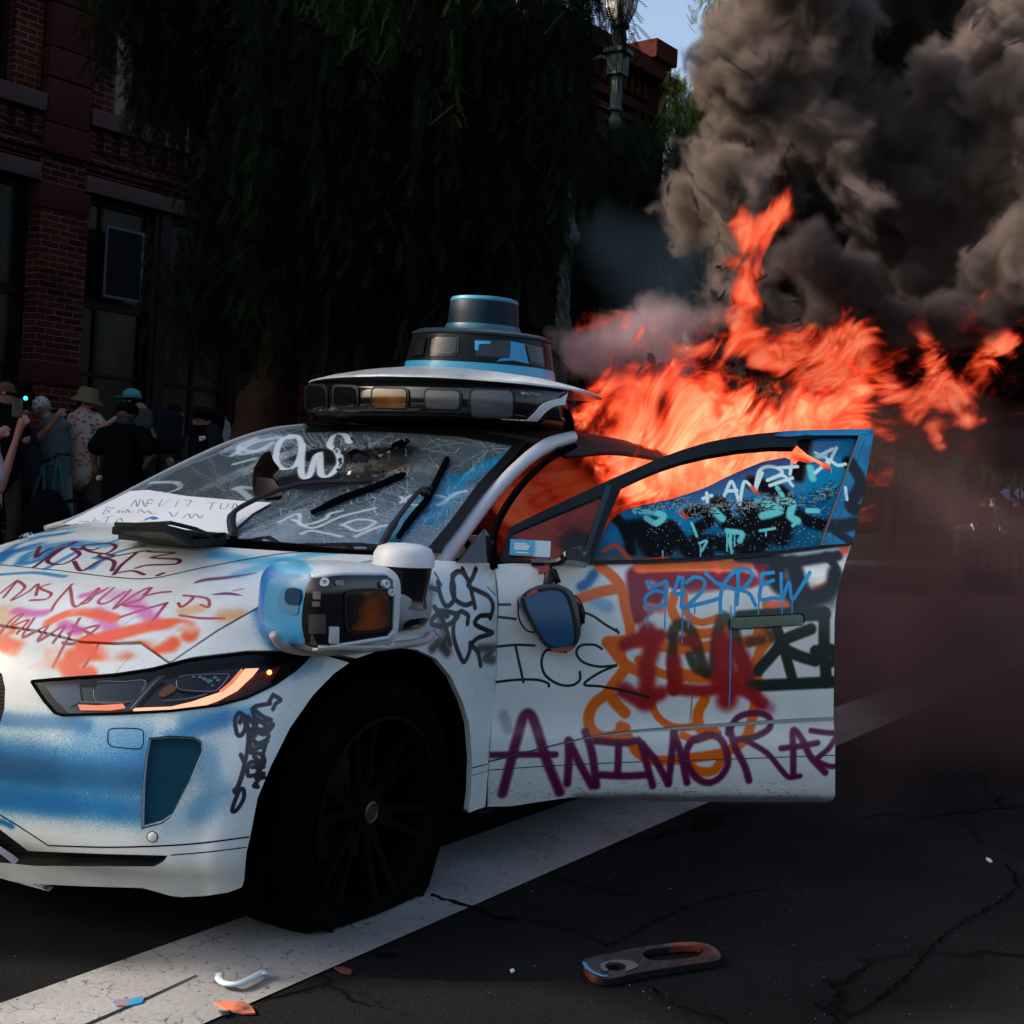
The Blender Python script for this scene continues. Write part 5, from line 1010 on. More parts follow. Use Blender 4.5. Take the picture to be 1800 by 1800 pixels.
podc.stroke(PS, [(468, 1035), (470, 1070), (480, 1115)], .14, (.01, .38, .68), soft=.3, curve=False); podc.cloud(PS, [(500, 1010), (530, 1000)], .035, CYAN, .8); podc.cloud(PS, [(690, 1000), (712, 1030), (712, 1090)], .05, BLK, .9)
for l in ([(560, 985), (590, 978), (615, 985)], [(600, 980), (640, 972), (670, 970)]): podc.stroke(PS, l, .006, (.25, .25, .3), op=.7)
podc.cloud(PS, [(500, 1125), (560, 1140), (640, 1135)], .03, (.55, .38, .38), .5)
M['p_pod'] = paint_mat('sprayed_pod', podc)
pod = mesh('sensor_pod', pv_, pf_, M['p_pod'], car, uv=[podc.uv(v) for v in pv_])
BF = pmat('blue_sprayed_shell', (.02, .20, .40), .35, var=.15, coat=.2, scale=7)
def ppatch(name, poly, mat, off, sp=6, parent=None, thick=.004, **k): return panel(name, PS, poly, mat, parent or pod, off, thick, sp, **k)
ppatch('blue_face', smooth_poly([(478, 1018), (510, 1010), (546, 1011), (540, 1035), (534, 1065), (532, 1100), (537, 1130), (505, 1128), (474, 1116), (466, 1080), (468, 1045)], 3), BF, .004)
ppatch('recess', smooth_poly([(500, 1034), (530, 1036), (528, 1060), (524, 1080), (494, 1074), (491, 1055)], 3), pmat('blue_recess_shade', (.012, .14, .27), .5, var=.3), .0065)  # darker blue patches paint the shade of a hollow, surface stays proud
ppatch('recess', smooth_poly([(508, 1036), (531, 1037), (529, 1062), (506, 1059)], 3), pmat('blue_recess_deep_shade', (.003, .028, .07), .5, var=.3), .009)
ppatch('opening', [(546, 1016), (600, 1012), (676, 1012), (688, 1022), (689, 1060), (687, 1105), (678, 1118), (600, 1130), (555, 1137), (538, 1132), (532, 1100), (535, 1060), (540, 1032)], M['gloss'], .004)
ppatch('camera_window', smooth_poly([(606, 1040), (640, 1034), (672, 1036), (681, 1044), (682, 1095), (674, 1108), (640, 1113), (612, 1112), (604, 1100), (603, 1055)], 3), M['trim'], .010)
def glowy(name, c0, c1, sc_=6):
    m, nt, b = mat_new(name); N, L = nt.nodes.new, nt.links.new; tc = N('ShaderNodeTexCoord'); no = N('ShaderNodeTexNoise'); no.inputs['Scale'].default_value = sc_; no.inputs['Detail'].default_value = 2; L(tc.outputs['Object'], no.inputs[0]); r = N('ShaderNodeValToRGB'); e = r.color_ramp.elements; e[0].position = .42; e[0].color = (*c0, 1); e[1].position = .68; e[1].color = (*c1, 1); L(no.outputs['Fac'], r.inputs[0]); L(r.outputs[0], b.inputs['Base Color']); b.inputs['Roughness'].default_value = .15; b.inputs['Coat Weight'].default_value = .5; return m
ppatch('lens', smooth_poly([(611, 1046), (640, 1040), (668, 1041), (675, 1048), (676, 1090), (669, 1102), (640, 1107), (616, 1106), (609, 1096), (608, 1060)], 3), glowy('orange_smeared_lens', (.012, .006, .004), (.32, .06, .01), 7), .013)
fr = MB()
q = MB()
for poly in ([(549, 1015), (600, 1010), (676, 1010), (690, 1020), (692, 1060), (690, 1108), (680, 1120), (600, 1132), (552, 1140)],):
    v, f = seam('', PS, densify(poly, 8, False), .011, None, None, .008, sp=6, smooth=False); o = mesh('opening_rim', v, f, M['plain_white'], pod); s_ = o.modifiers.new('thickness', 'SOLIDIFY'); s_.thickness = .008
for x, y, r in ((570, 1025, .012), (672, 1027, .012), (681, 1041, .010)):
    h = PS.near(x, y); q = MB(); q.lathe([(r, 0), (r, .014), (r * .5, .014), (r * .5, .006), (0, .006)], h[0] + h[1] * .004, 14, h[1]); q.build('clip', M['plain_white'], pod)
for x0, x1, y0, y1, cl in ((553, 564, 1040, 1053, (.12, .12, .12)), (552, 563, 1057, 1066, (.1, .1, .1)), (546, 572, 1080, 1112, (.045, .045, .045)), (577, 592, 1101, 1128, (.5, .52, .53)), (588, 600, 1022, 1030, (.2, .2, .2)), (560, 700, 1133, 1137, (.5, .5, .5))):
    ppatch('bracket', [(x0, y0), (x1, y0), (x1, y1), (x0, y1)], pmat('bracket_plastic', cl, .5, var=.3, scale=40), .012, thick=.01)
# the short spinning unit behind it
q = MB(); lc = P(718, 985, y=-.97); lc = np.array([lc[0] + .018, lc[1] + .03, 0]); zt = P(717, 955, y=-.97)[2]; zb = P(725, 1085, y=-.97)[2]; z1 = P(720, 996, y=-.97)[2]
q.lathe([(.0, zt), (.05, zt - .003), (.080, zt - .014), (.092, zt - .035), (.094, z1), (.0, z1)], (lc[0], lc[1], 0), 40); cp = auto_smooth(q.build('lidar_cap', M['plain_white'], pod), 50)
q = MB(); q.lathe([(.0, z1 - .0005), (.088, z1), (.084, z1 - .03), (.074, zb + .06), (.08, zb + .03), (.0, zb + .03)], (lc[0] - .0, lc[1], 0), 40); auto_smooth(q.build('lidar_drum', M['gloss'], pod), 50)
v, f = sup(Vector((lc[0] + .01, lc[1] + .045, zb + .03)), Vector((1, 0, 0)), Vector((0, -1, 0)), pu, .105, .115, .075, 3); LS = Surf(v, f); mesh('lidar_foot', v, f, pmat('sooty_plastic', (.28, .28, .29), .5, var=.5, scale=9), pod)
lb = panel('marker_lamp', LS, smooth_poly([(714, 1092), (740, 1086), (750, 1088), (742, 1105), (732, 1116), (712, 1116), (708, 1108)], 3), M['gloss'], pod, .003, .004, 5)
panel('lens', LS, smooth_poly([(722, 1100), (738, 1098), (733, 1108), (722, 1110)], 3), pmat('amber_lens', (.4, .14, .03), .2), lb, .005, .002, 4)
q = MB(); q.tube(cr([P(480, 1115, y=-.93), P(500, 1138, y=-.93), P(560, 1146, y=-.94), P(640, 1140, y=-.95), P(740, 1128, y=-.95), P(760, 1115, y=-.94)], 5), .012, 8); q.build('pod_base', pmat('scuffed_base', (.42, .36, .36), .5, var=.3, scale=10), pod, smooth=True)
for x, y in ((570, 985), (607, 982)): pass

# black plastic tray lying on the bonnet
q = MB(); tz = lambda x, y, z: P(x, y, z=z)
def slab(pts, zt_, zb_): a = [np.array(p) for p in pts]; n = len(a); q.add([p for p in a] + [p - [0, 0, zt_] for p in a], [tuple(range(n)), tuple(range(2 * n - 1, n - 1, -1))] + [(i, (i + 1) % n, n + (i + 1) % n, n + i) for i in range(n)])
slab([P(197, 927, z=1.10), P(206, 921, z=1.115), P(290, 922, z=1.14), P(345, 936, z=1.11), P(397, 937, z=1.10), P(398, 944, z=1.095), P(340, 948, z=1.09)], .022, 0)
slab([P(208, 938, z=1.085), P(340, 952, z=1.08), P(396, 948, z=1.085), P(330, 934, z=1.09)], .018, 0)
q.tube([P(203, 921, z=1.12), P(240, 922, z=1.125), P(300, 919, z=1.14), P(345, 930, z=1.125), P(372, 942, z=1.10)], .006, 6)
tagv = q.build('plastic_tray', pmat('tray_black', (.003, .003, .003), .5, spec=.2)); tag(auto_smooth(tagv), 'black plastic tray lying on the sprayed bonnet in front of the windscreen', 'plastic tray'); 
q = MB(); q.box(*[0] * 6) if 0 else None

# ------------------------------------------------------------------ roof sensor rack
rk = [np.array((x, y, 0)) for x, y in ((1.58, .71), (1.44, .66), (1.31, .54), (1.22, .35), (1.18, .12), (1.18, -.1), (1.21, -.3), (1.27, -.46), (1.37, -.58), (1.52, -.64))]
zc = lambda x, y: 0
KR = []
for dz, k_ in ((1.60, .0), (1.615, -.02), (1.66, -.035), (1.72, -.03), (1.752, -.005)):
    KR.append([(p[0] + k_, p[1], 1.595 + (dz - 1.60) * .86) for p in rk])
KG, KF = grid_surf(KR, 6, 5); KS = Surf(KG.reshape(-1, 3), KF)
rack = mesh('sensor_rack', KG.reshape(-1, 3), KF, M['gloss'], car)
s_ = rack.modifiers.new('thickness', 'SOLIDIFY'); s_.thickness = .05; s_.offset = -1
q = MB(); q.box(1.32, 1.95, -.42, .55, 1.575, 1.74, .04); auto_smooth(q.build('rack_core', M['trim'], rack))
def rr_(x0, y0, x1, y1, r): 
    o = []
    for cx_, cy_, a0 in ((x1 - r, y0 + r, -90), (x1 - r, y1 - r, 0), (x0 + r, y1 - r, 90), (x0 + r, y0 + r, 180)): o += [(cx_ + r * cos(radians(a0 + t)), cy_ + r * sin(radians(a0 + t))) for t in (0, 22, 45, 68, 90)]
    return o
def kpatch(name, poly, mat, off, parent=rack, sp=7, thick=.005): return panel(name, KS, poly, mat, parent, off, thick, sp)
def sk(poly, x0, x1, dy): return [(x, y + dy * (x - x0) / (x1 - x0)) for x, y in poly]
greyw = pmat('grey_camera_window', (.055, .065, .075), .3, var=.25, scale=8, coat=.3)
for x0, y0, x1, y1, r, kind in ((538, 676, 578, 722, 9, 0), (586, 677, 632, 716, 9, 0), (654, 680, 720, 718, 8, 1), (746, 683, 813, 720, 10, 2), (825, 683, 905, 734, 11, 2)):
    o = kpatch('camera_window', sk(rr_(x0, y0, x1, y1, r), x0, x1, 2), M['trim'], .008)
    kpatch('lens', sk(rr_(x0 + 4, y0 + 4, x1 - 4, y1 - 4, r - 2), x0, x1, 2), (M['glass_black'], glowy('orange_glow_window', (.01, .007, .005), (.30, .11, .012), 4), greyw)[kind], .012, o)  # orange glow of the middle window is put into its colour
def txt(s, size, mat, parent, loc, ex, up, extr=.001, name='lettering'):
    cu_ = bpy.data.curves.new(name, 'FONT'); cu_.body = s; cu_.size = size; cu_.extrude = extr; cu_.align_x = 'CENTER'; cu_.align_y = 'CENTER'; cu_.space_character = 1.25
    to = bpy.data.objects.new(name, cu_); COL.objects.link(to); dg = bpy.context.evaluated_depsgraph_get(); me = bpy.data.meshes.new_from_object(to.evaluated_get(dg)); bpy.data.objects.remove(to)
    e = Vector(ex).normalized(); u_ = Vector(up); n_ = e.cross(u_).normalized(); u_ = n_.cross(e); vs_ = [Vector(loc) + e * v.co.x + u_ * v.co.y + n_ * v.co.z for v in me.vertices]
    return mesh(name, vs_, [tuple(p.vertices) for p in me.polygons], mat, parent, smooth=False)
h = KS.near(931, 694); a_, b_ = KS.near(917, 693), KS.near(945, 695); txt('WAYMO', .019, pmat('grey_lettering', (.35, .36, .38), .5), rack, h[0] + h[1] * .014, b_[0] - a_[0], (0, 0, 1))
# pale top plate
PLT = [(1.12, 0, 1.765), (1.14, .25, 1.762), (1.22, .45, 1.757), (1.36, .60, 1.753), (1.58, .66, 1.752), (1.90, .60, 1.755), (2.1, .42, 1.76), (2.16, 0, 1.765)]
ring = cr([*PLT, *[(x, -y, z) for x, y, z in PLT[-2:0:-1]], PLT[0]], 8)[:-1]
cen = np.array([1.68, 0, 0]); lv = []
for k_, dz in ((1.0, 0), (.995, .008), (.9, .028), (.72, .055), (.5, .076), (.2, .082)): lv.append([(cen[0] + (p[0] - cen[0]) * k_, p[1] * k_, p[2] - .025 + dz) for p in ring])
n = len(ring); v = [p for r in lv for p in r]; f = [(i * n + j, i * n + (j + 1) % n, (i + 1) * n + (j + 1) % n, (i + 1) * n + j) for i in range(5) for j in range(n)] + [tuple(range(n))[::-1], tuple(5 * n + j for j in range(n))]
plate = auto_smooth(mesh('top_plate', v, f, pmat('scuffed_white_plate', (.42, .46, .48), .35, var=.45, scale=14, coat=.3), rack), 40)
# white sweep at the near end
wh = M['plain_white']
kpatch('rack_arm', smooth_poly([(1003, 699), (972, 702), (951, 710), (938, 724), (922, 737), (900, 743), (880, 743), (900, 749), (925, 747), (945, 735), (958, 722), (975, 713), (1003, 711)], 3), wh, .014)

q = MB(); q.tube(cr([P(938, 740, x=1.5), P(960, 728, x=1.55), P(985, 724, x=1.6), P(998, 735, x=1.65), P(1001, 768, x=1.66)], 5), .022, 8); q.build('rack_foot', M['rubber'], rack, smooth=True)
# the dome
dc = P(843, 652, dep=5.75); DC = np.array([1.70, dc[1] + (1.70 - dc[0]) * .6, 0]); DC = np.array(P(843, 652, x=1.70)); zb_ = DC[2] - .0; DX, DY = DC[0], DC[1]
tiltv = Vector((-.03, -.03, 1)).normalized()
base = Vector((DX, DY, 1.79)); zs = DC[2] - 1.775
dm = MB(); dm.lathe([(.335, -.01), (.34, .02), (.33, .055), (0, .055)], base, 64, tiltv); dome = auto_smooth(dm.build('sensor_dome', pmat('blue_sprayed_ring', (.03, .30, .48), .35, var=.15, coat=.3), rack), 40)
q = MB(); q.lathe([(.331, .055), (.322, .10), (.306, .172), (.294, .180), (0, .180)], base, 64, tiltv); auto_smooth(q.build('dome_ring', pmat('grey_black_shell', (.006, .008, .010), .35, coat=.1, var=.4, scale=8), dome), 40)
q = MB(); q.lathe([(.308, .176), (.310, .186), (.285, .198), (.19, .208), (0, .210)], base, 64, tiltv); auto_smooth(q.build('dome_lid', pmat('dusty_lid', (.025, .04, .05), .5, var=.4, scale=12), dome), 40)
DV, DFc = [], []
tmp = MB(); tmp.lathe([(.331, .055), (.322, .10), (.311, .155), (.300, .205), (.288, .23)], base, 96, tiltv); DS = Surf([Vector(p) for p in tmp.v], [f for f in tmp.f if len(f) == 4])
def dpatch(name, poly, mat, off, parent=dome, sp=6, thick=.004): return panel(name, DS, poly, mat, parent, off, thick, sp)
for poly, inner in (([(757, 593), (807, 593), (806, 618), (800, 626), (752, 625)], (.010, .012, .012)), ([(834, 596), (896, 599), (895, 630), (890, 631), (836, 627)], (.016, .02, .022)), ([(920, 604), (952, 612), (956, 645), (928, 638)], (.01, .01, .012)), ([(736, 598), (752, 594), (747, 626), (728, 628)], (.012, .013, .014))):
    o = dpatch('dome_window', poly, M['gloss'], .004); cx_, cy_ = np.mean(poly, 0); dpatch('lens', [(cx_ + (x - cx_) * .86, cy_ + (y - cy_) * .84) for x, y in poly], pmat('dome_lens', inner, .2, var=.6, scale=18), .009, o)
dpatch('blue_patch', [(897, 600), (920, 605), (928, 640), (900, 634), (872, 636), (880, 630), (895, 630)], pmat('blue_spray', (.02, .22, .42), .4, var=.3), .006)
dpatch('blue_patch', [(835, 600), (862, 601), (862, 606), (842, 606), (840, 618), (835, 616)], pmat('blue_spray2', (.03, .3, .55), .4), .012)
hd_ = base + tiltv * .209; hcx = Vector(P(848, 588, x=DX + .0)); off_ = Vector((hcx.x - hd_.x, hcx.y - hd_.y, 0)); hd_ += off_
def drum_mat():
    m, nt, b = mat_new('blue_black_drum'); N, L = nt.nodes.new, nt.links.new; tc = N('ShaderNodeTexCoord'); mp = N('ShaderNodeMapping'); mp.inputs['Scale'].default_value = (1, 1, 14); L(tc.outputs['Object'], mp.inputs[0]); no = N('ShaderNodeTexNoise'); no.inputs['Scale'].default_value = 5; no.inputs['Detail'].default_value = 4; L(mp.outputs[0], no.inputs[0]); r = N('ShaderNodeValToRGB'); e = r.color_ramp.elements; e[0].position = .35; e[0].color = (.004, .012, .02, 1); e[1].position = .8; e[1].color = (.003, .020, .032, 1); L(no.outputs['Fac'], r.inputs[0]); L(r.outputs[0], b.inputs['Base Color']); b.inputs['Roughness'].default_value = .5; b.inputs['Specular IOR Level'].default_value = .12; return m
q = MB(); q.lathe([(.165, 0), (.161, .02), (.156, .07), (.151, .130), (.145, .140), (.0, .145)], hd_, 64, tiltv); drum = auto_smooth(q.build('lidar_drum', drum_mat(), dome), 40)
q = MB(); q.lathe([(.151, .126), (.1525, .133), (.146, .145), (.13, .149), (.0, .150)], hd_, 64, tiltv); auto_smooth(q.build('lidar_cap', pmat('blue_cap', (.02, .17, .26), .35, coat=.3), dome), 40)
q = MB(); q.lathe([(.168, -.004), (.169, .012), (.163, .026), (0, .026)], hd_, 64, tiltv); auto_smooth(q.build('drum_collar', pmat('blue_collar', (.008, .10, .17), .4), dome), 40)
# ------------------------------------------------------------------ the open front door
DA = radians(49); DH = np.array([.60, -.945, 0]); DE = np.array([cos(DA), -sin(DA), 0]); DN = np.array([-sin(DA), -cos(DA), 0])
prof = [(.16, -.07), (.22, -.045), (.28, -.018), (.36, .004), (.44, .012), (.50, .006), (.56, .004), (.66, .012), (.80, .012), (.92, .004), (1.02, -.018), (1.08, -.042), (1.16, -.068), (1.3, -.13), (1.45, -.205), (1.6, -.285), (1.75, -.37)]
rows = [[tuple(DH + DE * u + DN * (o - .02 * (u / 1.3) ** 2 * 0 - .03 * max(0, .25 - u)) + [0, 0, z]) for u in (-.15, 0, .3, .6, .9, 1.2, 1.5, 1.8)] for z, o in prof]
dg, df = grid_surf(rows, 5, 4); DSF = Surf(dg.reshape(-1, 3), df)
def uv_door(p): q = np.array(p) - DH; return (float(q @ DE), p[2])
dc_ = Canvas('paint_door', -.1, 1.75, .1, 1.75, 760, WHITE, uv_door)
def X3(x, y): return (850 + x * .38889, 950 + y * .38889)
def dd(l, w_, col, soft=.35, **k): dc_.stroke(DSF, [X3(*p) for p in l], w_ * 1.0, col, soft=soft, **k)
OD = (.90, .40, .03); MD = (.36, .05, .24); GRN = (.02, .10, .07)
# maroon, orange, red, green, black and blue layers
dc_.cloud(DSF, [X3(500, 150), X3(470, 190), X3(440, 210)], .022, (.05, .35, .6), .9); dc_.cloud(DSF, [X3(500, 270), X3(560, 300)], .03, (.2, .5, .7), .5)
for l in ([(680, 160), (690, 340)], [(700, 160), (760, 150), (820, 170)], [(700, 330), (760, 280), (790, 230)], [(700, 200), (740, 290)], [(1240, 90), (1270, 140)], [(1390, 230), (1420, 270), (1400, 290)], [(860, 170), (1200, 175)]): dd(l, .055, (.5, .05, .14), .5)
dd([(860, 200), (1150, 190)], .03, (.5, .05, .14), .6); dd([(930, 220), (1280, 180)], .03, (.55, .1, .18), .8, op=.8)
for l, w_ in (([(700, 125), (830, 118), (960, 110), (1130, 112), (1200, 90)], .042), ([(520, 115), (570, 150), (620, 210), (640, 300), (660, 380), (665, 420)], .042), ([(430, 265), (520, 235), (620, 215)], .042), ([(860, 250), (850, 310), (890, 380), (960, 420), (1070, 410), (1130, 380)], .04), ([(905, 240), (920, 330), (980, 370), (1060, 350)], .03),
          ([(560, 460), (640, 455), (760, 470), (900, 490), (1100, 470), (1290, 440)], .045), ([(560, 460), (590, 500), (640, 560), (700, 590)], .045), ([(640, 580), (580, 660), (560, 690)], .045), ([(640, 780), (600, 740), (560, 700), (500, 740), (475, 800), (490, 860), (540, 890), (600, 880), (640, 850)], .045), ([(620, 840), (660, 900), (700, 960), (780, 995), (920, 985), (1080, 960), (1180, 900), (1210, 820), (1230, 720), (1240, 600)], .042),
          ([(760, 740), (790, 800), (850, 840), (920, 845), (980, 830)], .03), ([(1000, 720), (970, 780), (980, 850), (1040, 860)], .045), ([(1280, 290), (1290, 360), (1240, 420), (1290, 440), (1250, 500), (1230, 560)], .042), ([(930, 1000), (960, 1040), (1040, 1040), (1080, 980)], .04), ([(620, 480), (640, 580)], .03), ([(860, 600), (1000, 620), (1060, 600)], .05), ([(700, 540), (800, 600), (900, 620)], .035), ([(500, 905), (560, 885), (650, 890)], .03), ([(900, 880), (960, 900), (1060, 870)], .03)):
    dd(l, w_ * .86, OD, .3)
CR_ = (.98, .42, .25)
for l in ([(1040, 70), (1050, 110), (1060, 130)], [(1190, 80), (1195, 130)], [(700, 110), (720, 125)], [(1480, 240), (1520, 220), (1560, 205)], [(1610, 60), (1640, 40)], [(740, 300), (800, 310)], [(1300, 290), (1400, 290)]): dd(l, .03, CR_, .6)
BK = (.05, .05, .06)
for l, w_ in (([(1150, 75), (1280, 85), (1400, 95), (1520, 80), (1600, 70)], .035), ([(1330, 110), (1320, 180), (1380, 230), (1440, 240)], .06), ([(1400, 110), (1430, 200), (1440, 260)], .06), ([(1590, 150), (1570, 220), (1480, 270), (1420, 290)], .055), ([(1550, 70), (1590, 120), (1580, 180)], .03)): dd(l, w_, BK, .5)
dc_.cloud(DSF, [X3(1340, 140), X3(1440, 250), X3(1560, 260)], .05, BK, .6)
for l, w_ in (([(1160, 350), (1300, 340), (1540, 330)], .05), ([(1540, 330), (1540, 480), (1550, 640)], .042), ([(1200, 658), (1380, 650), (1580, 640)], .042), ([(1240, 590), (1320, 500), (1360, 450), (1480, 400)], .04), ([(1320, 380), (1360, 500), (1400, 640)], .036), ([(1340, 480), (1420, 520), (1500, 545)], .04), ([(1500, 500), (1560, 490), (1590, 510)], .04), ([(1500, 500), (1560, 550), (1590, 545)], .035)): dd(l, w_, GRN, .3)
for l, w_ in (([(850, 430), (880, 380), (930, 400), (960, 470), (990, 560), (1010, 600)], .04), ([(860, 440), (850, 560), (860, 680)], .035), ([(1040, 600), (1050, 480), (1080, 350), (1130, 400), (1160, 520), (1200, 620), (1210, 680)], .04), ([(930, 520), (960, 580), (1010, 600)], .03)): dd(l, w_, (.16, .13, .05), .5, op=.85)
dc_.cloud(DSF, [X3(1200, 460), X3(1260, 450)], .025, (.12, .1, .06), .7); dc_.cloud(DSF, [X3(1290, 400), X3(1310, 440)], .025, BK, .6)
for l, w_ in (([(640, 470), (720, 440), (800, 430)], .045), ([(740, 410), (760, 480), (740, 560), (740, 640), (730, 730)], .06), ([(630, 680), (720, 720), (800, 690)], .05), ([(860, 540), (870, 640)], .05), ([(850, 670), (1000, 680), (1100, 660), (1200, 690), (1260, 740)], .042), ([(1080, 460), (1090, 560), (1110, 640), (1100, 720)], .075), ([(1100, 480), (1160, 520), (1180, 600), (1110, 640), (1060, 620)], .06), ([(900, 450), (960, 460)], .035)): dd(l, w_, RED, .6, speck=.25, op=.93)
dc_.cloud(DSF, [X3(640, 660), X3(700, 720), X3(740, 745)], .03, (.6, .1, .2), .5); dc_.cloud(DSF, [X3(1230, 700), X3(1290, 760)], .03, (.6, .1, .2), .5)
# ANIMORAZ
for l, w_ in (([(85, 1145), (110, 1050), (150, 900), (180, 800), (210, 785), (240, 850), (280, 980), (320, 1080), (345, 1140)], .045), ([(30, 970), (180, 968), (325, 968)], .03), ([(385, 910), (385, 1000), (378, 1100)], .037), ([(385, 905), (430, 1000), (490, 1110)], .037), ([(460, 865), (490, 960), (510, 1110)], .037),
          ([(510, 905), (620, 915), (700, 905)], .034), ([(610, 915), (605, 1060)], .034), ([(530, 1060), (640, 1065), (740, 1060)], .036), ([(715, 925), (740, 1020), (765, 1110)], .034), ([(715, 920), (780, 1000), (835, 1100)], .034), ([(860, 870), (850, 980), (835, 1100)], .034), ([(860, 870), (890, 960), (920, 1095)], .034),
          ([(1010, 880), (940, 910), (915, 980), (950, 1060), (1010, 1095), (1070, 1070), (1105, 1000), (1080, 910), (1030, 880), (960, 900)], .034), ([(1105, 870), (1150, 800), (1230, 780), (1290, 800), (1290, 850), (1220, 890), (1150, 900)], .03), ([(1110, 850), (1140, 940), (1180, 1020), (1200, 1085)], .034), ([(1180, 900), (1280, 960), (1340, 1030), (1380, 1070), (1430, 1065)], .026),
          ([(1400, 1060), (1400, 960), (1400, 860), (1440, 900), (1480, 980), (1545, 1050)], .032), ([(1345, 940), (1430, 930), (1510, 915)], .028), ([(1480, 860), (1560, 870), (1600, 870)], .026), ([(1600, 880), (1560, 940), (1510, 990), (1560, 1020), (1600, 1020)], .026)):
    dd(l, w_ * .74, MD, .5, speck=.12, op=.95)
# thin black marker:  F ... ICE
for l in ([(60, 290), (120, 290)], [(60, 345), (145, 355)], [(62, 480), (150, 472), (230, 475)], [(145, 480), (180, 640)], [(58, 640), (150, 630), (240, 630), (290, 645), (295, 660)], [(372, 505), (330, 495), (280, 500), (262, 550), (280, 610), (340, 650), (400, 655), (435, 630), (435, 595)],
          [(535, 490), (500, 472), (440, 475), (420, 510), (450, 550), (520, 570), (600, 565)], [(600, 565), (520, 600), (455, 650), (530, 660), (640, 680), (745, 708)], [(405, 325), (450, 325), (500, 345), (550, 380), (610, 415)], [(600, 402), (610, 418)]): dd(l, .0085, (.03, .03, .03), .3)
# light blue drips and letters
SKY = (.06, .56, .80)
for l in ([(738, 186), (765, 208), (800, 196), (828, 188), (826, 240), (822, 294)], [(824, 238), (775, 228), (732, 258), (742, 302), (795, 302), (822, 284)], [(884, 166), (862, 238), (908, 236)], [(900, 168), (898, 240), (894, 300)], [(916, 190), (955, 166), (998, 182), (988, 228), (935, 282), (908, 302), (965, 290), (1040, 270), (1062, 262)], [(1005, 150), (1050, 190), (1080, 210)], [(1140, 130), (1080, 210), (1070, 310), (1080, 325)],
          [(1150, 130), (1150, 220), (1145, 290)], [(1140, 140), (1190, 130), (1215, 160), (1180, 210), (1150, 220), (1200, 240), (1230, 295)], [(1050, 190), (1130, 220)], [(1260, 150), (1255, 200), (1250, 265), (1310, 260), (1335, 265)], [(1260, 200), (1310, 180)], [(1265, 150), (1310, 145)], [(1345, 150), (1350, 260), (1380, 190), (1395, 265), (1430, 220), (1475, 145)]):
    dd(l, .0135, SKY, .2)
for x, y0, y1 in ((745, 300, 395), (822, 290, 400), (900, 210, 462), (928, 290, 398), (957, 280, 330), (1138, 220, 345), (1118, 300, 750), (1245, 265, 335), (1352, 260, 330), (1397, 265, 330), (1075, 320, 332)): dd([(x, y0), (x - 2, (y0 + y1) / 2), (x - (8 if y1 > 600 else 3), y1)], .0055, SKY, .3, curve=False)
# scuffs and road dirt along the sill; grey cloud paints its underside shade
for _ in range(230):
    x = RNG.uniform(300, 1580) if RNG.random() < .8 else RNG.uniform(20, 400); y = RNG.normal(1140, 30); dd([(x, y), (x + RNG.exponential(11) + 2, y + RNG.normal(0, 2))], RNG.uniform(.0012, .0035), (.12, .1, .09), .7, op=RNG.uniform(.15, .7), curve=False)
dc_.cloud(DSF, [X3(430, 1175), X3(700, 1172), X3(1100, 1180), X3(1590, 1185)], .035, (.2, .2, .21), .75); dc_.cloud(DSF, [X3(90, 790), X3(110, 850)], .025, (.55, .56, .56), .7)
for l in ([(880, 600), (920, 620), (940, 700), (930, 830)], [(945, 640), (940, 830)]): dd(l, .003, (.35, .3, .25), .5, op=.6)
# glass and frame paint on the same door
def X4(x, y): return (800 + x / 2.25, 720 + y / 2.25)
gc = Canvas('paint_door_glass', -.1, 1.75, .8, 1.75, 760, (.02, .22, .42), uv_door)
def gg(l, w_, col, soft=.4, **k): gc.stroke(DSF, [X4(*p) for p in l], w_, col, soft=soft, **k)
GB_ = (.02, .44, .62)
gc.cloud(DSF, [X4(560, 560), X4(700, 470), X4(900, 440), X4(1100, 380), X4(1300, 300), X4(1500, 240)], .10, GB_, .9); gc.cloud(DSF, [X4(600, 590), X4(900, 560), X4(1250, 540), X4(1500, 510)], .07, (.02, .30, .42), .9)
gc.cloud(DSF, [X4(1420, 190), X4(1560, 200), X4(1600, 360), X4(1540, 500)], .12, GB_, .9); gc.cloud(DSF, [X4(1330, 130), X4(1480, 110), X4(1620, 110)], .06, GB_, .95)
for l, w_ in (([(1390, 130), (1370, 200), (1360, 260)], .07), ([(640, 430), (680, 480), (700, 560)], .05), ([(700, 480), (790, 470), (860, 500), (800, 560), (760, 520)], .10), ([(860, 470), (930, 560), (1000, 580)], .07), ([(930, 410), (980, 400), (1010, 440), (960, 470)], .05), ([(1050, 380), (1080, 440), (1130, 470), (1190, 440), (1160, 400)], .09), ([(1160, 560), (1230, 500), (1240, 420)], .09), ([(1280, 400), (1300, 470), (1290, 500)], .10),
          ([(1310, 380), (1400, 440), (1500, 460), (1580, 450)], .06), ([(1560, 210), (1600, 290), (1560, 380), (1610, 400)], .06), ([(1180, 290), (1250, 310), (1300, 330), (1330, 380)], .07), ([(1500, 480), (1560, 520)], .04), ([(960, 520), (1100, 540)], .07)): gg(l, w_ * .78, (.015, .02, .03), .4)
TQ = (.35, .72, .74)
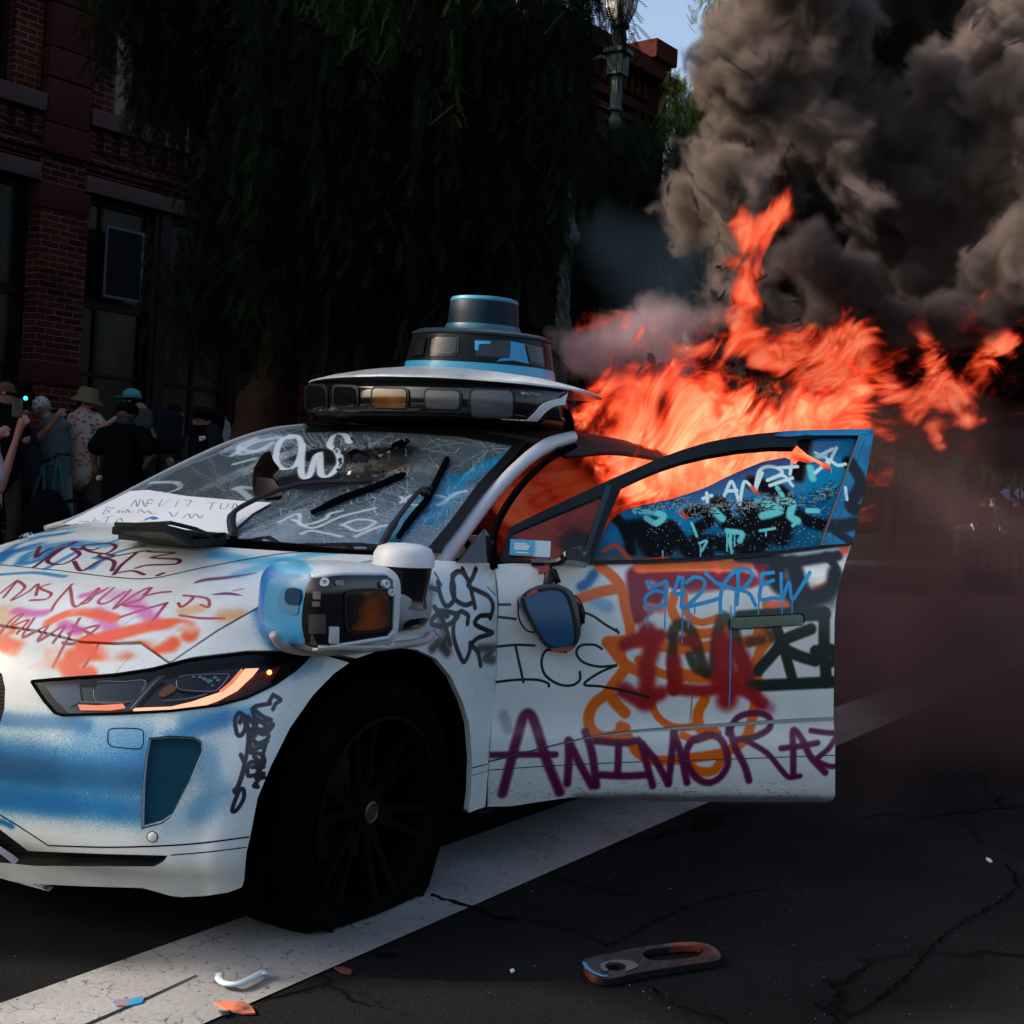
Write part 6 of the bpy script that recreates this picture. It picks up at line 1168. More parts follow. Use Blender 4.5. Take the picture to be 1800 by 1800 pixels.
for l, w_ in (([(715, 400), (780, 405), (830, 420), (800, 450), (760, 430)], .022), ([(1030, 400), (1060, 430)], .03), ([(1100, 480), (1090, 520), (1100, 565)], .012), ([(1080, 480), (1140, 490), (1130, 520)], .02), ([(1200, 370), (1260, 380), (1290, 400), (1220, 420)], .03), ([(1290, 360), (1340, 370), (1330, 420), (1360, 440)], .03), ([(1210, 480), (1270, 470)], .01), ([(970, 530), (1000, 520), (980, 560)], .01), ([(1280, 310), (1300, 340)], .02), ([(1400, 400), (1440, 400)], .02), ([(940, 450), (960, 500)], .012), ([(1430, 190), (1470, 180)], .02), ([(1410, 230), (1420, 270)], .03), ([(1340, 460), (1360, 440)], .012)): gg(l, w_, TQ, .4)
for x, y0, y1 in ((825, 560, 595), (1080, 490, 560), (1097, 490, 570), (1110, 480, 540), (975, 540, 580), (1235, 480, 500)): gg([(x, y0), (x, y1)], .006, TQ, .3)
WT = (.72, .82, .84)
for l in ([(1000, 330), (1003, 372)], [(985, 352), (1020, 340)], [(1070, 340), (1100, 285), (1130, 375)], [(1080, 322), (1120, 320)], [(1130, 372), (1150, 285), (1190, 320), (1200, 300), (1220, 250)], [(1190, 320), (1210, 240), (1260, 225), (1300, 250), (1240, 280), (1300, 260), (1340, 300)], [(1280, 230), (1360, 225)], [(1340, 200), (1330, 255)], [(1430, 170), (1480, 200), (1430, 250)], [(1440, 185), (1500, 155)], [(1515, 150), (1480, 220)], [(1490, 200), (1520, 220), (1550, 215)], [(1540, 310), (1545, 355)], [(1250, 300), (1340, 270)]): gg(l, .013, WT, .35)
for l in ([(900, 410), (920, 425)], [(1180, 310), (1200, 330)], [(590, 560), (640, 540), (700, 600)], [(760, 600), (840, 590)]): gg(l, .018, (.8, .25, .15), .6, op=.8)
gg([(540, 600), (640, 590), (760, 600)], .03, (.55, .3, .15), .8, op=.5)
dr = np.random.default_rng(8)
for _ in range(420):
    x, y = dr.uniform(760, 1500), dr.uniform(380, 580); gg([(x, y), (x + 1.5, y + 1)], .0028, WT, .4, op=dr.uniform(.3, .9), curve=False)
pth = [(700, 385), (850, 370), (960, 400), (1050, 380), (1160, 390), (1230, 370), (1330, 355), (1460, 340), (1500, 310)]
for k in range(520):
    i = dr.integers(0, len(pth) - 1); t = dr.random(); cx_, cy_ = [pth[i][j] * (1 - t) + pth[i + 1][j] * t for j in (0, 1)]; cx_ += dr.normal(0, 14); cy_ += dr.normal(0, 16); a = dr.uniform(0, 6.3); l_ = dr.uniform(6, 34)
    gg([(cx_, cy_), (cx_ + l_ * cos(a), cy_ + l_ * .6 * sin(a))], .0028, (.5, .56, .56) if dr.random() < .6 else (.02, .02, .02), .4, op=.8, curve=False)
gc.a[:] = np.where(gc.a < .35, gc.a, np.maximum(gc.a, .9)); gc.a[:] = np.maximum(gc.a, .95)

door = panel('front_door', DSF, [(866, 993), (900, 990), (1022, 992), (1200, 984), (1400, 968), (1497, 957), (1487, 985), (1477, 1020), (1470, 1055), (1467, 1090), (1466, 1180), (1465, 1268), (1468, 1300), (1468, 1398), (1464, 1406), (1454, 1410), (1300, 1410), (1150, 1408), (1060, 1402), (1000, 1402), (950, 1409), (900, 1417), (857, 1418), (858, 1370), (863, 1300), (873, 1185), (874, 1110), (877, 1067), (874, 1005)], paint_mat('sprayed_white_door', dc_, rough=.3, dirt=.15), car, 0, .05, 9, lambda v: dc_.uv(v))
inner = panel('inner_panel', DSF, [(872, 1000), (1490, 965), (1464, 1090), (1464, 1400), (1000, 1395), (862, 1410), (870, 1250), (876, 1067)], M['dark_cabin'], door, -.09, .02, 24)
M['p_glass_opaque'] = paint_mat('sprayed_door_frame', gc, rough=.25, coat=.3, dirt=.05)
gp = glass_paint('sprayed_broken_glass', gc, .8, (.25, .25, .27), rough=.25)
FRO = [X4(*p) for p in ((178, 592), (190, 560), (218, 466), (300, 425), (400, 376), (540, 312), (620, 275), (700, 240), (800, 196), (900, 160), (1000, 130), (1100, 110), (1200, 97), (1300, 88), (1400, 83), (1550, 80), (1656, 80), (1640, 180), (1610, 350), (1570, 533), (1400, 555), (1200, 578), (1000, 594), (760, 606), (505, 612), (400, 610), (260, 604))]
OPN = [X4(*p) for p in ((545, 598), (600, 440), (662, 302), (740, 265), (820, 232), (900, 206), (1000, 182), (1130, 160), (1250, 150), (1345, 150), (1355, 122), (1450, 108), (1592, 108), (1560, 200), (1500, 370), (1437, 540), (1300, 556), (1150, 570), (1000, 582), (760, 594))]
QTR = [X4(*p) for p in ((200, 588), (228, 490), (400, 415), (572, 345), (600, 338), (560, 440), (492, 596), (400, 600), (280, 596))]
fro = panel('window_frame', DSF, FRO, pmat('blue_misted_frame', (.002, .0055, .008), .4, var=.8, scale=4, spec=.25), door, .004, .035, 8, holes=(OPN, QTR))
BR = [X4(*p) for p in ((600, 460), (620, 432), (660, 400), (700, 385), (760, 368), (850, 350), (930, 325), (1000, 300), (1075, 262), (1150, 228), (1220, 200), (1310, 183), (1330, 192), (1350, 212), (1362, 196), (1400, 205), (1430, 200), (1462, 225), (1495, 246), (1490, 215), (1450, 195), (1400, 170), (1360, 135), (1318, 124), (1450, 108), (1592, 108), (1560, 200), (1500, 370), (1437, 541), (1300, 557), (1150, 571), (1000, 583), (760, 595), (545, 599))]
g_ = panel('broken_window', DSF, BR, gp, door, -.012, .005, 7, lambda v: gc.uv(v))
panel('rear_fillet', DSF, [X4(*p) for p in ((1596, 108), (1654, 84), (1638, 180), (1608, 350), (1568, 532), (1441, 540), (1502, 372), (1564, 200))], M['p_glass_opaque'], door, .0085, .004, 7, lambda v: gc.uv(v))
panel('header_fillet', DSF, [X4(*p) for p in ((1255, 108), (1290, 90), (1400, 85), (1560, 82), (1654, 82), (1650, 106), (1560, 106), (1400, 106), (1300, 112))], M['p_glass_opaque'], door, .0085, .004, 7, lambda v: gc.uv(v))
v, f = seam('', DSF, [X4(1594, 110), X4(1560, 205), X4(1500, 375), X4(1440, 540)], .006, None, None, .012); mesh('glass_moulding', v, f, pmat('dull_strip', (.14, .13, .12), .35, metal=.4), door)
v, f = seam('', DSF, [X4(606, 302), X4(560, 440), X4(505, 606)], .02, None, None, .008, smooth=False); mesh('frame_divider', v, f, pmat('divider_strip', (.008, .022, .032), .35, spec=.3), door)
v, f = seam('', DSF, [X4(180, 598), X4(300, 606), X4(505, 613), X4(760, 607), (1137, 990), X4(1000, 595), X4(1200, 579), X4(1400, 556), X4(1570, 534)][:4] + [X4(1000, 595), X4(1200, 579), X4(1400, 556), X4(1570, 534)], .008, None, None, .010); mesh('belt_moulding', v, f, M['trim'], door)
qg = panel('quarter_glass', DSF, QTR, clear_mat('tinted_glass', (.42, .36, .38), .55), door, -.006, .004, 9)
# the pale blue printed notice on the quarter glass (its square code is left out)
stc = [X4(218, 514), X4(378, 522), X4(374, 586), X4(215, 577)]
st = panel('sticker', DSF, stc, pmat('pale_sticker', (.42, .56, .64), .5), qg, .004, .001, 6)
panel('sticker_field', DSF, [X4(218, 514), X4(311, 519), X4(308, 581), X4(215, 577)], pmat('blue_sticker', (.05, .34, .55), .5), st, .007, .001, 6)
sv2, sf2 = [], []
for (x0, x1, y) in ((232, 282, 532), (232, 296, 540), (232, 292, 547), (232, 286, 554), (240, 288, 567)):
    v, f = seam('', DSF, [X4(x0, y), X4(x1, y + (x1 - x0) * .05)], .005 if y < 560 else .004, None, None, .0095, sp=4, smooth=False); n = len(sv2); sv2 += v; sf2 += [tuple(i + n for i in q) for q in f]
mesh('sticker_print', sv2, sf2, pmat('sticker_white', (.6, .68, .72), .5), st)
# shade along the door creases, painted as dark strips
lv_, lf_ = [], []
def dseam(l, wd, off=.0015):
    v, f = seam('', DSF, [X3(*p) for p in l], wd, None, None, off); n = len(lv_); lv_.extend(v); lf_.extend([tuple(i + n for i in q) for q in f])
dseam([(20, 1000), (120, 975), (300, 930), (500, 885), (700, 858), (1000, 835), (1300, 815), (1580, 800)], .006); dseam([(22, 1038), (300, 1018), (700, 1000), (1100, 988), (1590, 970)], .0035)
mesh('crease_shade_line', lv_, lf_, pmat('shadow_line', (.06, .06, .065), .6), door)
panel('fold_shade', DSF, [X3(*p) for p in ((300, 930), (500, 884), (700, 857), (1000, 833), (1300, 813), (1583, 797), (1583, 812), (1300, 828), (1000, 846), (700, 866), (500, 888), (300, 932))], pmat('fold_shade_grey', (.28, .29, .30), .4), door, .002, .002, 8)  # grey strip paints the shaded side of the fold
hn = panel('handle', DSF, [X3(*p) for p in ((1130, 350), (1300, 342), (1425, 335), (1442, 345), (1440, 372), (1400, 380), (1200, 395), (1130, 397), (1116, 385), (1118, 360))], pmat('handle_paint', (.05, .085, .06), .3, var=.9, scale=12, coat=.3), door, .006, .010, 5)
v, f = seam('', DSF, smooth_poly([X3(*p) for p in ((1128, 346), (1300, 339), (1428, 331), (1447, 343), (1444, 375), (1400, 384), (1200, 398), (1128, 401), (1111, 387), (1114, 358))], 3), .003, None, None, .003, smooth=False); mesh('handle_recess', v, f, M['gap'], hn)
# rear edge thickness of the door and broken mirror hanging by its cable
hp = lambda x, y, o: DSF.near(x, y)[0] + DSF.near(x, y)[1] * o
mr = MB(); mr.tube(cr([hp(935, 990, .01), hp(975, 996, .05), hp(1000, 985, .09), hp(1020, 996, .11)], 4), [.016] * 6 + [.022] * 5 + [.018] * 2, 8)
a_ = [hp(985, 982, .03), hp(1022, 981, .03), hp(1024, 1003, .03), hp(985, 998, .03)]; b__ = [hp(985, 982, .12), hp(1024, 985, .12), hp(1023, 1006, .12), hp(985, 1000, .12)]
mr.add(a_ + b__, [(0, 1, 2, 3), (7, 6, 5, 4), (0, 4, 5, 1), (1, 5, 6, 2), (2, 6, 7, 3), (3, 7, 4, 0)])
mr.build('mirror_stub', M['gloss'], door)
q = MB(); q.tube([hp(958, 1000, .05), hp(960, 1020, .06), hp(956, 1045, .06)], [.014, .018, .02], 8); q.tube([hp(945, 1005, .05), hp(968, 1012, .06), hp(975, 1030, .06)], .012, 6); q.tube([hp(1003, 1058, .05), hp(1015, 1070, .05), hp(1018, 1095, .05)], [.008, .012, .01], 6); q.tube(cr([hp(985, 1040, .05), hp(1010, 1055, .06), hp(1022, 1080, .05), hp(1016, 1100, .04)], 4), .003, 5)
q.tube(cr([hp(907, 1055, .05), hp(908, 1085, .05), hp(920, 1105, .05), hp(935, 1110, .05)], 5), .003, 5); q.build('cable', M['trim'], door, smooth=True)
q = MB(); q.add([hp(939, 1006, .06), hp(958, 1003, .06), hp(960, 1012, .06), hp(941, 1017, .06)], [(0, 1, 2, 3)]); o = q.build('snapped_bracket', pmat('red_bracket', (.25, .03, .02), .5), door); s_ = o.modifiers.new('thickness', 'SOLIDIFY'); s_.thickness = .01
MO = [(910, 1050), (935, 1036), (965, 1032), (990, 1040), (1003, 1055), (1010, 1085), (1012, 1110), (1004, 1130), (990, 1141), (968, 1141), (950, 1130), (935, 1110), (920, 1085), (908, 1065)]
mh = panel('mirror_housing', DSF, smooth_poly(MO, 3), pmat('mirror_shell', (.012, .018, .022), .3, var=.5, scale=14, coat=.4), door, .085, .07, 6)
panel('mirror_glass', DSF, smooth_poly([(917, 1052), (940, 1046), (968, 1044), (985, 1053), (996, 1085), (1000, 1112), (993, 1130), (965, 1132), (948, 1120), (930, 1090), (918, 1066)], 3), pmat('blue_mirror', (.006, .06, .15), .18, var=.2, scale=4), mh, .092, .004, 6)
v, f = seam('', DSF, smooth_poly([(914, 1050), (940, 1043), (970, 1041), (988, 1051), (1000, 1085), (1004, 1114), (995, 1133), (965, 1136), (946, 1123), (927, 1091), (914, 1066)], 3), .010, None, None, .094, smooth=False); mesh('mirror_rim', v, f, M['trim'], mh)
for pl in ([(917, 1048), (935, 1041), (937, 1045), (919, 1053)], [(957, 1135), (985, 1133), (1000, 1130), (992, 1140), (968, 1141)]): panel('scorched_edge', DSF, pl, pmat('orange_smear', (.28, .04, .015), .4, var=.4, scale=30), mh, .096, .002, 4)
for x, y in ((940, 1300),): pass
# ------------------------------------------------------------------ fire and smoke
def blob_mesh(name, blobs, vox, disp, mat, smooth_it=2, label=None, seed=0, core=None):
    bm = bmesh.new(); r_ = random.Random(seed)
    for b in blobs:
        px, py, rp, dep = b[:4]; sz = b[4] if len(b) > 4 else 1; c = P(px, py, dep=dep); r = rp * dep / FPX
        bmesh.ops.create_icosphere(bm, subdivisions=3, radius=1, matrix=Matrix.Translation(Vector([float(q) for q in c])) @ Matrix.Diagonal((r, r, r * sz, 1)))
    me = bpy.data.meshes.new(name); bm.to_mesh(me); bm.free(); o = bpy.data.objects.new(name, me); COL.objects.link(o)
    rm = o.modifiers.new('union', 'REMESH'); rm.mode = 'VOXEL'; rm.voxel_size = vox; rm.use_smooth_shade = True
    for i, (ty, s_, st) in enumerate(disp):
        t = bpy.data.textures.new(name + '_' + str(i), ty); t.noise_scale = s_
        if ty == 'CLOUDS': t.noise_depth = 2
        d = o.modifiers.new('billow', 'DISPLACE'); d.texture = t; d.texture_coords = 'GLOBAL'; d.strength = st; d.mid_level = .5
    s_ = o.modifiers.new('soften', 'SMOOTH'); s_.iterations = smooth_it
    me.materials.append(core or mat); tag(o, label, 'smoke' if 'smoke' in name else 'fire', kind='stuff'); return o
def to_fog(o, vox, band, mat):
    ng = bpy.data.node_groups.new('fog_' + o.name, 'GeometryNodeTree'); ng.interface.new_socket('Geometry', in_out='INPUT', socket_type='NodeSocketGeometry'); ng.interface.new_socket('Geometry', in_out='OUTPUT', socket_type='NodeSocketGeometry')
    i, u = ng.nodes.new('NodeGroupInput'), ng.nodes.new('NodeGroupOutput'); mv = ng.nodes.new('GeometryNodeMeshToVolume'); mv.resolution_mode = 'VOXEL_SIZE'; mv.inputs['Voxel Size'].default_value = vox; mv.inputs['Density'].default_value = 1.0
    [s for s in mv.inputs if 'Band' in s.name][0].default_value = band
    sm = ng.nodes.new('GeometryNodeSetMaterial'); sm.inputs['Material'].default_value = mat; ng.links.new(i.outputs[0], mv.inputs['Mesh']); ng.links.new(mv.outputs[0], sm.inputs['Geometry'])
    sp = ng.nodes.new('GeometryNodeSetPosition'); nn = ng.nodes.new('GeometryNodeInputNormal'); vm = ng.nodes.new('ShaderNodeVectorMath'); vm.operation = 'SCALE'; vm.inputs['Scale'].default_value = -band * .35; ng.links.new(nn.outputs[0], vm.inputs[0]); ng.links.new(vm.outputs[0], sp.inputs['Offset']); ng.links.new(i.outputs[0], sp.inputs['Geometry'])
    jn = ng.nodes.new('GeometryNodeJoinGeometry'); ng.links.new(sm.outputs[0], jn.inputs[0]); ng.links.new(sp.outputs[0], jn.inputs[0]); ng.links.new(jn.outputs[0], u.inputs[0])
    m = o.modifiers.new('fog', 'NODES'); m.node_group = ng; return o
def fog_mat(name, dens, col, aniso=.1, nscale=5, amp=1.1, lo=.35, hi=.75, step=1.0, detail=5, rough=.55, dist=.5):
    m = bpy.data.materials.new(name); m.use_nodes = True; nt = m.node_tree; nt.nodes.clear(); N, L = nt.nodes.new, nt.links.new
    out = N('ShaderNodeOutputMaterial'); v = N('ShaderNodeVolumePrincipled'); v.inputs['Color'].default_value = (*col, 1); v.inputs['Anisotropy'].default_value = aniso; v.inputs['Density Attribute'].default_value = ''
    at = N('ShaderNodeAttribute'); at.attribute_name = 'density'; tc = N('ShaderNodeTexCoord'); no = N('ShaderNodeTexNoise'); no.inputs['Scale'].default_value = nscale; no.inputs['Detail'].default_value = detail; no.inputs['Roughness'].default_value = rough; no.inputs['Distortion'].default_value = dist; L(tc.outputs['Object'], no.inputs[0])
    a = N('ShaderNodeMath'); a.operation = 'MULTIPLY_ADD'; a.inputs[1].default_value = amp; L(no.outputs['Fac'], a.inputs[0]); L(at.outputs['Fac'], a.inputs[2]); b = N('ShaderNodeMath'); b.operation = 'SUBTRACT'; b.inputs[1].default_value = amp * .5; L(a.outputs[0], b.inputs[0])
    mr = N('ShaderNodeMapRange'); mr.interpolation_type = 'SMOOTHSTEP'; mr.inputs[1].default_value = lo; mr.inputs[2].default_value = hi; mr.inputs[3].default_value = 0; mr.inputs[4].default_value = dens; L(b.outputs[0], mr.inputs[0]); L(mr.outputs[0], v.inputs['Density']); L(v.outputs[0], out.inputs['Volume'])
    m.cycles.volume_step_rate = step; return m
def smoke_mat(name, dens, col, aniso=.2, nscale=None, lo=.4, hi=.6, step=.25, dist=1.0):
    m = bpy.data.materials.new(name); m.use_nodes = True; nt = m.node_tree; nt.nodes.clear(); N, L = nt.nodes.new, nt.links.new
    out = N('ShaderNodeOutputMaterial'); v = N('ShaderNodeVolumePrincipled'); v.inputs['Color'].default_value = (*col, 1); v.inputs['Density'].default_value = dens; v.inputs['Anisotropy'].default_value = aniso
    if nscale:
        tc = N('ShaderNodeTexCoord'); no = N('ShaderNodeTexNoise'); no.inputs['Scale'].default_value = nscale; no.inputs['Detail'].default_value = 4; no.inputs['Roughness'].default_value = .6; no.inputs['Distortion'].default_value = dist; L(tc.outputs['Object'], no.inputs[0])
        mr = N('ShaderNodeMapRange'); mr.interpolation_type = 'SMOOTHSTEP'; mr.inputs[1].default_value = lo; mr.inputs[2].default_value = hi; mr.inputs[3].default_value = 0; mr.inputs[4].default_value = dens; L(no.outputs['Fac'], mr.inputs[0]); L(mr.outputs[0], v.inputs['Density'])
        m.cycles.volume_step_rate = step
    L(v.outputs[0], out.inputs['Volume']); return m
def fire_mat(name, k, lo, hi, gain, lean=40, stretch=(.85, 1.4, 1.2), scale=2.7, step=1.0, hot=1.0, amp=1.5, ab=.55):
    m = bpy.data.materials.new(name); m.use_nodes = True; nt = m.node_tree; nt.nodes.clear(); N, L = nt.nodes.new, nt.links.new
    out = N('ShaderNodeOutputMaterial'); tc = N('ShaderNodeTexCoord'); mp = N('ShaderNodeCombineXYZ'); a = radians(lean); side = np.array([sin(YAW), -cos(YAW), 0]); upv = np.array([0, 0, 1.])
    # flames lean with the wind: a long axis rising to the right, a short axis across it
    wv = N('ShaderNodeTexNoise'); wv.inputs['Scale'].default_value = 1.3; wv.inputs['Detail'].default_value = 1; L(tc.outputs['Object'], wv.inputs[0]); wa = N('ShaderNodeVectorMath'); wa.operation = 'MULTIPLY_ADD'; wa.inputs[1].default_value = (.7, .7, .7); L(wv.outputs['Color'], wa.inputs[0]); L(tc.outputs['Object'], wa.inputs[2])
    for q_, (dv, ss) in enumerate(zip((side * cos(a) + upv * sin(a), upv * cos(a) - side * sin(a), np.array([cos(YAW), sin(YAW), 0])), stretch)):
        dt = N('ShaderNodeVectorMath'); dt.operation = 'DOT_PRODUCT'; dt.inputs[1].default_value = tuple(dv * ss); L(wa.outputs[0], dt.inputs[0]); L(dt.outputs['Value'], mp.inputs[q_])
    def noise(sc_, dt_, ro, di): n = N('ShaderNodeTexNoise'); n.inputs['Scale'].default_value = sc_; n.inputs['Detail'].default_value = dt_; n.inputs['Roughness'].default_value = ro; n.inputs['Distortion'].default_value = di; L(mp.outputs[0], n.inputs[0]); return n.outputs['Fac']
    def math(op, a_, b_, c_=None):
        x = N('ShaderNodeMath'); x.operation = op
        for q_, v in enumerate((a_, b_, c_)):
            if v is None: continue
            if hasattr(v, 'links'): L(v, x.inputs[q_])
            else: x.inputs[q_].default_value = v
        return x.outputs[0]
    at = N('ShaderNodeAttribute'); at.attribute_name = 'density'; n1 = noise(scale, 5, .66, 1.6); n2 = noise(scale * 2.4, 4, .66, 1.3)
    base = math('MULTIPLY_ADD', math('SUBTRACT', n1, .5), amp, math('MULTIPLY', at.outputs['Fac'], .75))
    mr = N('ShaderNodeMapRange'); mr.interpolation_type = 'SMOOTHSTEP'; mr.inputs[1].default_value = lo; mr.inputs[2].default_value = hi; L(base, mr.inputs[0]); d = mr.outputs[0]
    t = math('MULTIPLY_ADD', d, .34, math('SUBTRACT', n2, .17))
    cr_ = N('ShaderNodeValToRGB'); e = cr_.color_ramp.elements; e[0].position = .34; e[0].color = (.12, .004, .001, 1); e[1].position = .76; e[1].color = (1.25 * hot, .44 * hot, .22 * hot, 1)
    for p_, c_ in ((.45, (.75, .035, .008, 1)), (.56, (1.0, .09, .03, 1)), (.665, (1.08, .20, .09, 1))): x = e.new(p_); x.color = c_
    L(t, cr_.inputs[0]); em = N('ShaderNodeEmission'); L(cr_.outputs[0], em.inputs[0]); L(math('MULTIPLY', d, k * gain), em.inputs[1])
    b_ = N('ShaderNodeVolumeAbsorption'); b_.inputs[0].default_value = (0, 0, 0, 1); L(math('MULTIPLY', d, k * ab), b_.inputs['Density']); s_ = N('ShaderNodeAddShader'); L(em.outputs[0], s_.inputs[0]); L(b_.outputs[0], s_.inputs[1]); L(s_.outputs[0], out.inputs['Volume'])
    m.cycles.volume_step_rate = step; return m
def fire(blobs, vox, band, disp, mat, label): return to_fog(blob_mesh('flames', blobs, vox, disp, mat, 1, label, core=smoke_mat('flame_edge', .01, (.5, .2, .1))), vox, band, mat)
rs = random.Random(3)
SM = [(1290, 120, 80), (1350, 60, 100), (1330, 190, 80), (1292, 262, 56), (1222, 322, 58), (1290, 330, 80), (1300, 400, 66), (1400, 150, 90), (1440, 30, 90), (1440, 260, 80), (1375, 340, 55), (1500, 220, 70),
      (1590, 210, 62), (1660, 130, 70), (1740, 90, 80), (1790, 180, 80), (1560, 300, 66), (1650, 250, 60), (1650, 340, 80), (1720, 280, 60), (1560, 400, 70), (1500, 350, 60), (1620, 450, 70), (1710, 430, 90), (1800, 330, 90), (1800, 480, 90), (1680, 540, 80), (1590, 520, 60),
      (1520, 480, 66), (1310, 480, 50), (1270, 540, 40), (1230, 530, 34), (1380, 580, 50), (1900, 200, 130), (1900, 400, 130), (1500, -80, 80), (1850, 20, 120), (1380, -70, 90)]
blobs = [(x, y, r * 1.12, 8.2 + rs.uniform(-.8, .8)) for x, y, r in SM]
def fog(name, blobs, vox, band, disp, mat, core_d, col, label):
    return to_fog(blob_mesh(name, blobs, max(vox, .04), disp, mat, 2, label, core=smoke_mat(name + '_edge', .02, col, .1)), vox, band, mat)
C1, C2, C3, C4, C5, C6 = (.235, .19, .17), (.12, .10, .098), (.022, .02, .02), (.55, .43, .46), (.4, .55, .6), (.25, .15, .15)
blobs = [(x, y, r * 1.2, d) for x, y, r, d in blobs] + [(1262, 60, 60, 8.6), (1290, 10, 70, 8.7), (1300, 150, 60, 8.6), (1215, 320, 78, 8.0), (1250, 380, 70, 8.0), (1270, 480, 62, 7.8), (1240, 540, 50, 7.7), (1300, 540, 60, 7.9), (1340, 450, 66, 7.9), (1365, 350, 60, 8.0), (1350, 520, 70, 8.1), (1370, 590, 70, 8.1), (1300, 600, 60, 8.0), (1420, 560, 60, 8.3), (1760, 400, 100, 7.9)]
fog('smoke', blobs, .05, .30, [('CLOUDS', .5, .45), ('CLOUDS', .2, .3)], fog_mat('billowing_smoke', 20, C1, .1, 5.0, 1.2, .24, .62, rough=.64, detail=5, step=1.2), 8, C1, 'towering grey brown billows of smoke rising from the burning car')
fog('smoke', [(1430, 450, 84, 6.9), (1385, 440, 52, 6.9), (1490, 485, 70, 7.0), (1545, 540, 60, 7.1), (1450, 525, 60, 7.0), (1385, 620, 44, 7.0), (1640, 560, 70, 7.2), (1480, 570, 60, 7.1), (1730, 560, 80, 7.4), (1580, 600, 50, 7.1)], .04, .24, [('CLOUDS', .35, .25)], fog_mat('dark_lobe_smoke', 18, C2, .2, 5.5, 1.2, .22, .65, rough=.6, detail=4, step=1.2), 7, C2, 'dark rounded lobe of smoke hanging just above the middle of the flames')
fog('smoke', [(1700, 700, 120, 9.6), (1800, 740, 130, 9.6), (1620, 640, 130, 9.8), (1900, 720, 140, 9.6), (1450, 620, 120, 9.8), (1320, 650, 80, 9.6), (1560, 740, 60, 9.4), (1540, 300, 190, 11.5), (1700, 250, 270, 11.5), (1500, 120, 130, 11), (1900, 300, 310, 11.5), (1650, 0, 270, 11.5), (1500, 540, 150, 10.5), (1880, 560, 170, 10), (1380, 420, 110, 11), (1335, 520, 120, 9.8), (1340, 330, 105, 10.2), (1430, 480, 130, 10), (1370, 600, 110, 9.8)], .10, .35, [('CLOUDS', .6, .4)], fog_mat('black_smoke', 10, C3, .1, 2.5, 1.0, .25, .7, step=1.2, detail=3), 8, C3, 'unlit smoke, coloured black, low behind the flames at the right')  # near-black colour stands in for smoke that gets no light
fog('smoke', [(1030, 625, 64, 6.6), (990, 600, 44, 6.6), (1090, 600, 72, 6.7), (1150, 580, 74, 6.8), (1215, 570, 62, 6.9), (1180, 640, 74, 6.9), (1100, 670, 60, 6.7), (1260, 550, 48, 7.0), (1250, 500, 40, 7.2)], .035, .22, [('CLOUDS', .3, .15)], fog_mat('thin_pink_smoke', 9, C4, .3, 4.5, 1.3, .2, .95, rough=.6, detail=4, step=1.2), .6, C4, 'thin pinkish smoke drifting off the roof beside the sensor dome')
fog('smoke', [(1150, 500, 120, 15), (1080, 420, 110, 15.2), (1200, 420, 120, 14.8), (1230, 560, 110, 14.5), (1120, 620, 110, 15)], .15, .8, [('CLOUDS', .9, .6)], fog_mat('bluish_haze_smoke', .35, C5, .3, 1.2, .9, .2, 1.1, detail=2, step=2), .04, C5, 'faint bluish veil of smoke in front of the dark tree')
fog('smoke', [(1620, 960, 200, 8.0, .9), (1850, 990, 230, 8.4, .8), (1630, 1150, 210, 7.2, .8), (1800, 1190, 220, 7.4, .7), (1540, 900, 120, 8.0, 1), (1500, 1100, 140, 6.9, 1), (1560, 1270, 150, 6.6, .8), (1720, 1290, 180, 6.9, .6), (1950, 1150, 200, 7.6), (1640, 1260, 170, 6.8, .9), (1560, 1200, 170, 6.6), (1850, 1260, 200, 7.2, .8), (1480, 1210, 120, 6.5), (1760, 1180, 220, 8.4), (1640, 1100, 200, 9.0)], .12, .55, [('CLOUDS', .9, .3)], fog_mat('low_brown_haze', 1.9, C6, .3, 1.0, .5, -.2, 1.1, detail=2, step=2), .3, C6, 'low brownish veil of smoke over the road to the right of the open door')  # brown of the fire's glow put into the haze colour
f1 = [(1035, 735, 46, 6.15), (1050, 695, 34, 6.2), (1060, 790, 60, 6.15), (1120, 685, 50, 6.2), (1130, 770, 74, 6.2), (1190, 690, 58, 6.3), (1210, 770, 80, 6.3), (1270, 690, 60, 6.4), (1290, 770, 76, 6.4), (1330, 700, 45, 6.4), (1360, 770, 64, 6.5), (1430, 720, 56, 6.6), (1450, 770, 56, 6.6), (1490, 725, 52, 6.7), (1220, 850, 84, 6.3), (1120, 850, 74, 6.2), (1320, 840, 74, 6.4), (1400, 830, 64, 6.5), (1110, 645, 26, 6.3), (1170, 640, 30, 6.4)]
fire(f1, .03, .16, [('CLOUDS', .25, .22), ('CLOUDS', .09, .12)], fire_mat('bright_flames', 26, .14, .50, .85, lean=30, scale=3.9, hot=1.0, ab=.75), 'bright orange flames filling the rear cabin and roof of the car')
f2 = [(1190, 640, 50, 7.0), (1240, 615, 58, 7.0), (1290, 590, 54, 7.0), (1310, 540, 46, 7.0), (1325, 500, 40, 7.0), (1275, 560, 36, 7.0), (1300, 455, 26, 7.0), (1390, 600, 62, 6.9), (1440, 620, 68, 6.9), (1500, 600, 62, 6.9), (1430, 680, 66, 6.9), (1500, 670, 70, 6.9), (1560, 640, 58, 6.9), (1570, 700, 60, 7.0), (1620, 700, 54, 7.1), (1650, 640, 56, 7.1), (1620, 580, 50, 7.1), (1690, 700, 56, 7.2), (1730, 650, 44, 7.2), (1350, 640, 56, 7.0), (1720, 730, 40, 7.2), (1660, 745, 44, 7.2)]
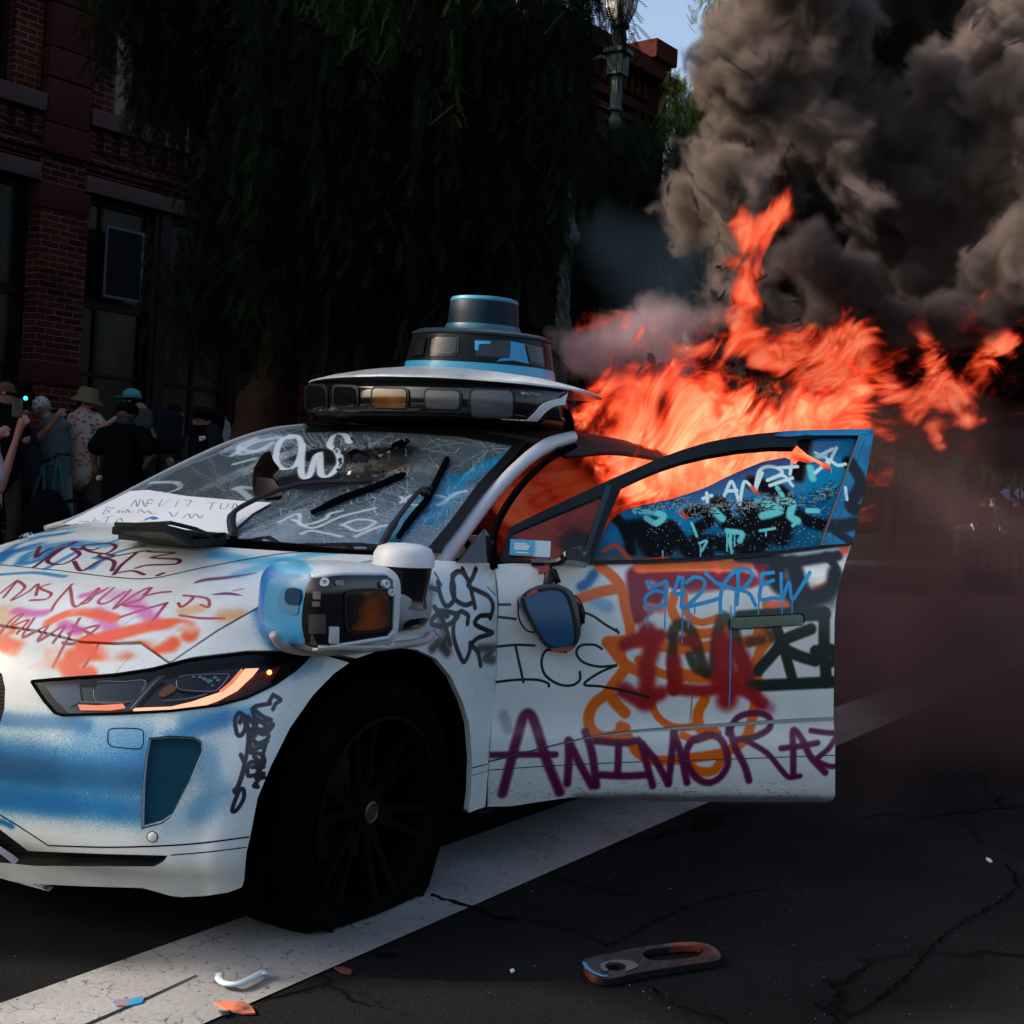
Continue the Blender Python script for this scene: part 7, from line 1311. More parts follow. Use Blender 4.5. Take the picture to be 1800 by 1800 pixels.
fire(f2, .03, .16, [('CLOUDS', .25, .25), ('CLOUDS', .09, .12)], fire_mat('red_flames', 20, .27, .62, .58, lean=46, scale=3.8, hot=.8, ab=1.0), 'ragged red flames leaping up behind the open door into the smoke')
f3 = [(1388, 315, 24, 6.75, 1.9), (1375, 365, 40, 6.75), (1350, 392, 36, 6.75), (1300, 400, 26, 6.75, 1.6), (1310, 430, 26, 6.75), (1392, 375, 30, 6.75), (1390, 270, 14, 6.75, 2.8), (1330, 400, 34, 6.75), (1318, 480, 34, 6.75, 1.4), (1302, 520, 38, 6.75, 1.2), (1330, 530, 34, 6.75), (1345, 430, 30, 6.75), (1310, 450, 32, 6.75)]
fire(f3, .025, .10, [('CLOUDS', .2, .12), ('CLOUDS', .07, .07)], fire_mat('tongue_flames', 22, .22, .65, .66, lean=72, stretch=(.55, 1.5, 1.3), scale=3.8, hot=.8, ab=.8), 'tall separate tongue of flame licking high into the smoke')
f4 = [(905, 900, 60, 5.5), (940, 850, 56, 5.5), (980, 820, 50, 5.6), (1000, 880, 74, 5.5), (960, 950, 70, 5.4), (890, 970, 46, 5.3), (1060, 900, 70, 5.6), (1040, 820, 50, 5.7), (1080, 960, 60, 5.6)]
fire(f4, .035, .16, [('CLOUDS', .25, .2)], fire_mat('cabin_flames', 13, .12, .75, .16, hot=.5, ab=1.2), 'dull red flames glowing inside the cabin behind the front pillar')
f5 = [(1562, 770, 18, 6.8), (1575, 775, 16, 6.8), (1650, 780, 22, 7.2), (1640, 745, 26, 7.2), (1660, 795, 14, 7.2), (1700, 740, 30, 7.2), (1545, 760, 20, 6.8), (1530, 800, 14, 6.4), (1535, 820, 12, 6.4), (1760, 600, 40, 7.4), (1700, 560, 30, 7.4)]
fire(f5, .025, .08, [('CLOUDS', .12, .06)], fire_mat('stray_flames', 16, .12, .6, .5, scale=4, hot=.8), 'small stray licks of flame dripping below the fire at the right')
# ------------------------------------------------------------------ litter on the road
def flat(z): return Surf([(-9, -9, z), (20, -9, z), (20, 9, z), (-9, 9, z)], [(0, 1, 2, 3)])
GP = flat(.024)
COV = smooth_poly([(1024, 1690), (1035, 1683), (1080, 1674), (1130, 1664), (1200, 1656), (1240, 1658), (1258, 1667), (1266, 1678), (1260, 1688), (1200, 1697), (1120, 1710), (1080, 1719), (1058, 1720), (1036, 1711)], 3)
def grad_mat(name, cols, scale=6, rough=.3):
    m, nt, b = mat_new(name); N, L = nt.nodes.new, nt.links.new; tc = N('ShaderNodeTexCoord'); no = N('ShaderNodeTexNoise'); no.inputs['Scale'].default_value = scale; no.inputs['Detail'].default_value = 3; L(tc.outputs['Object'], no.inputs[0]); r = N('ShaderNodeValToRGB'); e = r.color_ramp.elements
    e[0].position = .35; e[0].color = (*cols[0], 1); e[1].position = .7; e[1].color = (*cols[-1], 1)
    for i, c in enumerate(cols[1:-1]): x = e.new(.35 + .35 * (i + 1) / (len(cols) - 1)); x.color = (*c, 1)
    L(no.outputs['Fac'], r.inputs[0]); L(r.outputs[0], b.inputs['Base Color']); b.inputs['Roughness'].default_value = rough; b.inputs['Coat Weight'].default_value = .3; return m
cv = panel('sensor_cover', GP, COV, grad_mat('sprayed_cover', [(.01, .009, .009), (.012, .01, .01), (.30, .055, .015)], 5, .25), None, 0, .018, 7, holes=(smooth_poly([(1130, 1677), (1140, 1669), (1200, 1662), (1228, 1663), (1236, 1670), (1228, 1680), (1190, 1686), (1150, 1688), (1136, 1684)], 2), smooth_poly([(1066, 1698), (1078, 1695), (1094, 1696), (1099, 1701), (1088, 1706), (1070, 1705)], 2)), near=False)
tag(cv, 'black oval sensor cover with two openings and orange spray lying on the asphalt', 'sensor cover')
v, f = seam('', GP, [(1026, 1692), (1036, 1706), (1058, 1716), (1068, 1716)], .012, None, None, .002, sp=5); mesh('blue_edge', v, f, BF, cv)
panel('grey_smear', GP, smooth_poly([(1055, 1700), (1062, 1692), (1090, 1688), (1115, 1692), (1122, 1700), (1100, 1708), (1101, 1701), (1092, 1694), (1070, 1693), (1063, 1700), (1070, 1707), (1060, 1708)], 2), pmat('grey_smear', (.09, .10, .11), .4), cv, .002, 0, 5, near=False)
G1 = flat(.014)
M['shard_clear'] = clear_mat('shard_glass', (.75, .82, .85), 1.0)
for nm, poly, mt, lab in (('lamp_shard', [(198, 1758), (203, 1752), (222, 1752), (249, 1745), (254, 1749), (250, 1757), (226, 1763), (204, 1763)], grad_mat('blue_orange_shard', [(.6, .16, .08), (.35, .12, .1), (.02, .22, .38), (.02, .25, .42)], 14), 'small blue and orange sprayed shard on the white line near the bottom left'),
                          ('lamp_shard', [(376, 1757), (400, 1755), (430, 1756), (443, 1764), (449, 1776), (430, 1776), (412, 1773), (392, 1766)], grad_mat('orange_shard', [(.5, .13, .07), (.55, .16, .09), (.10, .04, .04)], 12), 'pointed orange lamp shard at the edge of the white line'),
                          ('lamp_shard', [(384, 1772), (404, 1770), (406, 1777), (392, 1781)], M['shard_clear'], 'tiny clear shard touching the orange one'),
                          ('lamp_shard', [(184, 1799), (200, 1795), (240, 1795), (268, 1799), (262, 1806), (200, 1808)], grad_mat('pink_shard', [(.55, .25, .2), (.6, .3, .22)], 9), 'pinkish orange shard cut off by the bottom edge of the photo'),
                          ('lamp_shard', [(588, 1696), (604, 1695), (620, 1701), (616, 1708), (600, 1704)], grad_mat('dark_red_shard', [(.06, .02, .02), (.12, .04, .04)], 12), 'dark red shard on the edge of the white line under the car'),
                          ('lamp_shard', [(652, 1671), (680, 1669), (699, 1671), (698, 1675), (672, 1676)], M['shard_clear'], 'thin clear glass sliver on the asphalt beside the front tyre'),
                          ('paper_scrap', [(1733, 1504), (1740, 1506), (1745, 1511), (1741, 1512), (1734, 1508)], pmat('scrap', (.6, .6, .6), .6), 'tiny white scrap on the asphalt at the far right'),
                          ('paper_scrap', [(897, 1700), (902, 1698), (905, 1702), (899, 1704)], pmat('scrap2', (.5, .55, .58), .6), 'tiny white chip on the asphalt left of the fallen cover')):
    o = panel(nm, G1, poly, mt, None, -.006, .004, 6, near=False); tag(o, lab, 'shard' if 'shard' in nm else 'scrap')
q = MB(); q.tube(cr([P(x, y, z=.02) for x, y in ((387, 1712), (386, 1720), (396, 1728), (418, 1729), (440, 1720), (462, 1708), (466, 1713))], 5), [.012] * 26 + [.016] * 5 if 0 else .012, 8, flat=.5)
tag(q.build('curved_shard', pmat('clear_plastic', (.42, .50, .54), .12, coat=1, var=.4, scale=30), smooth=True), 'curved clear plastic strip lying on the white line', 'plastic strip')
gb = MB(); gr_ = np.random.default_rng(21)
for _ in range(120):
    x, y = gr_.uniform(850, 1800), gr_.uniform(1430, 1790); p = P(x, y, z=.004); s = gr_.uniform(.001, .0028); a = gr_.uniform(0, 3); c_, s_ = cos(a) * s, sin(a) * s
    gb.add([p + [c_, s_, 0], p + [-s_, c_, .001], p + [-c_, -s_, 0], p + [s_, -c_, .001], p + [0, 0, s]], [(0, 1, 4), (1, 2, 4), (2, 3, 4), (3, 0, 4)])
tag(gb.build('glass_crumbs', pmat('glass_crumb', (.12, .2, .21), .15, coat=.6, var=.6, scale=3)), 'scattered crumbs of broken glass over the asphalt', 'broken glass', kind='stuff')

# ------------------------------------------------------------------ raised forecourt under the crowd
tm = MB(); tm.add([FL(-30, 3.3, .13), FL(8, 3.3, .13), FL(8, 0, .13), FL(-30, 0, .13), FL(-30, 3.3, .33), FL(8, 3.3, .33), FL(8, 0, .33), FL(-30, 0, .33)], [(4, 5, 6, 7), (0, 1, 5, 4), (1, 2, 6, 5)])
tag(tm.build('raised_pavement', pv), kind='structure')

# ------------------------------------------------------------------ people
SK = {'tan': pmat('skin_tan', (.20, .095, .06), .6, var=.15), 'dark': pmat('skin_dark', (.11, .05, .033), .6, var=.15), 'pink': pmat('skin_pink', (.34, .14, .115), .6, var=.15)}
def cloth(name, c, **k): return pmat(name, c, .9, var=k.pop('var', .25), scale=k.pop('scale', 9), bump=.2, bscale=30, **k)
BLKC = cloth('black_cloth', (.006, .006, .007)); HAIR = pmat('black_hair', (.006, .005, .005), .8, bump=.6, bscale=60)
def blobsurf(name, parts, mat, parent, vox=.014, it=6):
    """one continuous surface grown round tapered limbs and rounded masses"""
    q = MB()
    for p in parts:
        if p[0] == 't': c = cr(p[1], 4) if len(p[1]) > 2 else np.array(p[1]); q.tube(c, np.interp(np.linspace(0, 1, len(c)), np.linspace(0, 1, len(p[2])), p[2]), 10); q.ball(c[0], p[2][0] * .98, 2); q.ball(c[-1], p[2][-1] * .98, 2)
        else: q.ball(p[1], p[2], 2, p[3] if len(p) > 3 else (1, 1, 1))
    o = q.build(name, mat, parent, smooth=True); m = o.modifiers.new('skin', 'REMESH'); m.mode = 'VOXEL'; m.voxel_size = vox; m.use_smooth_shade = True; s = o.modifiers.new('soft', 'SMOOTH'); s.iterations = it; s.factor = .5; return o
def person(label, D, head, sh, hip, arms, skin, top, trousers, hair=HAIR, hat=None, scale=1.0, group=None, ground=.33, facing=1, sleeve='short', fingers=(), legs=True, shorts=False, wide=1.0, tcrop=X7, extras=None):
    """joints are given where they stand in the photo; D is the distance of the body from the camera"""
    def J(p, dd=0): x, y = tcrop(*p); return P(x, y, dep=D + dd)
    H = J(head); base = np.array([H[0], H[1], ground]); root = thing('person', label, 'person', base, 0, group)
    hr = .098 * scale; dx = CR * facing
    up = np.array([0, 0, 1.]); fwd = (np.array([CR[0], CR[1], 0]) * facing if facing != 0 else -np.array([CD[0], CD[1], 0]) + np.array([CR[0], CR[1], 0]) * -.25); fwd /= np.linalg.norm(fwd)
    shc = J(sh[0]) * .5 + J(sh[1]) * .5; hc_ = J(hip)
    S_l, S_r = J(sh[0]), J(sh[1]); neck = shc + up * .04
    parts = [('b', H, hr, (.86, .86, 1.14)), ('b', H - up * hr * .55 + fwd * hr * .22, hr * .72, (.85, .85, .8)), ('b', H + fwd * hr * .93 - up * hr * .05, hr * .17, (1, 1, 1.4)), ('b', H + np.cross(up, fwd) * hr * .86, hr * .2), ('b', H - np.cross(up, fwd) * hr * .86, hr * .2),
             ('t', [H - up * .06, neck], [.052, .062]), ('t', [neck, shc * .5 + hc_ * .5, hc_], [.10, .135, .135]), ('t', [S_l, shc, S_r], [.06, .09, .06])]
    hips = [hc_ + CR * s_ * .085 for s_ in (-1, 1)]; kn, an = [], []
    for i, s_ in enumerate((-1, 1)):
        k_ = np.array([hips[i][0], hips[i][1], ground + (hips[i][2] - ground) * .53]) + fwd * .04 + CR * s_ * .02; a_ = np.array([hips[i][0], hips[i][1], ground + .08]) + CR * s_ * .03; kn.append(k_); an.append(a_)
        if legs: parts += [('t', [hips[i], k_, a_], [.085, .055, .038]), ('t', [a_ - up * .03, a_ - up * .05 + fwd * .14], [.042, .035])]
    for ai, (s0, el, wr, ha) in enumerate(arms):
        pts = [J(s0), J(el[:2], el[2] if len(el) > 2 else 0), J(wr[:2], wr[2] if len(wr) > 2 else 0)]
        hd_ = J(ha[:2], ha[2] if len(ha) > 2 else (wr[2] if len(wr) > 2 else 0)); parts += [('t', [pts[0], pts[1]], [.052, .042]), ('t', [pts[1], pts[1] * .6 + pts[2] * .4, pts[2]], [.042, .04, .027]), ('t', [pts[2], hd_], [.028, .036])]
        d = (hd_ - pts[2]); d /= np.linalg.norm(d) + 1e-6; sd = np.cross(d, CD); sd /= np.linalg.norm(sd)
        for k in range(4):
            b0 = hd_ + sd * (k - 1.5) * .019 + d * .012; l_ = (.062, .072, .067, .05)[k]; parts.append(('t', [b0, b0 + d * l_ * .55 + CD * .012, b0 + d * l_ * .8 + CD * .035], [.0095, .009, .008]))
        parts.append(('t', [hd_ - sd * .03 - d * .02, hd_ - sd * .055 + d * .02, hd_ - sd * .055 + d * .045], [.012, .011, .009]))
    blobsurf('body', parts, skin, root, .011, 4)
    tp_ = [('t', [neck - up * .03, shc * .5 + hc_ * .5, hc_ - up * .04], [.115 * wide, .15 * wide, .155 * wide]), ('t', [S_l, shc, S_r], [.075, .10, .075])]
    for (s0, el, wr, ha) in arms:
        a, b_, c = J(s0), J(el[:2], el[2] if len(el) > 2 else 0), J(wr[:2], wr[2] if len(wr) > 2 else 0)
        tp_.append(('t', [a, a * .35 + b_ * .65], [.07, .075 * wide]) if sleeve == 'short' else ('t', [a, b_, b_ * .1 + c * .9], [.068, .058, .045]))
    blobsurf('shirt', tp_, top, root, .013, 5)
    if legs:
        tr_ = [('b', hc_, .15, (1.05, .9, .8))]
        for i in range(2): tr_ += [('t', [hips[i], kn[i]] + ([] if shorts else [an[i]]), [.105, .085] if shorts else [.10, .072, .062])]
        blobsurf('trousers', tr_, trousers, root, .014, 4)
        q = MB()
        for i in range(2): q.ball(an[i] - up * .04 + fwd * .06, .05, 2, (1.6, 1.2, .8))
        q.build('shoes', BLKC, root, smooth=True)
    if hair is not None: blobsurf('hair', [('b', H + up * hr * .28 - fwd * hr * .12, hr * 1.0, (.96, .96, .98))], hair, root, .012, 2)
    if hat: 
        kind, hm = hat; q = MB()
        if kind == 'bucket': q.lathe([(hr * 1.75, -.01), (hr * 1.72, .0), (hr * 1.12, .055), (hr * 1.02, .13), (hr * .8, .15), (0, .155)], H + up * hr * .25, 24, Vector((*(up + fwd * .15),)))
        if kind == 'cap': q.lathe([(hr * 1.06, 0), (hr * 1.04, .04), (hr * .8, .085), (hr * .3, .105), (0, .107)], H + up * hr * .45, 20, Vector((*(up),))); q.box(*[0, 0, 0, 0, 0, 0]) if 0 else q.ball(H + up * hr * .5 + fwd * hr * 1.25, hr * .75, 2, (1, 1, .12))
        q.build('hat', hm, root, smooth=True)
    if extras: extras(root, J, H, fwd, up, hr)
    return root
CG = 'people standing along the building'
# bucket-hat man in patterned shirt
def hawaii():
    m, nt, b = mat_new('patterned_shirt'); N, L = nt.nodes.new, nt.links.new; tc = N('ShaderNodeTexCoord'); v = N('ShaderNodeTexVoronoi'); v.inputs['Scale'].default_value = 15; v.inputs['Randomness'].default_value = .9; mp = N('ShaderNodeMapping'); mp.inputs['Scale'].default_value = (1, 1, 1.8); L(tc.outputs['Object'], mp.inputs[0]); L(mp.outputs[0], v.inputs[0])
    r = N('ShaderNodeValToRGB'); e = r.color_ramp.elements; e[0].position = .36; e[0].color = (1, 1, 1, 1); e[1].position = .42; e[1].color = (0, 0, 0, 1); L(v.outputs['Distance'], r.inputs[0]); s = N('ShaderNodeSeparateColor'); L(v.outputs['Color'], s.inputs[0])
    c = N('ShaderNodeValToRGB'); c.color_ramp.interpolation = 'CONSTANT'; e = c.color_ramp.elements; e[0].color = (.30, .07, .02, 1); e[1].position = .45; e[1].color = (.32, .27, .22, 1)
    for p, cc in ((.6, (.03, .07, .14, 1)), (.72, (.26, .20, .07, 1)), (.85, (.22, .04, .04, 1))): x = e.new(p); x.color = cc
    L(s.outputs[0], c.inputs[0]); x = N('ShaderNodeMix'); x.data_type = 'RGBA'; L(r.outputs[0], x.inputs[0]); x.inputs[6].default_value = (.34, .29, .25, 1); L(c.outputs[0], x.inputs[7]); L(x.outputs[2], b.inputs['Base Color']); b.inputs['Roughness'].default_value = .9; return m
def beard(root, J, H, fwd, up, hr): blobsurf('beard', [('b', H - up * hr * .7 + fwd * hr * .45, hr * .62, (1, 1, .8))], HAIR, root, .012, 2)
person('person in khaki bucket hat, cream patterned shirt and grey shorts reaching out one arm', 13.6, (595, 275), ((510, 375), (660, 380)), (560, 740), [((650, 380), (700, 440), (760, 400), (785, 385)), ((500, 400), (490, 540, .1), (500, 660, .1), (505, 700, .1))], SK['pink'], hawaii(), cloth('grey_shorts', (.055, .04, .035)), hat=('bucket', cloth('khaki_hat', (.11, .095, .06))), shorts=True, wide=1.12, group=CG, extras=beard)
def band(root, J, H, fwd, up, hr):
    f = -np.array([CD[0], CD[1], 0])
    blobsurf('bandana', [('b', H - up * hr * .75 + f * hr * .25, hr * .98, (1, 1, .75)), ('b', H - up * hr * 1.5 + f * hr * .6, hr * .6, (1, .6, 1))], cloth('patterned_bandana', (.035, .035, .04), var=.9, scale=60), root, .012, 2)
    o = blobsurf('curly_hair', [('b', H + up * hr * .55 - fwd * hr * .35, hr * 1.12, (1.05, 1.05, .85))], HAIR, root, .015, 1)
    q = MB(); q.ball(J((685, 785)), .04, 2, (1, .6, .8)); q.build('white_bottle', pmat('white_item', (.45, .47, .5), .5), root, smooth=True)
person('person dressed all in black with a patterned bandana over the face looking down', 12.8, (862, 355), ((710, 480), (990, 480)), (850, 880), [((705, 490), (645, 610), (650, 700), (662, 740)), ((990, 490), (1055, 620), (1000, 700), (965, 725))], SK['dark'], BLKC, BLKC, hair=None, wide=1.3, group=CG, facing=0, extras=band)
person('person in turquoise cap and grey t-shirt half hidden behind the one in black', 14.3, (905, 262), ((900, 345), (1010, 350)), (960, 660), [((1005, 360), (1035, 440), (1060, 490), (1065, 500)), ((1000, 350), (1000, 400), (960, 410), (930, 415))], SK['tan'], cloth('grey_tee', (.05, .055, .058)), cloth('dark_jeans', (.02, .025, .035)), hat=('cap', cloth('turquoise_cap', (.05, .22, .27))), group=CG, facing=-1)
person('person with short dark hair and a grey shirt seen from behind by the yellowish window', 14.6, (1200, 345), ((1140, 425), (1220, 425)), (1180, 680), [((1215, 430), (1225, 500), (1215, 550), (1215, 560)), ((1145, 430), (1130, 500), (1135, 560), (1135, 570))], SK['tan'], cloth('pale_grey_shirt', (.07, .08, .09)), BLKC, group=CG)
bp_ = MB(); c = P(*X7(1160, 455), dep=14.4); bp_.box(c[0] - .15, c[0] + .15, c[1] - .10, c[1] + .10, c[2] - .24, c[2] + .22, .07); tag(auto_smooth(bp_.build('backpack', cloth('dark_backpack', (.012, .014, .02)))), 'dark backpack on the person standing by the yellowish window', 'backpack')
def logo(root, J, H, fwd, up, hr):
    q = MB(); a = J((1370, 503), -.25); q.tube([a, J((1383, 505), -.25)], .012, 6); q.tube([J((1388, 508), -.25), J((1412, 507), -.25)], .018, 6); q.tube([J((1370, 522), -.25), J((1395, 522), -.25)], .012, 6); q.build('shirt_print', pmat('white_print', (.5, .5, .5), .8), root)
    blobsurf('jacket', [('t', [J((1450, 470)), J((1470, 560)), J((1460, 640))], [.10, .11, .11]), ('t', [J((1320, 480)), J((1310, 560)), J((1300, 640))], [.07, .08, .09])], cloth('dark_plaid', (.014, .019, .024), var=.6, scale=20), root, .014, 4)
person('person in black cap and open dark jacket over a black t-shirt with small white print', 12.9, (1388, 395), ((1320, 470), (1450, 470)), (1390, 720), [((1320, 480), (1260, 590), (1205, 650), (1190, 668)), ((1455, 480), (1500, 600), (1480, 700), (1470, 720))], SK['tan'], BLKC, BLKC, hat=('cap', BLKC), sleeve='long', group=CG, facing=0, extras=logo)
def mask_(root, J, H, fwd, up, hr): q = MB(); q.ball(H + fwd * hr * .75 - up * hr * .4, hr * .5, 2, (.6, .8, .8)); q.build('face_mask', pmat('white_mask', (.3, .3, .31), .8), root, smooth=True)
person('person in white shirt and pale face mask with dark backpack straps beside the tree trunk', 13.8, (1498, 375), ((1450, 430), (1540, 430)), (1500, 680), [((1535, 440), (1560, 520), (1560, 500), (1568, 480)), ((1450, 440), (1440, 520), (1450, 600), (1450, 620))], SK['dark'], cloth('white_shirt', (.17, .2, .22)), BLKC, group=CG, extras=mask_)
bp_ = MB(); c = P(*X7(1455, 460), dep=13.7); bp_.box(c[0] - .1, c[0] + .12, c[1] - .10, c[1] + .10, c[2] - .2, c[2] + .2, .06); tag(auto_smooth(bp_.build('backpack', BLKC)), 'black backpack on the person in the white shirt', 'backpack')
# left edge group
def shades(root, J, H, fwd, up, hr):
    q = MB(); s = np.cross(up, fwd); q.tube([H + fwd * hr * .2 + s * -hr * .9, H + fwd * hr * .85 - s * hr * .5], .012, 6); q.tube([H + fwd * hr * .85 - s * hr * .5, H + fwd * hr * .95 + s * hr * .3], .02, 6); q.build('sunglasses', BLKC, root)
person('person in dark clothes with cropped hair and sunglasses at the left edge raising a camera', 12.6, (50, 205), ((-70, 360), (100, 350)), (10, 760), [((95, 360), (180, 520), (140, 380), (120, 330)), ((-60, 370), (-60, 520), (20, 420), (60, 380))], SK['pink'], BLKC, cloth('camouflage', (.04, .028, .022), var=.8, scale=14), hair=pmat('cropped_hair', (.10, .055, .04), .8), hat=None, wide=1.2, group=CG, extras=shades, sleeve='short')
cm = thing('camera', 'black camera with a bright cyan spot on its lens held up at the left edge', 'camera', P(*X7(175, 230), dep=12.3))
q = MB(); c = P(*X7(165, 215), dep=12.3); q.box(c[0] - .07, c[0] + .07, c[1] - .05, c[1] + .05, c[2] - .10, c[2] + .13, .02); auto_smooth(q.build('camera_body', BLKC, cm)); q = MB(); q.lathe([(0, -.02), (.035, -.02), (.035, .10), (0, .10)], P(*X7(165, 215), dep=12.3), 16, (cos(YAW - 1.2), sin(YAW - 1.2), 0)); q.build('lens', BLKC, cm, smooth=True)
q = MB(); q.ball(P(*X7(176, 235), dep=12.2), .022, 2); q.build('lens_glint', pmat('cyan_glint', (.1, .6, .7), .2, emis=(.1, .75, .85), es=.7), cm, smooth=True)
person('person in grey blue hoodie with a colourful patterned headscarf standing over the bicycle', 13.3, (290, 300), ((310, 430), (440, 430)), (370, 800), [((430, 440), (440, 600), (380, 640), (350, 640)), ((320, 440), (300, 580), (330, 640), (340, 645))], SK['tan'], cloth('hoodie', (.075, .095, .11)), cloth('pale_trousers', (.10, .13, .15)), hair=grad_mat('colourful_scarf', [(.02, .05, .12), (.35, .38, .4), (.03, .02, .02), (.45, .2, .03)], 22, .9), wide=1.15, sleeve='long', group=CG)
person('person whose bent bare arm and raised hand reach up left of the patterned shirt', 13.0, (130, 330), ((90, 470), (210, 480)), (170, 800), [((205, 490), (235, 545), (370, 400), (408, 345)), ((100, 480), (90, 600), (120, 700), (125, 720))], SK['tan'], cloth('navy_tee', (.02, .022, .028)), BLKC, wide=1.15, group=CG)
person('person at the left edge in white sleeve whose raised hands hold a dark phone', 10.8, (-190, 300), ((-200, 480), (-60, 560)), (-150, 960), [((-60, 600), (0, 860), (110, 520), (150, 400)), ((-190, 500), (-200, 700), (-40, 520), (10, 470))], SK['pink'], cloth('white_sleeve', (.32, .38, .44)), BLKC, ground=.13, wide=1.2, group=CG, scale=1.1)
q = MB(); c = P(*X7(120, 300), dep=10.7); q.box(c[0] - .05, c[0] + .05, c[1] - .008, c[1] + .008, c[2] - .08, c[2] + .08, .006); tag(q.build('phone', M['gloss']), 'dark phone held up in the raised hands at the left edge', 'phone')
# teal bicycle and black bag
bk = thing('bicycle', 'teal framed bicycle leaning beside the person in the hoodie', 'bicycle', P(*X7(380, 820), dep=12.9) * [1, 1, 0] + [0, 0, .33])
def BJ(x, y): return P(*X7(x, y), dep=12.9)
teal = pmat('teal_frame', (.02, .07, .075), .4); w1 = np.array([BJ(520, 940)[0], BJ(520, 940)[1], .67]); w2 = np.array([BJ(150, 960)[0], BJ(150, 960)[1], .67]); hd2 = BJ(400, 650); st_ = BJ(300, 700); bb = BJ(330, 880); bb[2] = .62
q = MB(); 
for a, b_ in ((hd2, w1), (hd2, bb), (hd2 - [0, 0, .05], st_), (st_, bb), (bb, w2), (st_, w2)): q.tube([a, b_], .018, 8)
q.build('frame', teal, bk, smooth=True)
for c in (w1, w2):
    q = MB(); ex = np.array([CR[0], CR[1], 0]); ex /= np.linalg.norm(ex); q.tube([c + ex * .33 * cos(t) + np.array([0, 0, .33 * sin(t)]) for t in np.linspace(0, 2 * pi, 40)], .02, 8, cap=False); wl = q.build('wheel', M['rubber'], bk, smooth=True); q = MB()
    for t in np.linspace(0, pi, 9)[:-1]: q.tube([c + ex * .32 * cos(t) + [0, 0, .32 * sin(t)], c - ex * .32 * cos(t) - [0, 0, .32 * sin(t)]], .0015, 4)
    q.build('spokes', M['chrome'], wl)
q = MB(); q.tube([hd2 + CR * -.05, hd2 + [0, 0, .05], hd2 + CR * .12 + [0, 0, .04]], .015, 8); q.tube([BJ(290, 660), BJ(310, 650), BJ(345, 648)], [.02, .04, .025], 8); q.build('handlebar', M['trim'], bk, smooth=True)
bg_ = MB(); c = P(*X7(330, 960), dep=12.0); c[2] = .13; bg_.ball(c + [0, 0, .52], .3, 3, (.85, .7, 1.55)); o = bg_.build('bag', BLKC, smooth=True); tag(o, 'large rounded black bag standing in front of the bicycle', 'bag')

# ------------------------------------------------------------------ far right street
def far_person(label, x, y, D, topc, **k):
    return person(label, D, (0, 0), ((-12, 20), (12, 20)), (0, 62), [((12, 22), (17, 42), (15, 58), (15, 62)), ((-12, 22), (-17, 42), (-13, 58), (-13, 62))], SK['tan'], topc, BLKC, ground=0, tcrop=lambda a, b_: (x + a, y + b_), group='people far down the street', **k)
far_person('person in dark red clothing under pale blue flags at the far right', 1786, 876, 28, cloth('dark_red', (.05, .012, .012)))
far_person('person in dark clothing far down the street left of the flags', 1729, 876, 29, BLKC)
far_person('faint person in grey far down the street behind the pale car', 1745, 875, 31, cloth('grey_far', (.08, .08, .08)))
for i, (poly, lab, pole) in enumerate(([[(1759, 866), (1766, 861), (1775, 862), (1777, 870), (1783, 880), (1778, 881), (1770, 878)], 'pale blue flag drooping left of the other at the far right', (1777, 862)], [[(1784, 868), (1788, 862), (1795, 857), (1797, 862), (1802, 868), (1800, 876), (1790, 877)], 'pale blue flag at the very right edge of the photo', (1792, 840)])):
    fl_ = Surf([P(1700, 800, dep=18.5), P(1900, 800, dep=18.5), P(1900, 950, dep=18.9), P(1700, 950, dep=18.9)], [(0, 1, 2, 3)]); ft = thing('flag', lab, 'flag', P(*pole, dep=18.5) * [1, 1, 0], group='pale blue flags'); panel('cloth', fl_, poly, pmat('pale_flag', (.34, .40, .62), .8), ft, 0, .02, 3, near=False); q = MB(); q.tube([P(pole[0], pole[1], dep=18.55), P(pole[0] + 2, 905, dep=18.55)], .012, 6); q.build('pole', M['far'], ft)
bo = P(1692, 960, dep=31.0); tb = P(1692, 922, dep=31.0)[2]
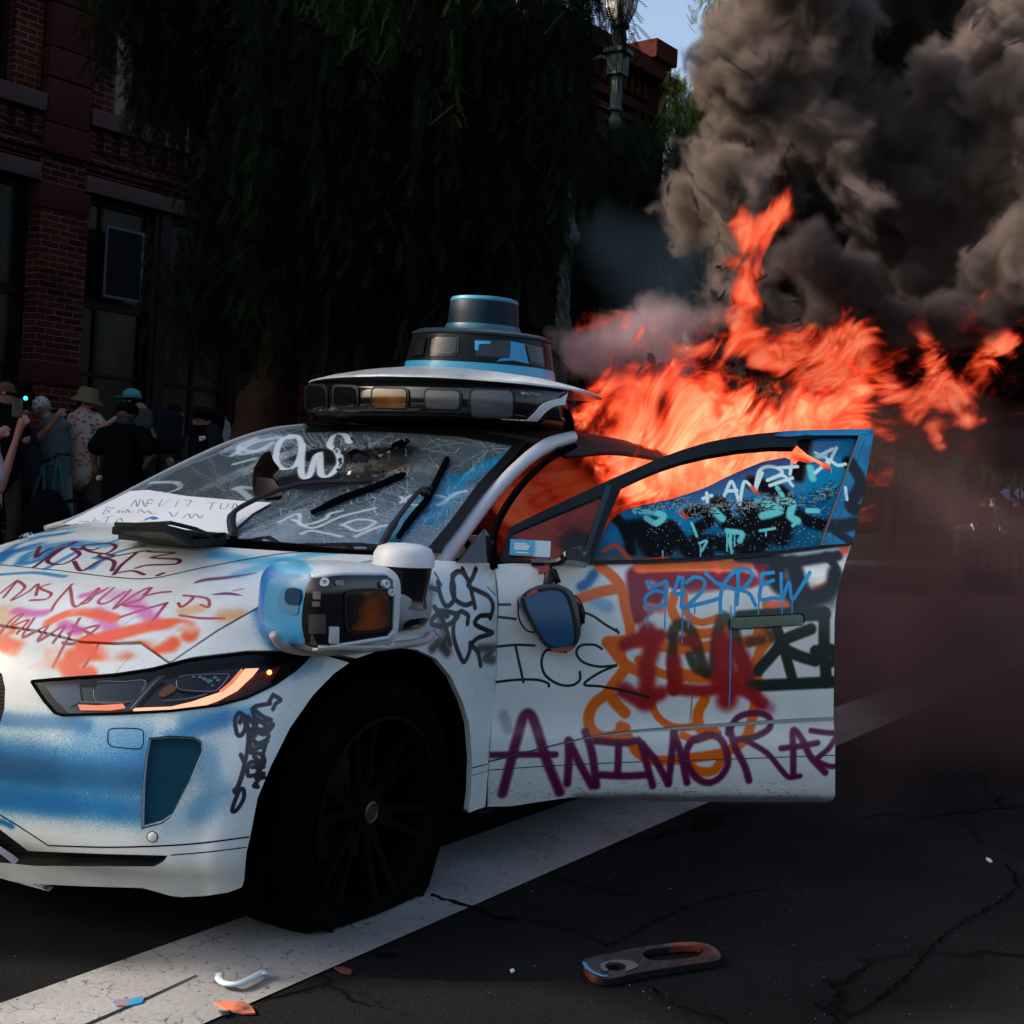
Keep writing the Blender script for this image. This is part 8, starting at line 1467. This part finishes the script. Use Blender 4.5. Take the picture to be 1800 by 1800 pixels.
q = MB(); q.lathe([(.26, 0), (.26, .1), (.21, .14), (.2, tb - .2), (.24, tb - .17), (.24, tb - .12), (.17, tb - .03), (.02, tb), (.015, tb + .04), (0, tb + .04)], (bo[0], bo[1], 0), 20); tag(auto_smooth(q.build('bollard', pmat('stone_bollard', (.16, .14, .12), .8))), 'pale domed bollard seen through the smoke at the right', 'bollard')
pcx = thing('parked_car', 'pale car parked far down the street with its roof coloured bright as if sunlit', 'car', P(1755, 960, dep=80) * [1, 1, 0])
c = P(1755, 945, dep=80); ex = np.array([CR[0], CR[1], 0]); ex /= np.linalg.norm(ex); fy = np.array([CD[0], CD[1], 0]); 
def cq(a, d, z): return np.array([c[0], c[1], 0]) + ex * a + fy * d + [0, 0, z]
q = MB()
def loft(secs, q):
    n = len(secs[0]); v = [p for s in secs for p in s]; q.add(v, [(i * n + j, i * n + (j + 1) % n, (i + 1) * n + (j + 1) % n, (i + 1) * n + j) for i in range(len(secs) - 1) for j in range(n)] + [tuple(range(n))[::-1], tuple((len(secs) - 1) * n + j for j in range(n))])
loft([[cq(-.8, d, .3), cq(-.85, d, .6), cq(-.8, d, h), cq(.8, d, h), cq(.85, d, .6), cq(.8, d, .3)] for d, h in ((0, .75), (.3, .9), (1.1, 1.0), (3.4, 1.0), (3.9, .8))], q); q.build('body', pmat('dull_car_paint', (.03, .028, .027), .4), pcx)
q = MB(); loft([[cq(-.72, d, .95), cq(-w_, d + .1, h), cq(w_, d + .1, h), cq(.72, d, .95)] for d, h, w_ in ((1.0, 1.0, .72), (1.6, 1.42, .6), (2.9, 1.42, .6), (3.4, 1.05, .7))], q); q.build('cabin', pmat('sunlit_roof_tone', (.75, .62, .55), .5), pcx)  # sunlit windscreen and roof put into a bright cabin colour
for a in (-.78, .78):
    for d in (.7, 3.2): q = MB(); q.lathe([(0, -.1), (.3, -.1), (.32, 0), (.3, .1), (0, .1)], cq(a, d, .32), 20, ex); q.build('wheel', M['rubber'], pcx, smooth=True)
